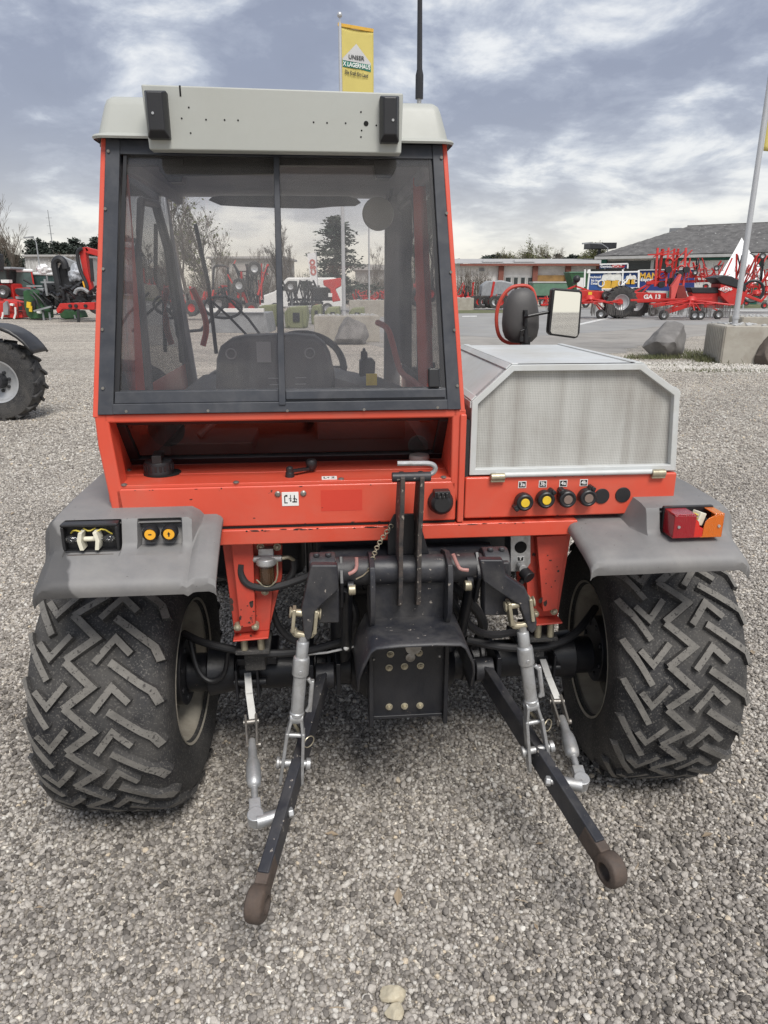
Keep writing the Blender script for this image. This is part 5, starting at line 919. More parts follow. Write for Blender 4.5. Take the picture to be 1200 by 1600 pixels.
# --- wheels
R0, HW = .416, .190
def crown(u):
    a = abs(u)
    return R0 - .010 * a ** 2 - (.030 * ((a - .78) / .22) ** 2 if a > .78 else 0)
def tyre_mesh():
    b = MB(); prof = [(.226, -.172), (.238, -.184), (.27, -.193), (.305, -.197), (.34, -.197), (.362, -.195)]
    prof += [(crown(u / 10), HW * u / 10) for u in range(-10, 11, 1)]
    prof += [(r, -t) for r, t in prof[:6]][::-1]
    b.lathe(prof, (0, 0, 0), (1, 0, 0), 96)
    NP = 21; pitch = 2 * PI / NP
    shapes = [([(-1.0, -.66), (-.93, -.42), (-.6, .42)], .085, 1), ([(-.77, -.38), (-.59, -.05), (-.32, -.53)], .084, 0),
              ([(-.35, -1.0), (.06, -.46), (-.35, 0.0)], .100, 0), ([(.07, .06), (.34, -.46), (.58, -.12)], .090, 0), ([(.29, .05), (.90, .68), (.985, .98)], .10, 1)]
    def strip(pts, w, base):
        # resample along the bar, offset to both sides in metres, drape over the crown
        P = [Vector((u * HW, s * pitch * R0)) for u, s in pts]; Q = [P[0]]
        for a, c in zip(P, P[1:]):
            k = max(1, int((c - a).length / .03)); Q += [a.lerp(c, (i + 1) / k) for i in range(k)]
        hw = w * HW / 2.0; L = []; Rr = []
        for i, p in enumerate(Q):
            d1 = (p - Q[i - 1]).normalized() if i else (Q[1] - p).normalized(); d2 = (Q[i + 1] - p).normalized() if i < len(Q) - 1 else d1
            n1 = Vector((-d1.y, d1.x)); n2 = Vector((-d2.y, d2.x)); n = (n1 + n2); n.normalize(); k = hw / max(.5, n.dot(n1)); L.append(p + n * k); Rr.append(p - n * k)
        def V(p, h, grow=0):
            u = max(-1.02, min(1.02, p.x / HW)); r = crown(max(-1, min(1, u))) + h; a = base + p.y / R0
            return (p.x, -r * math.cos(a), r * math.sin(a))
        n = len(Q); vs = []
        for l, r in zip(L, Rr):
            c = (l + r) / 2; vs += [V(c + (l - c) * 1.35, -.004), V(l, .018), V(r, .018), V(c + (r - c) * 1.35, -.004)]
        ft = [(4 * i + 1, 4 * i + 5, 4 * i + 6, 4 * i + 2) for i in range(n - 1)]
        fs = [f for i in range(n - 1) for f in ((4 * i, 4 * i + 4, 4 * i + 5, 4 * i + 1), (4 * i + 2, 4 * i + 6, 4 * i + 7, 4 * i + 3))] + [(0, 1, 2, 3), (4 * n - 4, 4 * n - 1, 4 * n - 2, 4 * n - 3)]
        o = len(b.v); b.add(vs, ft, 1); b.f += [tuple(i + o for i in f) for f in fs]; b.mi += [0] * len(fs)
    for k in range(NP):
        j = rng.uniform(-.02, .02)
        for pts, w, sh in shapes: strip([(u + rng.uniform(-.008, .008), -s + j) for u, s in pts], w * 1.08, k * pitch)
    return b.mesh('tyre', ['rubber', 'lug'], 30)
TY = tyre_mesh()
def rim_mesh(side):      # side = +1: the dish faces +x (outside)
    b = MB()
    pr = [(.232, -.184), (.240, -.188), (.238, -.172), (.226, -.160), (.216, -.12), (.20, -.10), (.196, -.03), (.20, .06), (.19, .065), (.13, .075), (.09, .08), (.04, .08)]
    b.lathe([(r, t * side) for r, t in pr], (0, 0, 0), (1, 0, 0), 64)
    b.lathe([(r, t * side) for r, t in [(.20, .06), (.215, .12), (.224, .15), (.238, .172), (.232, .168)]], (0, 0, 0), (1, 0, 0), 64)
    return b.mesh('rim', 'rim', 35)
def wheel(x, y, z, name, steer=0):
    s = 1 if x > 0 else -1
    w = D.objects.new(name, None); COL.objects.link(w); w.parent = T; w.location = (x, y, z); w.rotation_euler = (rng.uniform(0, 1), 0, R(steer))
    for nm, me in (('tyre', TY), ('rim', rim_mesh(s))):
        o = D.objects.new(nm, me); COL.objects.link(o); o.parent = w
    h = MB(); h.cyl((-.165 * s, 0, 0), (.075 * s, 0, 0), .115, .12, 32); h.cyl((.08 * s, 0, 0), (.12 * s, 0, 0), .06, .055, 24)
    for i in range(8):
        a = 2 * PI * i / 8; h.cyl((-.17 * s, .09 * math.cos(a), .09 * math.sin(a)), (-.155 * s, .09 * math.cos(a), .09 * math.sin(a)), .011, n=6)
    h.build('hub', 'black', w, .003)
wheel(-.862, .02, .432, 'rear_wheel', -4); wheel(.862, .02, .430, 'rear_wheel', -5)
wheel(-.80, 1.85, .432, 'front_wheel'); wheel(.78, 1.85, .432, 'front_wheel')

# --- running gear
b = MB(); b.cyl((-.70, 0.02, .415), (.68, .02, .415), .064, n=28)
b.cyl((-.63, .02, .42), (-.54, .02, .42), .085, .07, n=28); b.cyl((.52, .02, .42), (.61, .02, .42), .07, .085, n=28)
b.cyl((-.16, .02, .42), (-.06, .02, .42), .08, .15, n=28); b.cyl((-.06, .02, .42), (.09, .02, .42), .15, n=28); b.cyl((.09, .02, .42), (.19, .02, .42), .15, .08, n=28)
for x in (-.29, -.24, .22, .28): b.cyl((x, .02, .42), (x + .018, .02, .42), .075, n=28)
b.bx(-.53, -.40, -.06, .1, .475, .50); b.bx(.40, .53, -.06, .1, .475, .50)
b.build('rear_axle', 'black', T, .004)
b = MB()
for sx in (-1, 1):
    x = sx * .49 - .006
    b.bx(x - .038, x - .030, -.10, -.02, .375, .48); b.bx(x + .030, x + .038, -.10, -.02, .375, .48); b.cyl((x - .045, -.075, .425), (x + .06, -.075, .425), .013, n=14)
    b.bx(x - .038, x + .038, -.035, -.025, .375, .48)
b.build('stabiliser_bracket', 'black', T, .002, each=4)
b = MB(); b.bx(-.30, .30, .10, 1.9, .60, 1.0); b.bx(-.2, .2, .02, .4, .45, .8); b.cyl((.02, -.1, .60), (.02, .2, .60), .09, n=24)
b.bx(-.28, .28, .02, .1, .83, .96); b.cyl((-.22, .06, .7), (.23, .06, .7), .05, n=20); b.cyl((.16, -.05, .80), (.16, -.05, .50), .035, n=16); b.cyl((-.19, -.05, .72), (-.19, -.05, .48), .035, n=16)
b.cyl((-.12, .02, .72), (.14, .02, .78), .03, n=12); b.bx(-.08, .12, -.1, .1, .72, .86)
b.build('gearbox', 'black', T, .01)
b = MB(); b.bx(-.78, .76, -.20, 1.7, .955, .975); b.bx(-.26, .30, -.19, -.17, .82, .97); b.build('floor_pan', 'black', T, .003)
b = MB(); b.bx(-.76, -.32, .75, 1.45, .44, .95); b.bx(.32, .74, .75, 1.45, .44, .95); b.build('shade_block', 'black', T, .04, each=1)  # blocks added between the axles to keep sky light off the ground below
b = MB(); b.cyl((-.74, 1.85, .43), (.72, 1.85, .43), .06, n=20); b.build('front_axle', 'black', T)
hs = MB()
hs.tube([(-0.6971, -0.02, 0.5799), (-0.6182, -0.1, 0.5818), (-0.4576, -0.14, 0.5599), (-0.3188, -0.15, 0.5629), (-0.1989, -0.15, 0.5926), (-0.1068, -0.12, 0.615)], .0125, 10, smooth=2)
hs.tube([(-0.6767, -0.03, 0.5612), (-0.6576, -0.06, 0.4608), (-0.6142, -0.07, 0.4221), (-0.5674, -0.07, 0.4502), (-0.5521, -0.08, 0.5407)], .008, 8, smooth=2)
hs.tube([(0.2039, -0.14, 0.5769), (0.3316, -0.15, 0.5464), (0.4577, -0.15, 0.5425), (0.5621, -0.12, 0.5585), (0.6555, -0.02, 0.584), (0.701, 0.05, 0.5776)], .013, 10, smooth=2)
hs.tube([(-0.405, -0.16, 0.8038), (-0.4036, -0.12, 0.6835), (-0.3689, -0.1, 0.5945), (-0.2996, -0.1, 0.5618)], .011, 8, smooth=2)
hs.tube([(0.1303, -0.2, 0.7624), (0.1881, -0.22, 0.6738), (0.2545, -0.2, 0.6171), (0.4065, -0.1, 0.5809)], .012, 8, smooth=2)
hs.tube([(0.1182, -0.15, 0.8044), (0.1997, -0.2, 0.7384), (0.2652, -0.15, 0.6354), (0.239, -0.1, 0.5309)], .016, 8, smooth=2)
hs.tube([(-0.078, -0.15, 0.9254), (-0.1336, -0.1, 0.8357), (-0.1935, -0.1, 0.7954), (-0.2929, -0.1, 0.767)], .011, 8, smooth=2)
hs.tube([(0.0766, -0.15, 0.9101), (0.1256, -0.1, 0.8477), (0.187, -0.1, 0.8241), (0.3495, -0.1, 0.8398)], .011, 8, smooth=2)
hs.tube([(-0.1666, -0.15, 0.752), (-0.1396, -0.18, 0.7009), (-0.1629, -0.15, 0.5997), (-0.1372, -0.1, 0.5032)], .010, 8, smooth=2)
hs.build('hydraulic_hose', 'hose', T, each=1)
b = MB(); b.tube([(-0.4472, -0.05, 0.5027), (-0.2594, -0.16, 0.5609), (-0.1711, -0.2, 0.6004), (-0.0634, -0.2, 0.6213)], .0035, 6, smooth=1); b.sph((-0.1795, -0.22, 0.6116), .009); b.build('control_cable', 'print_white', T)

# --- red body
b = MB()
b.bx(-.792, .136, -.25, -.20, 1.016, 1.132)                    # lower rear panel
b.build('rear_panel', 'red', T, .006, seg=3)
b = MB(); b.bx(.160, .776, -.25, -.20, 1.020, 1.141); b.build('coupler_panel', 'red', T, .006, seg=3)
b = MB(); b.bx(.139, .157, -.258, -.2, 1.012, 1.32); b.bx(-.60, .49, -.262, -.15, .966, 1.010); b.build('cross_beam', 'red', T, .004)
b = MB(); b.bx(-.80, .136, -.248, -.142, 1.131, 1.141); b.bx(-.80, .136, -.139, -.02, 1.131, 1.1425); b.build('shelf_plate', 'red', T, .002, each=1)
b = MB()
b.add(*slab([(-.822, -.25, 1.333), (-.786, -.25, 1.333), (-.786, -.25, 1.295), (-.765, -.25, 1.00), (-.800, -.25, 1.00), (-.822, -.25, 1.25)], (0, .07, 0)))
b.add(*slab([(-.787, -.248, 1.33), (-.787, -.248, 1.12), (-.80, -.01, 1.12), (-.80, -.01, 1.33)], (-.02, 0, 0)))
b.add(*slab([(.118, -.25, 1.333), (.156, -.25, 1.333), (.158, -.25, 1.01), (.118, -.25, 1.125)], (0, .05, 0)))
b.add(*slab([(.119, -.248, 1.33), (.119, -.248, 1.12), (.13, -.01, 1.12), (.13, -.01, 1.33)], (.02, 0, 0)))
b.bx(-.80, .135, -.25, -.19, 1.310, 1.333)
b.build('rear_body_frame', 'red', T, .006, seg=3)
b = MB()
for (x0, x1, X0, X1) in ((-.826, -.811, -.760, -.747), (.140, .153, .093, .106)):
    b.add(*slab([RW(x0, 1.325), RW(x1, 1.325), RW(X1, 2.0), RW(X0, 2.0)], (0, .06, 0)))
b.build('cab_post', 'red', T, .003, each=1)
b = MB(); b.bx(-.825, -.80, -.2, 1.1, 1.0, 1.34); b.bx(.135, .155, -.2, 1.1, 1.0, 1.34); b.build('cab_side_panel', 'red', T, .004, each=1)
# lower tilted window in its recess
b = MB()
LW = lambda x, s: (x, -.030 - .155 * s, 1.1435 + .166 * s)      # the little lower window leans back towards the shelf
for x0, x1, s0, s1 in ((-.80, .13, .86, 1.0), (-.80, .13, 0, .13), (-.80, -.768, .13, .86), (.098, .13, .13, .86)): b.add(*slab([LW(x0, s0), LW(x1, s0), LW(x1, s1), LW(x0, s1)], (0, .014, .012)))
b.build('lower_window_seal', 'black_clean', T, .004)
b = MB(); b.add([LW(-.77, .12), LW(.10, .12), LW(.10, .87), LW(-.77, .87)], [(0, 1, 2, 3)]); o = b.build('lower_window_glass', 'glass_dark', T, ang=0); o.location = (0, .006, .005)
b = MB(); b.bx(-.76, .10, .0, .6, 1.13, 1.15); b.bx(-.70, -.45, .05, .3, 1.15, 1.19); b.bx(-.25, .05, .25, .3, 1.15, 1.28); b.tube([(-.62, .1, 1.2), (-.5, .2, 1.3), (-.35, .22, 1.26)], .012, 8, smooth=1)
b.build('cab_floor', 'interior_dark', T, .01)

# --- side grey cover over the engine, perforated sheets in silver angle frames
HP = [(.172, 1.146), (.172, 1.352), (.277, 1.449), (.640, 1.449), (.757, 1.371), (.773, 1.146)]
def inset(poly, d):
    n = len(poly); P = [Vector(p) for p in poly]; o = []
    for i in range(n):
        a = (P[i] - P[i - 1]).normalized(); c = (P[(i + 1) % n] - P[i]).normalized(); n1 = Vector((a.y, -a.x)); n2 = Vector((c.y, -c.x)); m = (n1 + n2).normalized(); o.append(P[i] + m * d / m.dot(n1))
    return o
HI = inset(HP, .017); n = len(HP)
b = MB(); v = [(x, -.245, z) for x, z in HP] + [(p.x, -.245, p.y) for p in HI] + [(x, -.215, z) for x, z in HP] + [(p.x, -.222, p.y) for p in HI]; fs = []
for i in range(n):
    if i == 2: pass
    j = (i + 1) % n; fs += [(i, j, n + j, n + i), (i, 2 * n + i, 2 * n + j, j), (n + i, n + j, 3 * n + j, 3 * n + i)]
b.add(v, fs)
def edge(i, w): # angle strips running forward along the box's long edges
    x, z = HP[i]; b.bar((x, -.24, z), (x, .42, z), w, .006)
for i, (p, q) in enumerate(zip(HP[:-1], HP[1:])):
    pass
for i in (1, 2, 3, 4):
    p = Vector((HP[i][0], 0, HP[i][1])); a = Vector((HP[i - 1][0], 0, HP[i - 1][1])); c = Vector((HP[i + 1][0], 0, HP[i + 1][1]))
    for e in (a, c):
        d = (e - p).normalized(); nrm = Vector((d.z, 0, -d.x)); nrm = nrm if nrm.dot(p - Vector((.47, 0, 1.25))) > 0 else -nrm
        b.add(*slab([p + Vector((0, -.24, 0)), p + d * .019 + Vector((0, -.24, 0)), p + d * .019 + Vector((0, .42, 0)), p + Vector((0, .42, 0))], nrm * .004))
b.build('cover_frame', 'hood', T, .0025)
b = MB(); b.add([(p.x, -.226, p.y) for p in HI], [tuple(range(n))]); b.build('rear_screen', 'screen', T, ang=0)
for i in range(n - 1):
    b = MB(); (x0, z0), (x1, z1) = HP[i], HP[i + 1]
    b.add([(x0, -.235, z0), (x1, -.235, z1), (x1, .42, z1), (x0, .42, z0)], [(0, 1, 2, 3)])
    b.build({2: 'top_screen'}.get(i, 'side_screen'), 'hood' if i != 3 else 'screen', T, ang=0)
b = MB(); b.prism([(x, z - .35) for x, z in HP], 'y', .43, .435); b.bx(.18, .77, -.15, .40, 1.10, 1.36); b.build('engine_block', 'black', T)
b = MB(); b.prism([(.172, 1.146), (.172, 1.352), (.277, 1.446), (.640, 1.446), (.762, 1.371), (.778, 1.146)], 'y', .42, .426); b.build('front_screen', 'screen', T)
b = MB(); b.cyl((.245, -.253, 1.147), (.70, -.253, 1.147), .0075, n=14); b.build('hinge_rod', 'hood', T)
b = MB()
for x in (.250, .716): b.cyl((x - .02, -.256, 1.143), (x + .02, -.256, 1.143), .011, n=12); b.bx(x - .02, x + .02, -.262, -.25, 1.128, 1.145)
b.build('hinge', 'zinc', T, .002, each=2)
b = MB(); b.bx(.157, .170, -.24, .40, 1.14, 1.30); b.build('rubber_seal', 'hose', T)

# --- cab roof and its rear lamp panel
def rr(x0, x1, y0, y1, r, k=5):
    o = []
    for cx, cy_, a0 in ((x1 - r, y1 - r, 0), (x0 + r, y1 - r, 90), (x0 + r, y0 + r, 180), (x1 - r, y0 + r, 270)):
        o += [(cx + r * math.cos(R(a0 + 90 * i / k)), cy_ + r * math.sin(R(a0 + 90 * i / k))) for i in range(k + 1)]
    return o
b = MB(); rows = []
for z, g in ((1.994, .012), (1.999, .015), (2.004, .012), (2.008, .0), (2.03, -.006), (2.072, -.018), (2.086, -.024), (2.0935, -.034), (2.096, -.06)):
    rows.append([(x, y, z) for x, y in rr(-.765 - g, .108 + g, -.15 - g, .98 + g, .028 + .4 * g)])
b.grid(rows, close=True); k = len(rows[0]); b.f.append(tuple(range(8 * k, 9 * k))); b.mi.append(0)
b.build('cab_roof', 'roof', T, ang=40)
b = MB(); b.prism([(-.628, 1.961), (-.022, 1.961), (-.018, 2.093), (-.634, 2.099)], 'y', -.215, -.172); b.build('roof_panel', 'roof', T, .004, seg=3)
b = MB()
for (x0, x1) in ((-.624, -.574), (-.076, -.030)):
    zt, zb = 2.082, 1.982
    ro = [[(x0, y, zb), (x1, y, zb), (x1, y, zt), (x0, y, zt)] for y in (-.214, -.235)] + [[(x0 + .008, -.252, zb + .014), (x1 - .008, -.252, zb + .014), (x1 - .008, -.252, zt - .006), (x0 + .008, -.252, zt - .006)]]
    o = len(b.v); b.grid(ro, close=True); b.f.append((o + 8, o + 9, o + 10, o + 11)); b.mi.append(0)
b.build('work_lamp', 'black_clean', T, .003, each=1)
b = MB()
def dots(mb, pts, y, r, dep=.002, n=8):
    for p in pts:
        x, yy, z = p; mb.cyl((x, y - dep, z), (x, y + .001, z), r, n=n)
dots(b, [(-0.5462, -0.215, 2.029), (-0.4897, -0.215, 2.0273), (-0.4462, -0.215, 2.0274), (-0.4146, -0.215, 2.0273), (-0.5279, -0.215, 2.0523), (-0.5279, -0.215, 1.998), (-0.2351, -0.215, 2.0264), (-0.2028, -0.215, 2.0256), (-0.158, -0.215, 2.0257), (-0.1206, -0.215, 2.0505), (-0.1211, -0.215, 1.9964), (-0.1194, -0.215, 2.0104), (-0.0835, -0.215, 2.0222)], -.215, .0021, .0008)
dots(b, [(-0.1084, -0.215, 2.0259)], -.215, .006, .001); b.bx(-.547, -.543, -.2158, -.213, 2.075, 2.098)
b.build('bolt_hole', 'hole', T)
b = MB(); p = (-0.6052, -0.25, 2.0315); b.cyl(p, (p[0], p[1] - .004, p[2]), .003); p = (-0.0465, -0.25, 2.027); b.cyl(p, (p[0], p[1] - .004, p[2]), .003); b.build('lamp_screw', 'galv', T)
ax = (0.0579, 0.06, 2.1471)
b = MB(); b.lathe([(.0, .0), (.017, 0), (.017, .010), (.008, .016), (.009, .022), (.005, .030), (.006, .04), (.0065, .056)], (ax[0], ax[1], 2.09), (0, 0, 1), 16); b.build('antenna_base', 'galv', T)
b = MB(); b.tube([(ax[0], ax[1], 2.143), (ax[0], ax[1], 2.20), (ax[0], ax[1], 2.215), (ax[0] - .002, ax[1], 2.40), (ax[0] - .006, ax[1], 2.62)], [.011, .011, .0075, .0065, .005], 10); b.build('antenna', 'black_clean', T)

# --- rear window
b = MB()
b.add(*slab([RW(-.811, 1.333, -.006), RW(-.772, 1.333, -.006), RW(-.712, 1.997, -.006), RW(-.747, 1.997, -.006)], (0, .035, 0)))
b.add(*slab([RW(.104, 1.333, -.006), RW(.140, 1.333, -.006), RW(.093, 1.997, -.006), RW(.066, 1.997, -.006)], (0, .035, 0)))
b.add(*slab([RW(-.772, 1.334, -.009), RW(.104, 1.334, -.009), RW(.103, 1.360, -.009), RW(-.771, 1.360, -.009)], (0, .035, 0)))
b.add(*slab([RW(-.768, 1.360, -.003), RW(.102, 1.360, -.003), RW(.100, 1.390, -.003), RW(-.765, 1.390, -.003)], (0, .03, 0)))
b.add(*slab([RW(-.717, 1.962, -.003), RW(.069, 1.962, -.003), RW(.066, 1.997, -.003), RW(-.714, 1.997, -.003)], (0, .03, 0)))
b.build('window_frame', 'frame', T, .002)
b = MB()
b.add(*slab([RW(-.346, 1.352, -.013), RW(-.328, 1.352, -.013), RW(-.324, 1.965, -.013), RW(-.338, 1.965, -.013)], (0, .018, 0)))
b.add(*slab([RW(-.327, 1.366, -.010), RW(.098, 1.366, -.010), RW(.097, 1.388, -.010), RW(-.327, 1.388, -.010)], (0, .012, 0)))
b.build('sliding_sash', 'frame', T, .002)
b = MB()
for q in ((-.768, -.755, -.708, -.700), (.088, .100, .058, .066)): b.add(*slab([RW(q[0], 1.388, .002), RW(q[1], 1.388, .002), RW(q[3], 1.965, .002), RW(q[2], 1.965, .002)], (0, .01, 0)))
b.build('window_seal', 'black_clean', T)
b = MB(); b.add(*slab([RW(-.765, 1.385, .010), RW(-.335, 1.385, .010), RW(-.332, 1.965, .010), RW(-.705, 1.965, .010)], (0, .004, 0))); b.build('window_glass', 'glass', T, ang=0)
b = MB(); b.add(*slab([RW(-.345, 1.375, .001), RW(.10, 1.375, .001), RW(.064, 1.965, .001), RW(-.340, 1.965, .001)], (0, .004, 0))); b.build('window_glass', 'glass', T, ang=0)
b = MB(); b.add(*slab([RW(.052, 1.392, -.012), RW(.082, 1.392, -.012), RW(.081, 1.442, -.012), RW(.052, 1.442, -.012)], (0, .016, 0))); b.build('window_latch', 'black_clean', T, .004)
b = MB()
for q in ((-0.7373, -0.26, 1.3417), (-0.5296, -0.26, 1.3402), (-0.3244, -0.26, 1.3371), (-0.1218, -0.26, 1.3374), (0.0759, -0.26, 1.3396), (-0.7926, -0.25, 1.4002), (-0.7843, -0.23, 1.5454), (-0.7724, -0.2, 1.6915), (-0.7579, -0.17, 1.8339), (-0.7416, -0.145, 1.9676), (0.1299, -0.25, 1.3956), (0.1223, -0.23, 1.5391), (0.1133, -0.2, 1.6853), (0.1028, -0.17, 1.8306), (0.0902, -0.145, 1.9651)):
    y = RY(q[2]); b.cyl((q[0], y - .0105, q[2]), (q[0], y, q[2]), .0038, n=8)
b.build('frame_screw', 'steel', T, each=1)
# black roller-blind housing and lamp backs under the roof behind the glass
b = MB()
b.add(*slab([RW(-.715, 1.940, .02), RW(.066, 1.950, .02), RW(.066, 1.975, .02), RW(-.715, 1.975, .02)], (0, .03, 0)))
b.add(*slab([RW(-.60, 1.915, .02), RW(-.33, 1.925, .02), RW(-.33, 1.96, .02), RW(-.60, 1.96, .02)], (0, .02, 0)))
for q in (((250, 250), (287, 250), (285, 285), (264, 285), (253, 268)), ((583, 250), (622, 250), (610, 279), (586, 279))):
    pts = [(0, 0)] * 0
b.prism([(-0.6311, 1.9574), (-0.5627, 1.9584), (-0.567, 1.9258), (-0.5737, 1.9033), (-0.6074, 1.9029), (-0.6275, 1.928)], 'y', -.12, -.06); b.prism([(-0.0852, 1.9621), (-0.0167, 1.963), (-0.0216, 1.9448), (-0.0384, 1.9187), (-0.077, 1.9182)], 'y', -.12, -.06)
b.build('blind_housing', 'black_clean', T, .003)

# --- cab interior, seen through the glass
b = MB(); b.bx(-.772, .105, -.10, .95, 1.984, 1.993); b.build('cab_ceiling', 'interior', T)
b = MB(); b.bx(-.768, -.742, -.06, .9, 1.95, 1.992); b.bx(.078, .112, -.1, .9, 1.95, 1.992); b.build('roof_rail', 'interior', T, .006, each=1)
b = MB()
b.bar((-.835, .84, 2.0), (-.80, 1.06, 1.15), .07, .07); b.bar((.07, .84, 2.0), (.085, 1.06, 1.15), .07, .07); b.bx(-.83, .07, .82, .90, 1.99, 2.01); b.bx(-.80, .09, 1.03, 1.09, 1.10, 1.22)
b.build('front_pillar', 'interior', T, .01)
b = MB(); b.bar((-.80, .18, 1.98), (-.81, .14, 1.2), .035, .06); b.bar((.10, .30, 1.98), (.13, .28, 1.2), .03, .05); b.build('door_pillar', 'red_dull', T, .006, each=1)
b = MB(); b.tube([(-.79, .24, 1.30), (-.785, .24, 1.90), (-.79, .74, 1.93), (-.79, .93, 1.35)], .014, 8, smooth=1); b.tube([(.115, .33, 1.30), (.10, .33, 1.93), (.09, .75, 1.93)], .014, 8, smooth=1); b.build('door_frame', 'interior_dark', T, each=1)
b = MB(); b.add(*slab([(-.805, -.1, 1.34), (-.80, 1.0, 1.34), (-.80, .84, 1.97), (-.78, -.05, 1.97)], (.004, 0, 0))); b.build('side_window', 'glass_clear', T, ang=0)
b = MB(); b.add(*slab([(.135, -.15, 1.34), (.105, 1.02, 1.34), (.085, .84, 1.97), (.10, -.08, 1.97)], (.004, 0, 0))); b.build('side_window', 'glass_clear', T, ang=0)
b = MB(); b.add(*slab([(-.80, 1.045, 1.2), (.07, 1.045, 1.2), (.05, .85, 1.97), (-.81, .85, 1.97)], (0, .004, 0))); b.build('windscreen', 'glass_clear', T, ang=0)
sv = [(-0.6297, 1.9546), (-0.6149, 1.9657), (-0.5841, 1.9703), (-0.3834, 1.9724), (-0.1078, 1.9729), (-0.0764, 1.9643), (-0.062, 1.9511), (-0.084, 1.9397), (-0.1689, 1.9367), (-0.2415, 1.9293), (-0.3853, 1.9303), (-0.504, 1.9337), (-0.5863, 1.9374)]
b = MB(); b.prism(sv, 'y', .77, .785); b.build('sun_visor', 'interior_dark', T, .002)
b = MB(); c = (-0.0155, 0.55, 1.8926); b.cyl((c[0], .55, c[2]), (c[0], .563, c[2]), .056, n=32); b.sph((c[0] + .02, .57, c[2]), .02); b.build('interior_mirror', 'roof', T, .004)
b = MB(); b.tube([(c[0] + .02, .575, c[2]), (c[0] + .05, .62, c[2] + .06), (c[0] + .07, .72, c[2] + .15)], .006, 6); b.build('mirror_stalk', 'black_clean', T)
st = [(-0.5853, 1.2906), (-0.5719, 1.4218), (-0.5565, 1.4631), (-0.5216, 1.4876), (-0.4732, 1.4975), (-0.3895, 1.4991), (-0.316, 1.5008), (-0.2486, 1.4942), (-0.2174, 1.4712), (-0.199, 1.4354), (-0.1874, 1.376), (-0.185, 1.2852)]
b = MB(); b.prism(st, 'y', .26, .38); b.bx(-.70, -.18, .30, .75, 1.20, 1.32); b.build('seat', 'interior_dark', T, .018, seg=3)
b = MB()
for q in ((-0.5223, 0.26, 1.4395), (-0.2669, 0.26, 1.4395)): b.torus((q[0], .259, q[2]), (0, 1, 0), .016, .003, 24, 6)
for q in ((-0.3875, 0.26, 1.3595), (-0.3843, 0.26, 1.3384), (-0.299, 0.26, 1.3606), (-0.2998, 0.26, 1.3395)): b.bx(q[0] - .018, q[0] + .018, .257, .262, q[2] - .0015, q[2] + .0015)
b.build('seat_trim', 'interior', T)
p0 = (-0.4394, 0.255, 1.478); p1 = (-0.3931, 0.255, 1.4121); MB().bx(p0[0], p1[0], .254, .258, p1[2], p0[2]).build('paper_sheet', 'interior', T)
b = MB(); c = (-0.3046, 0.75, 1.3418); b.torus((c[0], .75, c[2] - .0), (0, -.75, .66), .165, .014, 48, 10); b.tube([(c[0], .75, c[2]), (c[0], .80, c[2] - .04)], .03, 12)
for a in (0, 2.1, 4.2): b.bar((c[0], .75, c[2]), (c[0] + .18 * math.cos(a), .75 + .12 * math.sin(a), c[2] + .135 * math.sin(a)), .03, .008)
b.build('steering_wheel', 'interior_dark', T)
b = MB(); b.prism([(-0.7656, 1.1633), (-0.7089, 1.2937), (-0.6367, 1.3317), (-0.4422, 1.3427), (-0.1809, 1.3142), (-0.0749, 1.292), (0.0322, 1.259), (0.0458, 1.1511)], 'y', .80, 1.0); b.build('dashboard', 'interior_dark', T, .02, seg=3)
b = MB(); b.prism([(-0.1936, 1.2375), (-0.1866, 1.3594), (-0.1359, 1.3435), (-0.0983, 1.3299), (-0.0133, 1.32), (0.0772, 1.2831), (0.078, 1.2106)], 'y', .25, .6)
b.prism([(-0.0964, 1.3483), (-0.0958, 1.4035), (-0.0823, 1.41), (-0.051, 1.4097), (-0.0421, 1.3986), (-0.0445, 1.3589)], 'y', .36, .42); b.prism([(-0.0913, 1.4057), (-0.091, 1.4341), (-0.0843, 1.434), (-0.0842, 1.4449), (-0.0753, 1.4448), (-0.0754, 1.434), (-0.0687, 1.4317), (-0.0689, 1.4055)], 'y', .37, .40)
for i in range(3):
    s = .04 * i; p = Vector((0.0608, 0.45, 1.3749)) + Vector((s, 0, -.01 * i)); b.bar(p, p + Vector((.07, -.12, -.055)), .016, .02)
b.build('control_console', 'interior_dark', T, .008)
p0 = (-0.0827, 0.245, 1.3727); p1 = (-0.0465, 0.245, 1.3342); MB().bx(p0[0], p1[0], .242, .25, p1[2], p0[2]).build('warning_sticker', 'sticker_yellow', T)
b = MB(); b.tube([(-0.0212, 0.52, 1.524), (0.0072, 0.45, 1.5118), (0.0202, 0.42, 1.4718), (0.0358, 0.35, 1.3856), (0.048, 0.3, 1.3606), (0.0681, 0.2, 1.3534), (0.09, 0.1, 1.3356)], .0105, 10, smooth=2); b.build('grab_handle', 'pink', T)
b = MB()
b.tube([(-0.722, 1.02, 1.8905), (-0.6916, 1.05, 1.6683), (-0.6849, 1.1, 1.369)], .009, 6); b.tube([(-0.8794, 0.95, 1.891), (-0.8662, 0.98, 1.6178), (-0.8664, 1, 1.3419)], .009, 6)
b.tube([(-0.6868, 1.07, 1.5906), (-0.612, 1.08, 1.5189), (-0.5472, 1.1, 1.4448)], .006, 6); b.tube([(-0.6264, 1.07, 1.6114), (-0.5358, 1.08, 1.5159), (-0.4864, 1.1, 1.4417)], .006, 6)
b.build('wiper', 'black_clean', T, each=1)
b = MB(); c = (-0.6753, 1.35, 1.5568); b.torus(c, (.2, 1, .2), .09, .007, 28, 6, sc=.55); b.tube([c, (c[0] - .1, 1.3, c[2] - .1), (c[0] - .2, 1.1, c[2] - .1)], .008, 6); b.build('door_mirror', 'black_clean', T)
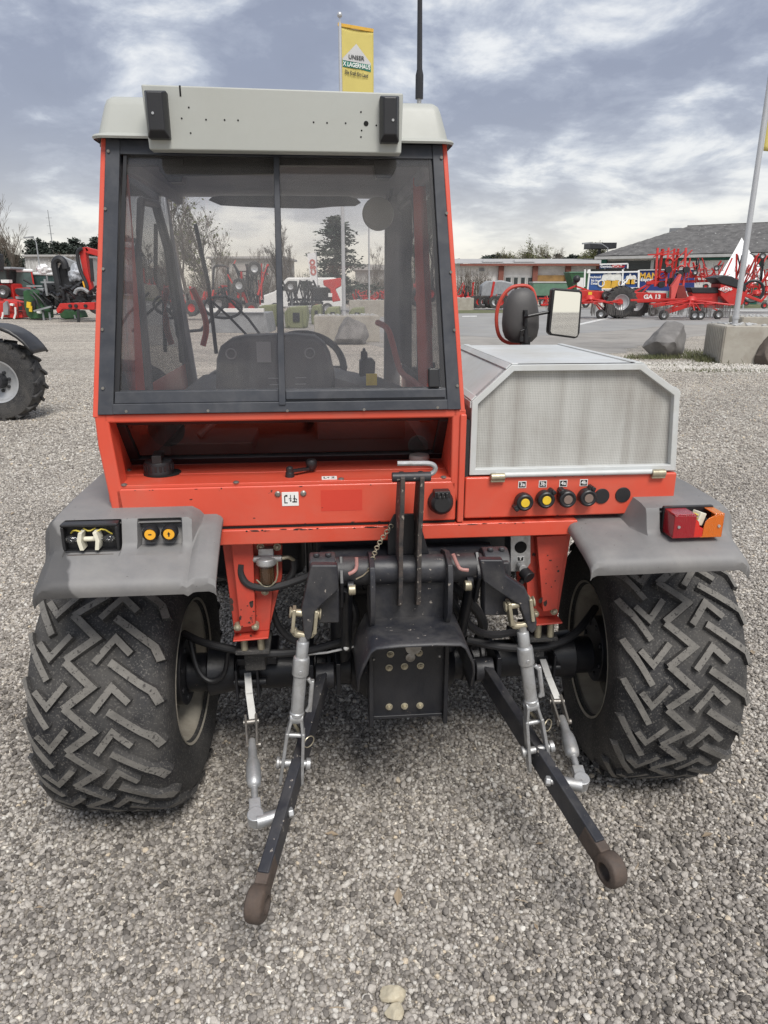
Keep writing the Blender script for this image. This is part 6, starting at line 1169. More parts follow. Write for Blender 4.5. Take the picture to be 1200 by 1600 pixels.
b = MB(); b.tube([(-0.7482, 0.98, 1.6428), (-0.7157, 1, 1.5664), (-0.7038, 1.02, 1.4824), (-0.728, 1.02, 1.4085)], .013, 8, smooth=2); b.build('grab_rail', 'red_dull', T)

# --- outside mirror on the engine side with its red guard loop
b = MB()
def blob(ol, y0, dep, mb, k=5):
    P = [Vector((x, z)) for x, z in ol]; c = sum(P, Vector((0, 0))) / len(P); rows = []
    for i in range(k + 1):
        t = i / k; s = math.sqrt(max(0, 1 - (t * .93) ** 2.6)); rows.append([(c.x + (p.x - c.x) * s, y0 - dep * t, c.y + (p.y - c.y) * s) for p in P])
    o = len(mb.v); mb.grid(rows, close=True); n_ = len(P); mb.f.append(tuple(o + k * n_ + i for i in range(n_))); mb.mi.append(0); mb.f.append(tuple(o + i for i in range(n_))[::-1]); mb.mi.append(0)
ov = [(0.51, 1.506), (0.5124, 1.5638), (0.526, 1.606), (0.5456, 1.6331), (0.5766, 1.643), (0.6082, 1.643), (0.6329, 1.6282), (0.6485, 1.5934), (0.6599, 1.5433), (0.6636, 1.4876), (0.6579, 1.4518), (0.6377, 1.4314), (0.5976, 1.4239), (0.5516, 1.4294), (0.5264, 1.4475), (0.5143, 1.4756)]
blob(ov, .80, .05, b); b.build('round_mirror', 'fender_dark', T, ang=60)
b = MB(); b.tube([(0.6284, 0.84, 1.4181), (0.5544, 0.84, 1.4212), (0.5124, 0.84, 1.4449), (0.496, 0.84, 1.5042), (0.4983, 0.84, 1.5677), (0.5199, 0.84, 1.6154), (0.5502, 0.84, 1.6454), (0.5871, 0.84, 1.6528), (0.6246, 0.84, 1.6503), (0.6473, 0.84, 1.6304), (0.6614, 0.84, 1.58)], .0078, 10, smooth=2); b.build('mirror_guard', 'red_dull', T)
b = MB()
b.tube([(0.5844, 0.73, 1.5337), (0.5944, 0.72, 1.5365), (0.6843, 0.72, 1.5534)], .0065, 8); b.cyl((0.5897, 0.745, 1.5602), (0.5937, 0.745, 1.4959), .009, n=12); b.cyl((0.598, 0.76, 1.4951), (0.6021, 0.76, 1.4294), .011, n=12); b.bx(*(0.5805, 0.6216, 0.755, 0.79, 1.4347, 1.4552)); b.bx(*(0.5884, 0.6223, 0.76, 0.79, 1.4038, 1.4346)); b.tube([(0.575, 0.75, 1.4354), (0.5763, 0.745, 1.4785), (0.5892, 0.745, 1.4834)], .004, 6)
b.build('mirror_arm', 'black_clean', T, .001)
mk = [(0.6794, 1.6384), (0.6919, 1.6432), (0.7877, 1.636), (0.8013, 1.6288), (0.8025, 1.6143), (0.8044, 1.4724), (0.798, 1.455), (0.7852, 1.4501), (0.6871, 1.4632), (0.6759, 1.4731), (0.675, 1.4855)]
b = MB(); b.prism(mk, 'y', .70, .735); b.build('square_mirror', 'black_clean', T, .004, seg=3)
b = MB(); b.prism([(0.69, 1.6336), (0.7886, 1.6264), (0.7943, 1.6192), (0.7947, 1.4625), (0.7872, 1.4576), (0.6892, 1.4706), (0.6832, 1.4805)], 'y', .698, .7005); b.build('mirror_glass', 'mirror', T, ang=0)
# --- rear fenders: one moulded shell each, swept across x
def fender(stations, name, parent=T):
    """stations: (x, section) with section = outer (y, z) line front to rear lip; the underside is the same line 12 mm in"""
    b = MB(); rows = []
    for x, sec, th in stations:
        up = [Vector(p) for p in sec]; lo = [Vector((p[0] + (.004 if i > len(sec) - 4 else 0), p[1] - th)) for i, p in enumerate(sec)][::-1]
        rows.append([(x, p.x, p.y) for p in up + lo])
    b.grid(rows, close=True); k = len(rows[0])
    for r_, rev in ((0, 1), (len(rows) - 1, 0)):
        h = k // 2
        for i in range(h - 1):
            q = (r_ * k + i, r_ * k + i + 1, r_ * k + k - 2 - i, r_ * k + k - 1 - i); b.f.append(q[::-1] if rev else q); b.mi.append(0)
    return b
def sec(top, yt, yf, zf, yl, zl, zt0=1.095):
    """top height and y of the housing edge, foot of the housing face, rear lip"""
    return [(.48, .93), (.30, 1.045), (.12, zt0), (-.12, top + .006), (yt + .03, top), (yt, top - .006), (yt - .008, top - .02), (yf + .006, zf + .02), (yf - .006, zf + .004), (yf - .03, zf - .004), ((yf + yl) / 2 - .012, (zf + zl) / 2), (yl + .012, zl + .008), (yl, zl + .001), (yl - .006, zl - .012), (yl - .004, zl - .026)]
low = lambda yl=-.455, zl=.952: [(.48, .93), (.30, 1.04), (.12, 1.07), (-.10, 1.07), (-.20, 1.062), (-.25, 1.055), (-.27, 1.05), (-.29, 1.045), (-.30, 1.040), (-.33, 1.025), (-.40, .988), (yl + .012, zl + .008), (yl, zl + .001), (yl - .006, zl - .012), (yl - .004, zl - .026)]
def drop(s, d): return [(y, z - d) for y, z in s]
hi = sec(1.078, -.325, -.352, .995, -.462, .950, 1.085)
def recess(s, d, a=6, e=9):      # push the housing face in to make a pocket
    return [(y + (d if a <= i < e else 0), z) for i, (y, z) in enumerate(s)]
rL = recess(hi, .045); rS = recess(hi, .036)
edge_l = [(y + .012 if y < -.3 else y, z - .022) for y, z in hi]
edge_i = [(y, z - .006) for y, z in low()]
stL = [(-.962, drop(edge_l, .012), .012), (-.955, edge_l, .012), (-.945, [(y, z - .012) for y, z in hi], .012), (-.93, hi, .012), (-.906, hi, .012), (-.902, rL, .012), (-.765, rL, .012), (-.761, hi, .012), (-.722, hi, .012), (-.717, rS, .012), (-.612, rS, .012), (-.607, hi, .012), (-.592, hi, .012), (-.582, [(y, z - .006) for y, z in hi], .012), (-.570, [(a[0] * .35 + c[0] * .65, a[1] * .35 + c[1] * .65) for a, c in zip(hi, low())], .012), (-.562, low(), .012), (-.53, low(), .012), (-.518, edge_i, .012), (-.512, drop(edge_i, .008), .012)]
fL = fender(stL, 'fender'); fL.build('rear_fender', 'fender_scuffed', T, .006, ang=50, seg=3)
hiR = sec(1.070, -.335, -.36, .99, -.455, .957, 1.07)
rR = recess(hiR, .03)
lowR = [(.48, .93), (.30, 1.0), (.12, 1.01), (-.10, 1.01), (-.20, 1.008), (-.25, 1.005), (-.27, 1.003), (-.29, 1.0), (-.30, .998), (-.33, .991), (-.40, .976), (-.443, .964), (-.455, .957), (-.461, .944), (-.459, .930)]
e_r = [(y + .012 if y < -.3 else y, z - .022) for y, z in hiR]
e_i = [(y, z - .006) for y, z in lowR]
stR = [(.462, drop(e_i, .010), .012), (.468, e_i, .012), (.48, lowR, .012), (.51, lowR, .012), (.625, lowR, .012), (.637, [(a[0] * .5 + c[0] * .5, a[1] * .5 + c[1] * .5) for a, c in zip(hiR, lowR)], .012), (.652, hiR, .012), (.690, hiR, .012), (.695, rR, .012), (.845, rR, .012), (.850, hiR, .012), (.878, hiR, .012), (.893, [(y, z - .012) for y, z in hiR], .012), (.905, e_r, .012), (.912, drop(e_r, .012), .012)]
fender(stR, 'fender').build('rear_fender', 'fender', T, .006, ang=50, seg=3)

# left lamp: black housing without its lens, two bare bulbs on cream holders
lamp = D.objects.new('lamp_socket', None); COL.objects.link(lamp); lamp.parent = T; tag(lamp, 'open black lamp housing with its lens missing and bare bulbs inside')
lamp.location = (-.004, 0, -.014)
b = MB(); b.bx(-.901, -.766, -.334, -.315, 1.010, 1.082)
for q in ((-.905, -.762, 1.076, 1.084), (-.905, -.762, 1.004, 1.012), (-.905, -.897, 1.012, 1.076), (-.770, -.762, 1.012, 1.076)): b.bx(q[0], q[1], -.356, -.32, q[2], q[3])
b.build('housing', 'black_clean', lamp, .003)
b = MB()
for x in (-.852, -.815):
    s = -1 if x < -.83 else 1
    b.prism([(x - .006 * s, 1.066), (x + .004 * s, 1.066), (x + .010 * s, 1.045), (x + .005 * s, 1.018), (x - .005 * s, 1.018), (x - .001 * s, 1.043)], 'y', -.372, -.336)
b.cyl((-.85, -.352, 1.043), (-.817, -.352, 1.043), .0065, n=12)
b.build('bulb_holder', 'cream_plastic', lamp, .0015)
for s, x in ((-1, -.861), (1, -.806)):
    b = MB(); b.lathe([(.0045, 0), (.006, .006), (.0105, .014), (.0115, .022), (.009, .030), (.004, .034), (.0, .035)], (x, -.352, 1.043), (s, 0, 0), 16); b.build('bulb', 'bulb', lamp)
b = MB(); b.tube([(-.885, -.338, 1.055), (-.872, -.35, 1.068), (-.85, -.36, 1.064)], .0022, 6, smooth=1); b.tube([(-.782, -.338, 1.05), (-.80, -.35, 1.070), (-.815, -.36, 1.064)], .0022, 6, smooth=1); b.tube([(-.85, -.345, 1.07), (-.835, -.35, 1.062), (-.82, -.345, 1.07)], .002, 6, smooth=1); b.build('lamp_wire', 'sticker_yellow', lamp)
b = MB(); b.bx(-.89, -.775, -.372, -.352, 1.0035, 1.0065); b.build('lamp_bracket', 'rust', lamp)
for x in (-.690, -.642):
    c = D.objects.new('push_socket', None); COL.objects.link(c); c.parent = T; c.location = (.002, 0, -.018)
    b = MB(); b.lathe([(.021, .0), (.021, .020), (.017, .026), (.0155, .022), (0, .022)], (x, -.325, 1.052), (0, -1, 0), 28); b.build('socket_body', 'black_clean', c)
    b = MB(); b.cyl((x, -.340, 1.052), (x, -.349, 1.052), .0145, n=24); b.build('orange_button', 'orange_disc', c, .001)
    b = MB(); b.prism([(x - .004, 1.052), (x + .004, 1.052), (x, 1.059)] if x > -.66 else [(x - .004, 1.051), (x + .004, 1.051), (x + .004, 1.054), (x - .004, 1.054)], 'y', -.3498, -.3485)
    if x > -.66: b.bx(x - .0018, x + .0018, -.3498, -.3485, 1.046, 1.053)
    b.build('button_mark', 'print_black', c)
# right tail lamp, its lens broken open in the middle
tl = D.objects.new('tail_lamp', None); COL.objects.link(tl); tl.parent = T; tag(tl, 'red and amber tail lamp with its lens broken open in the middle')
za, zb, yb, yf = 1.000, 1.066, -.345, -.405
b = MB(); b.bx(.700, .842, -.345, -.333, .996, 1.070); b.build('lamp_base', 'black_clean', tl, .002)
b = MB(); b.add(*slab([(.702, yb, za), (.702, yf, za + .004), (.702, yf, zb - .006), (.702, yb, zb)], (.004, 0, 0))); b.bx(.702, .764, yf, yf + .004, za, zb - .004); b.bx(.702, .762, yf, yb, zb - .004, zb); b.bx(.702, .78, yf, yb, za - .002, za + .003); b.build('red_lens', 'lens_red', tl, .002)
b = MB(); b.prism([(.762, za), (.786, za), (.786, za + .025), (.776, za + .030), (.772, za + .044), (.762, za + .052)], 'y', yf, yf + .004); b.build('reflector', 'lens_bright', tl, .001)
b = MB(); b.prism([(.786, za), (.842, za), (.842, zb - .004), (.818, zb - .004), (.800, zb - .012), (.791, zb - .022), (.787, zb - .040)], 'y', yf, yf + .004); b.bx(.838, .842, yf, yb, za, zb - .002); b.bx(.815, .842, yf, yb, zb - .004, zb); b.bx(.78, .842, yf, yb, za - .002, za + .003); b.build('amber_lens', 'lens_amber', tl, .002)
b = MB(); b.obx((.783, -.375, 1.046), (.022, .03, .036), (0, .35, .3)); b.obx((.775, -.36, 1.035), (.006, .03, .04), (0, -.2, 0)); b.build('bulb_holder', 'cream_plastic', tl, .002)
b = MB(); b.tube([(.76, -.36, 1.055), (.768, -.38, 1.062), (.778, -.385, 1.056)], .002, 6, smooth=1); b.tube([(.765, -.36, 1.04), (.771, -.385, 1.046), (.78, -.39, 1.05)], .002, 6, smooth=1); b.tube([(.79, -.37, 1.05), (.797, -.38, 1.045), (.80, -.37, 1.035)], .002, 6, smooth=1); b.build('lamp_wire', 'sticker_yellow', tl)
b = MB()
for x in (.716, .829): b.cyl((x, yf - .003, 1.031), (x, yf, 1.031), .004, n=10)
b.build('lens_screw', 'galv', tl, each=1)
b = MB()
for x in (.735, .812): b.sph((x, -.37, 1.032), .013, n=12)
b.build('bulb', 'bulb', tl, each=1)

# --- fittings on the red rear panel
c = (-0.6989, -0.1275, 1.145)
b = MB(); b.cyl((c[0] + .008, c[1] + .004, 1.1385), (c[0] + .008, c[1] + .004, 1.1436), .052, n=36); b.build('filler_hole', 'hole', T)
b = MB(); b.lathe([(.036, 0), (.041, .004), (.042, .016), (.040, .020), (.0405, .036), (.038, .044), (.03, .047), (0, .047)], (c[0], c[1], 1.135), (0, 0, 1), 28); b.obx((c[0], c[1], 1.190), (.026, .072, .022), (0, 0, .1))
for i in range(20):
    a = 2 * PI * i / 20; b.obx((c[0] + .0405 * math.cos(a), c[1] + .0405 * math.sin(a), 1.163), (.003, .006, .018), (0, 0, a))
b.build('filler_cap', 'black_clean', T, .0025)
c = (-0.3277, -0.1961, 1.141); d = (-0.2673, -0.1511, 1.141)
b = MB(); b.lathe([(.013, 0), (.012, .012), (.010, .014), (.010, .026), (.005, .03), (0, .03)], (c[0], c[1], 1.141), (0, 0, 1), 18); b.bar((c[0], c[1], 1.157), (d[0], d[1], 1.153), .014, .008); b.cyl((d[0], d[1], 1.146), (d[0], d[1], 1.156), .008, n=14); b.lathe([(.011, 0), (.015, .006), (.0165, .022), (.013, .029), (0, .031)], (d[0], d[1] , 1.150), (0, 0, 1), 20); b.build('crank_handle', 'black_clean', T, .0015)
c = (0.0562, -0.0619, 1.1425)
b = MB(); b.lathe([(.028, 0), (.030, .004), (.031, .018), (.029, .024), (.012, .027), (0, .027)], (c[0], c[1], 1.142), (0, 0, 1), 28); b.build('grey_cap', 'roof', T)
# sticker plates with pictograms
def plate(p0, p1, y, marks, nm='pictogram_plate', tilt=None):
    x0, z1 = p0[0], p0[2]; x1, z0 = p1[0], p1[2]
    b = MB(); b.bx(x0, x1, y - .0014, y, z0, z1); o = b.build(nm, 'print_white', T, .0008)
    m = MB(); w = x1 - x0; h = z1 - z0
    for poly in marks: m.prism([(x0 + u * w, z0 + v * h) for u, v in poly], 'y', y - .0019, y - .0012)
    q = m.build('pictogram', 'print_black', o)
def rc(u0, v0, u1, v1): return [(u0, v0), (u1, v0), (u1, v1), (u0, v1)]
pic = [rc(.14, .2, .2, .75), rc(.14, .2, .34, .27), rc(.2, .68, .34, .8), rc(.42, .5, .47, .56), rc(.5, .3, .54, .8), rc(.46, .5, .58, .54), rc(.46, .36, .58, .4), rc(.72, .25, .78, .78), rc(.62, .25, .9, .34), rc(.66, .48, .86, .54), rc(.84, .4, .9, .5)]
plate((-0.3496, -0.25, 1.1123), (-0.304, -0.25, 1.0724), -.25, pic)
y0 = (-0.219, -0.22, 1.141)
b = MB(); b.bx(y0[0] - .020, y0[0] + .022, y0[1] - .016, y0[1] + .016, 1.141, 1.1424); o = b.build('pictogram_plate', 'print_white', T)
m = MB()
for (u0, v0, u1, v1) in ((-.015, -.008, -.012, .008), (-.015, -.010, -.006, -.007), (-.003, -.006, -.001, .006), (-.006, -.001, .002, .001), (.006, -.009, .018, -.006), (.010, -.006, .013, .009), (.006, .004, .016, .006)): m.bx(y0[0] + u0, y0[0] + u1, y0[1] + v0, y0[1] + v1, 1.142, 1.1428)
m.build('pictogram', 'print_black', o)
p0 = (-0.243, -0.25, 1.115); p1 = (-0.1289, -0.25, 1.0545); MB().bx(p0[0], p1[0], -.2506, -.249, p1[2], p0[2]).build('sticker_trace', 'red_patch', T)
b = MB()
for q in ((-0.3603, -0.25, 1.1071), (-0.2905, -0.25, 1.1071)): b.lathe([(.0085, 0), (.0085, .002), (.005, .005), (0, .0055)], (q[0], -.25, q[2]), (0, -1, 0), 14)
for q in ((-0.7679, -0.2437, 1.141), (-0.4712, -0.2445, 1.141), (-0.1858, -0.2368, 1.141), (0.0997, -0.242, 1.141), (-0.7943, -0.0867, 1.1425), (0.1358, -0.0773, 1.1425)): b.lathe([(.0085, 0), (.0085, .002), (.005, .0045), (0, .005)], q, (0, 0, 1), 14)
b.build('panel_screw', 'steel', T, each=1)
c = (0.0909, -0.25, 1.0746)
b = MB(); b.lathe([(.036, 0), (.036, .008), (.033, .012), (.033, .022), (.030, .030), (.022, .036), (0, .036)], (c[0], -.25, c[2]), (0, -1, 0), 28); b.bx(c[0] - .022, c[0] + .022, -.284, -.25, c[2] + .018, c[2] + .037)
for k_ in (-.012, .0, .012): b.bx(c[0] + k_ - .004, c[0] + k_ + .004, -.290, -.28, c[2] + .020, c[2] + .034)
b.build('trailer_socket', 'black_clean', T, .002)
for (px, col, rot, lab) in (((0.3261, -0.25, 1.072), 'yellow', -2.5, '3a'), ((0.3871, -0.25, 1.0779), 'yellow', .9, '3b'), ((0.4488, -0.25, 1.0781), 'brownish', 2.2, '4a'), ((0.5087, -0.25, 1.0804), 'brownish', 1.2, '4b')):
    x, _, z = px; cc = D.objects.new('hydraulic_coupler', None); COL.objects.link(cc); cc.parent = T
    b = MB(); b.lathe([(.021, 0), (.024, .003), (.0255, .020), (.0245, .030), (.019, .034), (.016, .031), (0, .031)], (x, -.25, z), (0, -1, 0), 24)
    b.obx((x + .024 * math.cos(rot), -.268, z + .024 * math.sin(rot)), (.020, .024, .018), (0, -rot, 0)); b.cyl((x + .030 * math.cos(rot), -.285, z + .030 * math.sin(rot)), (x + .030 * math.cos(rot), -.25, z + .030 * math.sin(rot)), .006, n=8)
    b.build('dust_cap', 'black_clean', cc, .002)
    MB().cyl((x, -.279, z), (x, -.2835, z), .0125, n=22).build('colour_disc', col, cc, .001)
for (px, lab) in (((0.3234, -0.25, 1.1172), '3a'), ((0.3825, -0.25, 1.1176), '3b'), ((0.4419, -0.25, 1.118), '4a'), ((0.5016, -0.25, 1.1184), '4b')):
    x, _, z = px; b = MB(); b.bx(x - .0115, x + .0115, -.2512, -.2495, z - .0100, z + .0100, 0); b.bx(x - .0095, x + .0095, -.2518, -.251, z - .0080, z + .0080, 1); o = b.build('coupler_label', ['print_white', 'print_black'], T)
    text('lettering', lab, .0155, TM((x, -.2521, z + .0004)), 'print_white', o, .0002, .0003)
b = MB()
for q in ((0.5581, -0.25, 1.0771), (0.6204, -0.25, 1.0793)): b.cyl((q[0], -.2535, q[2]), (q[0], -.249, q[2]), .0225, n=28)
b.build('blanking_plug', 'black_clean', T, .0015, each=1)

# --- red support legs and what is bolted to them
def leg(px, mirror):
    b = MB()
    pts = [(-0.53, 0.9492), (-0.373, 0.944), (-0.4089, 0.6596), (-0.514, 0.6538)] if not mirror else [(0.3577, 0.9403), (0.505, 0.9437), (0.4845, 0.6691), (0.3908, 0.6645)]
    b.prism(pts, 'y', -.18, -.165)
    ch = [(-0.5001, 0.9555), (-0.4388, 0.9535), (-0.4456, 0.6926), (-0.491, 0.6884)] if not mirror else [(0.3866, 0.9464), (0.4799, 0.9495), (0.467, 0.7056), (0.4229, 0.701)]
    b.prism(ch, 'y', -.215, -.17)
    b.prism([(pts[2][0], pts[2][1]), (pts[3][0], pts[3][1]), (pts[3][0], pts[3][1] - .006), (pts[2][0], pts[2][1] - .006)], 'y', -.225, -.10)
    b.prism([(pts[0][0], pts[0][1] + .02), (pts[1][0], pts[1][1] + .02), (pts[2][0], pts[2][1]), (pts[3][0], pts[3][1])], 'y', -.06, -.05)
    return b.build('support_leg', 'red_worn', T, .004)
leg(0, 0); leg(0, 1)
b = MB(); b.prism([(-0.441, 0.939), (-0.3595, 0.9363), (-0.3642, 0.827), (-0.4125, 0.6496), (-0.451, 0.6514)], 'y', -.165, -.155); b.build('filter_bracket', 'red_worn', T, .002)
b = MB()
for q in ((-0.4987, -0.215, 0.69), (-0.4465, -0.215, 0.6897), (-0.415, -0.19, 0.7905), (0.4007, -0.215, 0.6941), (0.4585, -0.215, 0.7001), (-0.4207, -0.19, 0.9316), (-0.3731, -0.19, 0.93)): b.lathe([(.008, 0), (.008, .006), (.005, .008), (0, .009)], q, (0, -1, 0), 6); b.cyl((q[0], q[1] + .02, q[2]), q, .011, n=14)
b.build('leg_bolt', 'zinc', T, each=2)
b = MB()
for x0, x1 in ((-.505, -.42), (.40, .475)):
    b.bx(x0 - .01, x1 + .01, -.2, -.06, .588, .605); b.bx(x0 + .01, x1 - .01, -.14, -.06, .50, .588)
b.build('rubber_mount', 'rubber', T, .006, each=2)
b = MB()
for x in (-.485, -.435, .42, .46): b.cyl((x, -.19, .605), (x, -.19, .655), .011, n=14)
b.build('spacer', 'zinc', T, each=1)
c = (-0.4051, -0.2, 0.9012)
b = MB(); b.lathe([(.012, .012), (.028, .008), (.030, 0), (.030, -.010), (.024, -.016)], (c[0], -.205, c[2] - .004), (0, 0, 1), 24, cap=True); b.bx(c[0] - .022, c[0] + .022, -.205, -.18, c[2], c[2] + .030); b.cyl((c[0] - .045, -.205, c[2]), (c[0] + .045, -.205, c[2]), .010, n=12)
b.build('fuel_filter_head', 'galv', T, .002)
b = MB(); b.lathe([(.022, 0), (.023, -.04), (.020, -.055), (.010, -.060), (0, -.061)], (c[0], -.205, c[2] - .018), (0, 0, 1), 24); b.build('filter_bowl', 'amber_bowl', T)
b = MB(); b.tube([(c[0] + .032, -.21, c[2] - .005), (c[0] + .031, -.215, c[2] - .06), (c[0] + .01, -.215, c[2] - .083), (c[0] - .01, -.215, c[2] - .083), (c[0] - .03, -.215, c[2] - .06)], .0025, 6, smooth=1); b.lathe([(.009, 0), (.009, .008), (.005, .012)], (c[0], -.205, c[2] - .088), (0, 0, 1), 8, cap=True); b.tube([(c[0] - .045, -.205, c[2]), (c[0] - .062, -.207, c[2]), (c[0] - .071, -.208, c[2] - .014)], .006, 8, smooth=1); b.tube([(c[0] + .045, -.205, c[2]), (c[0] + .066, -.2, c[2] + .002), (c[0] + .078, -.19, c[2] - .014)], .006, 8, smooth=1); b.build('filter_clip', 'zinc', T)
b = MB(); x, z = c[0], c[2]; b.tube([(x - .071, -.208, z - .012), (x - .075, -.21, z - .04), (x - .06, -.215, z - .075), (x - .01, -.21, z - .092), (x + .05, -.2, z - .086), (x + .13, -.19, z - .06)], .011, 10, smooth=2); b.tube([(x + .078, -.19, z - .012), (x + .078, -.18, z - .05), (x + .055, -.18, z - .085)], .011, 10, smooth=1); b.build('fuel_hose', 'hose', T)
b = MB(); p0 = (0.3128, -0.2, 0.9488); p1 = (0.3781, -0.2, 0.8363)
b.prism([(0.3128, 0.9488), (0.373, 0.9468), (0.3787, 0.857), (0.3626, 0.8306), (0.3193, 0.8322)], 'y', -.2, -.196); b.bx(p0[0], p1[0], -.2, -.16, p0[2] - .004, p0[2]); b.build('valve_plate', 'galv', T, .001)
c = (0.3452, -0.2, 0.9093); MB().cyl((c[0], -.2015, c[2]), (c[0], -.199, c[2]), .0185, n=24).build('plate_hole', 'hole', T)
c = (0.3464, -0.2, 0.8725); b = MB(); b.bx(c[0] - .0105, c[0] + .0105, -.2012, -.199, c[2] - .0075, c[2] + .0075, 0); b.bx(c[0] - .009, c[0] + .009, -.2018, -.2005, c[2] - .006, c[2] + .006, 1); o = b.build('valve_label', ['print_white', 'print_black'], T)
text('lettering', 'T', .012, TM((c[0], -.2021, c[2])), 'print_white', o, .0002, .0003)
c = (0.3466, -0.21, 0.8539)
b = MB(); b.cyl((c[0], -.20, c[2]), (c[0], -.235, c[2]), .012, n=16); b.build('valve_stem', 'galv', T, .001)
b = MB(); b.cyl((c[0] + .004, -.225, c[2] - .012), (c[0] + .016, -.25, c[2] - .024), .018, .020, n=20); b.bar((c[0] + .005, -.24, c[2] - .02), (c[0] - .016, -.24, c[2] - .062), .016, .012); b.build('valve_lever', 'black_clean', T, .003)

# --- rear lift: rockshaft, lift arms, hitch frame
b = MB(); b.cyl((-.262, -.32, .902), (.268, -.32, .900), .040, n=32); b.build('rockshaft', 'dusty', T, .003)
b = MB()
for x0, x1 in ((-.118, -.104), (.092, .106)): b.prism([(-.40, .90), (-.385, .935), (-.33, .955), (-.27, .94), (-.25, .76), (-.37, .755), (-.40, .80)], 'x', x0, x1)
b.bx(-.106, .094, -.335, -.325, .755, .90); b.bx(-.25, .25, -.30, -.2, .86, .93)
b.build('hitch_frame', 'dusty', T, .002)
def arm(pts, web, hx, nm='lift_arm'):
    b = MB(); b.prism(pts, 'y', -.433, -.403); b.prism(web, 'y', -.39, -.33)
    b.cyl((hx - .036, -.32, .901), (hx + .036, -.32, .901), .055, n=32); b.bx(hx - .03, hx + .03, -.38, -.32, .862, .935)
    b.cyl((hx - .016, -.335, .95), (hx - .016, -.335, .964), .010, n=6); b.cyl((hx + .016, -.335, .95), (hx + .016, -.335, .964), .010, n=6)
    return b
a = arm([(-0.2728, 0.9673), (-0.2045, 0.9648), (-0.2025, 0.8957), (-0.2492, 0.8531), (-0.265, 0.8351), (-0.2757, 0.7637), (-0.2864, 0.7508), (-0.2964, 0.7609), (-0.3021, 0.8423)], [(-0.2631, 0.8416), (-0.2008, 0.8801), (-0.2027, 0.7783), (-0.2597, 0.7809)], -.243)
a.build('lift_arm', 'dusty', T, .005)
a = arm([(0.1667, 0.9662), (0.231, 0.9639), (0.2403, 0.9193), (0.2955, 0.8798), (0.3119, 0.845), (0.3342, 0.7785), (0.3339, 0.7551), (0.3219, 0.7438), (0.3101, 0.7581), (0.2806, 0.831), (0.2142, 0.8773), (0.1815, 0.9029)], [(0.193, 0.8927), (0.2818, 0.8264), (0.2972, 0.7792), (0.1977, 0.7836)], .235)
a.build('lift_arm', 'dusty', T, .005)
b = MB()
for x, s in ((-.178, 1), (.168, -1)):
    b.cyl((x, -.36, .872), (x + .018 * s, -.36, .872), .017, n=18); b.cyl((x, -.34, .86), (x, -.2, .60), .016, n=14)
    b.prism([(-.38, .89), (-.33, .95), (-.29, .93), (-.29, .82), (-.34, .80)], 'x', x - .02 * s, x - .01 * s)
b.build('lift_ram', 'black', T, .002, each=3)
b = MB()
for x, s in ((-.176, 1), (.162, -1)): b.cyl((x, -.372, .868), (x + .020 * s, -.372, .868), .0145, n=16)
b.build('ram_pin', 'zinc', T, .003, each=1)
b = MB(); b.tube([(-0.1526, -0.37, 0.9603), (-0.1523, -0.375, 0.9311), (-0.1621, -0.38, 0.9225), (-0.1742, -0.38, 0.9174)], .005, 8, smooth=1); b.tube([(0.1085, -0.37, 0.9604), (0.1219, -0.37, 0.9264), (0.1289, -0.38, 0.919), (0.1501, -0.38, 0.9164)], .005, 8, smooth=1); b.build('lynch_pin', 'pin_paint', T, each=1)
b = MB()
pp = [(-.41, 1.186), (-.372, 1.195), (-.33, 1.18), (-.285, 1.06), (-.27, .93), (-.285, .83), (-.34, .80), (-.372, .815), (-.382, .87), (-.376, 1.0), (-.40, 1.10)]
b.prism(pp, 'x', -.040, -.028); b.prism(pp, 'x', .010, .022)
b.build('top_link_bracket', 'rust_edge', T, .002, each=1)
b = MB(); c = (-0.0116, -0.39, 1.1879); b.cyl((-.060, -.388, 1.184), (.040, -.388, 1.184), .0125, n=20); b.build('top_link_tube', 'dusty', T, .0015)
b = MB(); b.prism([(-.062, .935), (-.062, 1.02), (-.045, 1.055), (.02, 1.055), (.055, .935)], 'y', -.30, -.29); b.build('bracket_web', 'black', T, .003)
b = MB(); b.tube([(-0.0458, -0.385, 1.2194), (0.0019, -0.385, 1.2183), (0.0316, -0.385, 1.2185), (0.0483, -0.385, 1.2139), (0.0535, -0.385, 1.202), (0.0455, -0.385, 1.1903), (0.0256, -0.385, 1.1874)], .0065, 10, smooth=2); b.build('hook_pin', 'galv', T)
ch = MB(); P0 = Vector((-0.0531, -0.3, 1.0219)); P1 = Vector((-0.1162, -0.36, 0.92)); P2_ = Vector((-0.155, -0.37, 0.8976)); k = 17
for i in range(k):
    t = i / (k - 1); p = P0.lerp(P1, t) if True else P0; d = (P1 - P0).normalized(); p.x -= .010 * math.sin(PI * t)
    ch.torus(p, (1, .3, .1) if i % 2 else (.1, 1, .3), .0062, .0016, 10, 5)
ch.tube([P1, (P1 + P2_) / 2 + Vector((0, 0, -.004)), P2_], .0018, 5); ch.build('safety_chain', 'zinc', T)
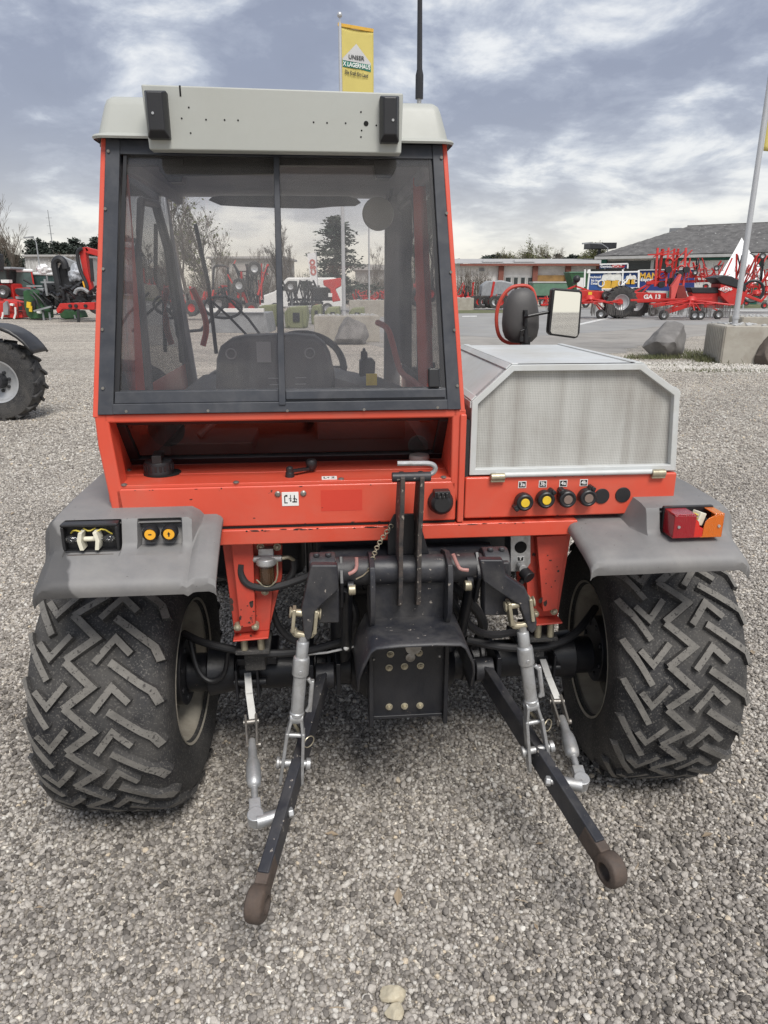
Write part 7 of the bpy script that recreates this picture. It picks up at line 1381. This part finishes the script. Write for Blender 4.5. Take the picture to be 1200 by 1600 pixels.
# drawbar plate and the bent shield over the power take-off
b = MB(); b.bx(-.112, .094, -.362, -.350, .458, .72); b.bx(-.122, -.110, -.385, -.30, .440, .72); b.bx(.092, .104, -.385, -.30, .440, .72); b.bx(-.11, .092, -.372, -.30, .458, .468); b.build('drawbar_plate', 'black', T, .002)
b = MB()
for q in ((-0.06, -0.362, 0.6623), (0.0218, -0.362, 0.6623), (-0.0636, -0.362, 0.6198), (-0.0197, -0.362, 0.6216), (0.0261, -0.362, 0.6213), (-0.0633, -0.362, 0.4925), (-0.0186, -0.362, 0.492), (0.0263, -0.362, 0.4915)):
    b.lathe([(.0105, 0), (.0105, .002), (.0075, .003)], q, (0, -1, 0), 14); b.lathe([(.0078, .002), (.0078, .008), (.0045, .008), (.0045, .012), (0, .012)], q, (0, -1, 0), 6)
b.build('plate_bolt', 'zinc', T, each=2)
q = (-0.0036, -0.362, 0.6514); b = MB(); b.lathe([(.015, 0), (.0135, .006), (.008, .008), (0, .008)], q, (0, -1, 0), 20); b.sph((-0.1089, -0.386, 0.662), .004); b.sph((0.0763, -0.386, 0.6627), .005); b.build('plate_pin', 'steel', T, each=1)
b = MB(); cs = [(-.158, .600), (-.157, .66), (-.148, .70), (-.125, .748), (-.11, .758), (-.05, .762), (.05, .762), (.115, .758), (.13, .748), (.152, .70), (.161, .66), (.162, .600)]
rows = []
for y, g in ((-.27, .0), (-.34, .0), (-.42, -.002), (-.478, -.004), (-.488, -.010)):
    rows.append([(x * (1 + (0 if z > .65 else .0)), y + (.055 * (.70 - z) / .1 if z < .70 else 0), z + g) for x, z in cs])
b.grid(rows); o = b.build('pto_shield', 'dusty', T); md = o.modifiers.new('s', 'SOLIDIFY'); md.thickness = .006; md = o.modifiers.new('b', 'BEVEL'); md.width = .002; md.limit_method = 'ANGLE'
b = MB(); b.lathe([(.07, 0), (.075, -.03), (.05, -.06), (.025, -.06), (.022, -.12), (0, -.12)], (.0, -.28, .70), (0, 1, 0), 24); b.build('pto_shaft', 'steel', T)

# --- lower links, lift rods, stabilisers
def lower_link(p, q, s):
    g = D.objects.new('lower_link', None); COL.objects.link(g); g.parent = T
    p, q = Vector(p), Vector(q); d = (q - p).normalized()
    b = MB(); b.bar(p, q - d * .06, .030, .068); b.cyl((p.x - .03, p.y, p.z), (p.x + .03, p.y, p.z), .04, n=20); b.build('link_bar', 'dusty', g, .004)
    b = MB(); sd = d.cross(Vector((0, 0, 1))).normalized()
    b.lathe([(.022, -.024), (.031, -.024), (.041, -.020), (.044, -.010), (.044, .010), (.041, .020), (.031, .024), (.022, .024), (.022, -.024)], q, sd, 32); b.bar(q - d * .11, q - d * .034, .0325, .060); b.build('ball_end', 'rust', g, .004)
    return g
LA, LB = (-.246, -.12, .462), (-.422, -.768, .228); RA, RB = (.269, -.12, .458), (.470, -.742, .228)
lower_link(LA, LB, -1); lower_link(RA, RB, 1)
b = MB()
for c in (LA, RA): b.bx(c[0] - .05, c[0] - .035, -.16, .05, c[2] - .05, c[2] + .06); b.bx(c[0] + .035, c[0] + .05, -.16, .05, c[2] - .05, c[2] + .06)
b.build('link_bracket', 'black', T, .003, each=2)
def at_t(p, q, t): return Vector(p).lerp(Vector(q), t)
def lift_rod(top, bot, s):
    g = D.objects.new('lift_rod', None); COL.objects.link(g); g.parent = T
    top, bot = Vector(top), Vector(bot); d = (bot - top).normalized(); Lg = (bot - top).length; X = (Vector((1, 0, 0)) - d * d.x).normalized(); Yv = d.cross(X)
    def Pt(t, x=0, y=0): return top + d * (t * Lg) + X * x + Yv * y
    b = MB()
    for k_ in (-1, 1): b.bar(Pt(-.045, .029 * k_), Pt(.095, .029 * k_), .010, .036, up=Yv)
    b.tube([Pt(.085, -.029), Pt(.112, -.020), Pt(.12, 0), Pt(.112, .020), Pt(.085, .029)], .011, 8); b.cyl(Pt(-.015, -.040), Pt(-.015, .040), .010, n=16); b.cyl(Pt(-.015, -.042), Pt(-.015, -.036), .015, n=16); b.cyl(Pt(-.015, .036), Pt(-.015, .042), .015, n=16); b.build('clevis', 'zinc', g, .003)
    b = MB(); b.lathe([(.012, .12 * Lg), (.012, .16 * Lg)], top, d, 16); b.lathe([(.015, .155 * Lg), (.0165, .16 * Lg), (.0165, .25 * Lg), (.021, .255 * Lg), (.0225, .27 * Lg), (.0225, .36 * Lg), (.0205, .365 * Lg), (.018, .37 * Lg), (.018, .60 * Lg), (.0205, .605 * Lg), (.0205, .625 * Lg), (.014, .63 * Lg)], top, d, 20, cap=True); b.cyl(Pt(.33, 0, -.024) if s < 0 else Pt(.33, 0, -.024), Pt(.33, 0, .024), .006, n=10)
    b.build('turnbuckle', 'galv', g, .001)
    b = MB(); b.tube([Pt(.385, .022 * 1), Pt(.42, .034), Pt(.56, .034), Pt(.60, .026)], .0065, 8); b.bar(Pt(.40, .034, -.004), Pt(.60, .034, -.004), .012, .016, up=Yv); b.build('locking_handle', 'galv', g, .003)
    b = MB()
    for k_ in (-1, 1):
        b.prism([(0, 0)], 'x', 0, 0) if False else None
        b.bar(Pt(.64, .013 * k_), Pt(.74, .021 * k_), .008, .034, up=Yv); b.bar(Pt(.73, .022 * k_), Pt(1.06, .030 * k_), .009, .036, up=Yv); b.cyl(Pt(1.06, .0255 * k_), Pt(1.06, .0345 * k_), .018, n=18)
    b.cyl(Pt(.64, -.018), Pt(.64, .018), .018, n=14); b.cyl(Pt(.76, -.028), Pt(.76, .028), .007, n=10); b.build('fork', 'galv', g, .002)
    b = MB(); b.cyl(Pt(.95, -.045), Pt(.95, .045), .011, n=16); b.cyl(Pt(.95, .037), Pt(.95, .050), .017, n=16); b.cyl(Pt(.95, -.046), Pt(.95, -.037), .017, n=16); b.cyl(Pt(.66, -.02, -.02), Pt(.66, .02, -.02), .008, n=8); b.build('fork_pin', 'galv', g, .002)
    b = MB(); b.torus(Pt(.80, .040), (Yv + X * .8), .017, .0016, 22, 5); b.bar(Pt(.70, -.006, -.02), Pt(.76, .01, -.022), .012, .008); b.build('spring_clip', 'zinc', g)
    return g
lift_rod((-.293, -.42, .82), (-.345, -.43, .345), -1); lift_rod((.286, -.42, .822), (.366, -.43, .345), 1)
def stabiliser(top, bot, s):
    g = D.objects.new('stabiliser', None); COL.objects.link(g); g.parent = T
    top, bot = Vector(top), Vector(bot); d = (bot - top).normalized(); Lg = (bot - top).length; X = (Vector((1, 0, 0)) - d * d.x).normalized(); Yv = d.cross(X)
    def Pt(t, x=0, y=0): return top + d * (t * Lg) + X * x + Yv * y
    b = MB(); b.bar(Pt(-.02, -.004), Pt(.16, -.002), .004, .022, up=X); b.bar(Pt(.15, -.002), Pt(.38, .006), .004, .022, up=X); b.build('white_strap', 'white', g, .001)
    b = MB()
    for k_ in (-1, 1): b.bar(Pt(.33, .016 * k_), Pt(.56, .014 * k_), .007, .026, up=Yv)
    b.cyl(Pt(.37, -.024), Pt(.37, .024), .008, n=12); b.cyl(Pt(.54, -.02), Pt(.54, .026), .008, n=12); b.build('clevis', 'steel', g, .002)
    b = MB(); b.lathe([(.010, .50 * Lg), (.012, .52 * Lg), (.013, .62 * Lg), (.019, .66 * Lg), (.021, .70 * Lg), (.021, .77 * Lg), (.018, .80 * Lg), (.013, .81 * Lg), (.009, .815 * Lg), (.009, .93 * Lg)], top, d, 20, cap=True); b.bar(Pt(.53, .0, -.016), Pt(.68, .0, -.022), .012, .006); b.build('barrel', 'galv', g, .0015)
    b = MB(); b.bar(Pt(.89), Pt(1.02), .032, .024, up=Yv); b.cyl(Pt(.99, 0, .016), Pt(.99, 0, -.022), .022, n=22); b.cyl(Pt(.985, 0, -.014), Pt(.985, 0, -.027), .0165, n=20); b.cyl(Pt(1.02), Pt(1.02) + Vector((-.06 * s, .02, -.0)), .018, n=18); b.cyl(Pt(1.02) + Vector((-.05 * s, .018, 0)), Pt(1.02) + Vector((-.098 * s, .03, .0)), .009, n=12); b.cyl(Pt(1.02) + Vector((-.082 * s, .026, 0)), Pt(1.02) + Vector((-.096 * s, .03, 0)), .015, n=6); b.build('end_joint', 'galv', g, .003)
    return g
stabiliser((-.490, -.085, .455), (-.437, -.575, .312), -1); stabiliser((.486, -.085, .455), (.462, -.53, .325), 1)

# --- chipped paint along the seams and on the legs: small dark flakes of bare steel
b = MB(); r = random.Random(12)
def flake(x, y, z, w, h):
    k = 7; P = [(x + w * (.5 + .5 * r.random()) * math.cos(2 * PI * i / k), y, z + h * (.45 + .55 * r.random()) * math.sin(2 * PI * i / k)) for i in range(k)]; b.add(P, [tuple(range(k))])
for _ in range(26): flake(r.choice((r.uniform(-.5, -.2), r.uniform(-.5, .48))), -.2627, 1.0075 + r.uniform(-.002, .002), r.uniform(.004, .022), r.uniform(.0012, .003))
for _ in range(16): flake(r.uniform(-.78, .12), -.2507, r.choice((1.020, 1.127, r.uniform(1.02, 1.12))), r.uniform(.002, .007), r.uniform(.001, .003))
for _ in range(8): flake(r.uniform(.17, .77), -.2507, r.choice((1.023, 1.138)), r.uniform(.002, .008), r.uniform(.001, .0025))
for px in ((-0.5117, -0.2157, 0.7754), (-0.4534, -0.2157, 0.7648), (-0.5112, -0.2157, 0.755), (0.4133, -0.2157, 0.7409), (0.4281, -0.2157, 0.7296)): flake(px[0], px[1], px[2], .008, .016)
for _ in range(10): flake(r.uniform(-.485, -.435), -.2157, r.uniform(.68, .84), .003, .003)
for _ in range(8): flake(r.uniform(.42, .46), -.2157, r.uniform(.70, .9), .003, .003)
tag(b.build('paint_flakes', 'chip', T, ang=0), kind='stuff')
b = MB()
for x0, x1, z, y in ((-.79, .134, 1.0135, -.2515),): b.bx(x0, x1, -.2495, -.21, 1.0105, 1.0158)
b.bx(.137, .159, -.249, -.2, 1.02, 1.13); b.build('panel_gap', 'hole', T)
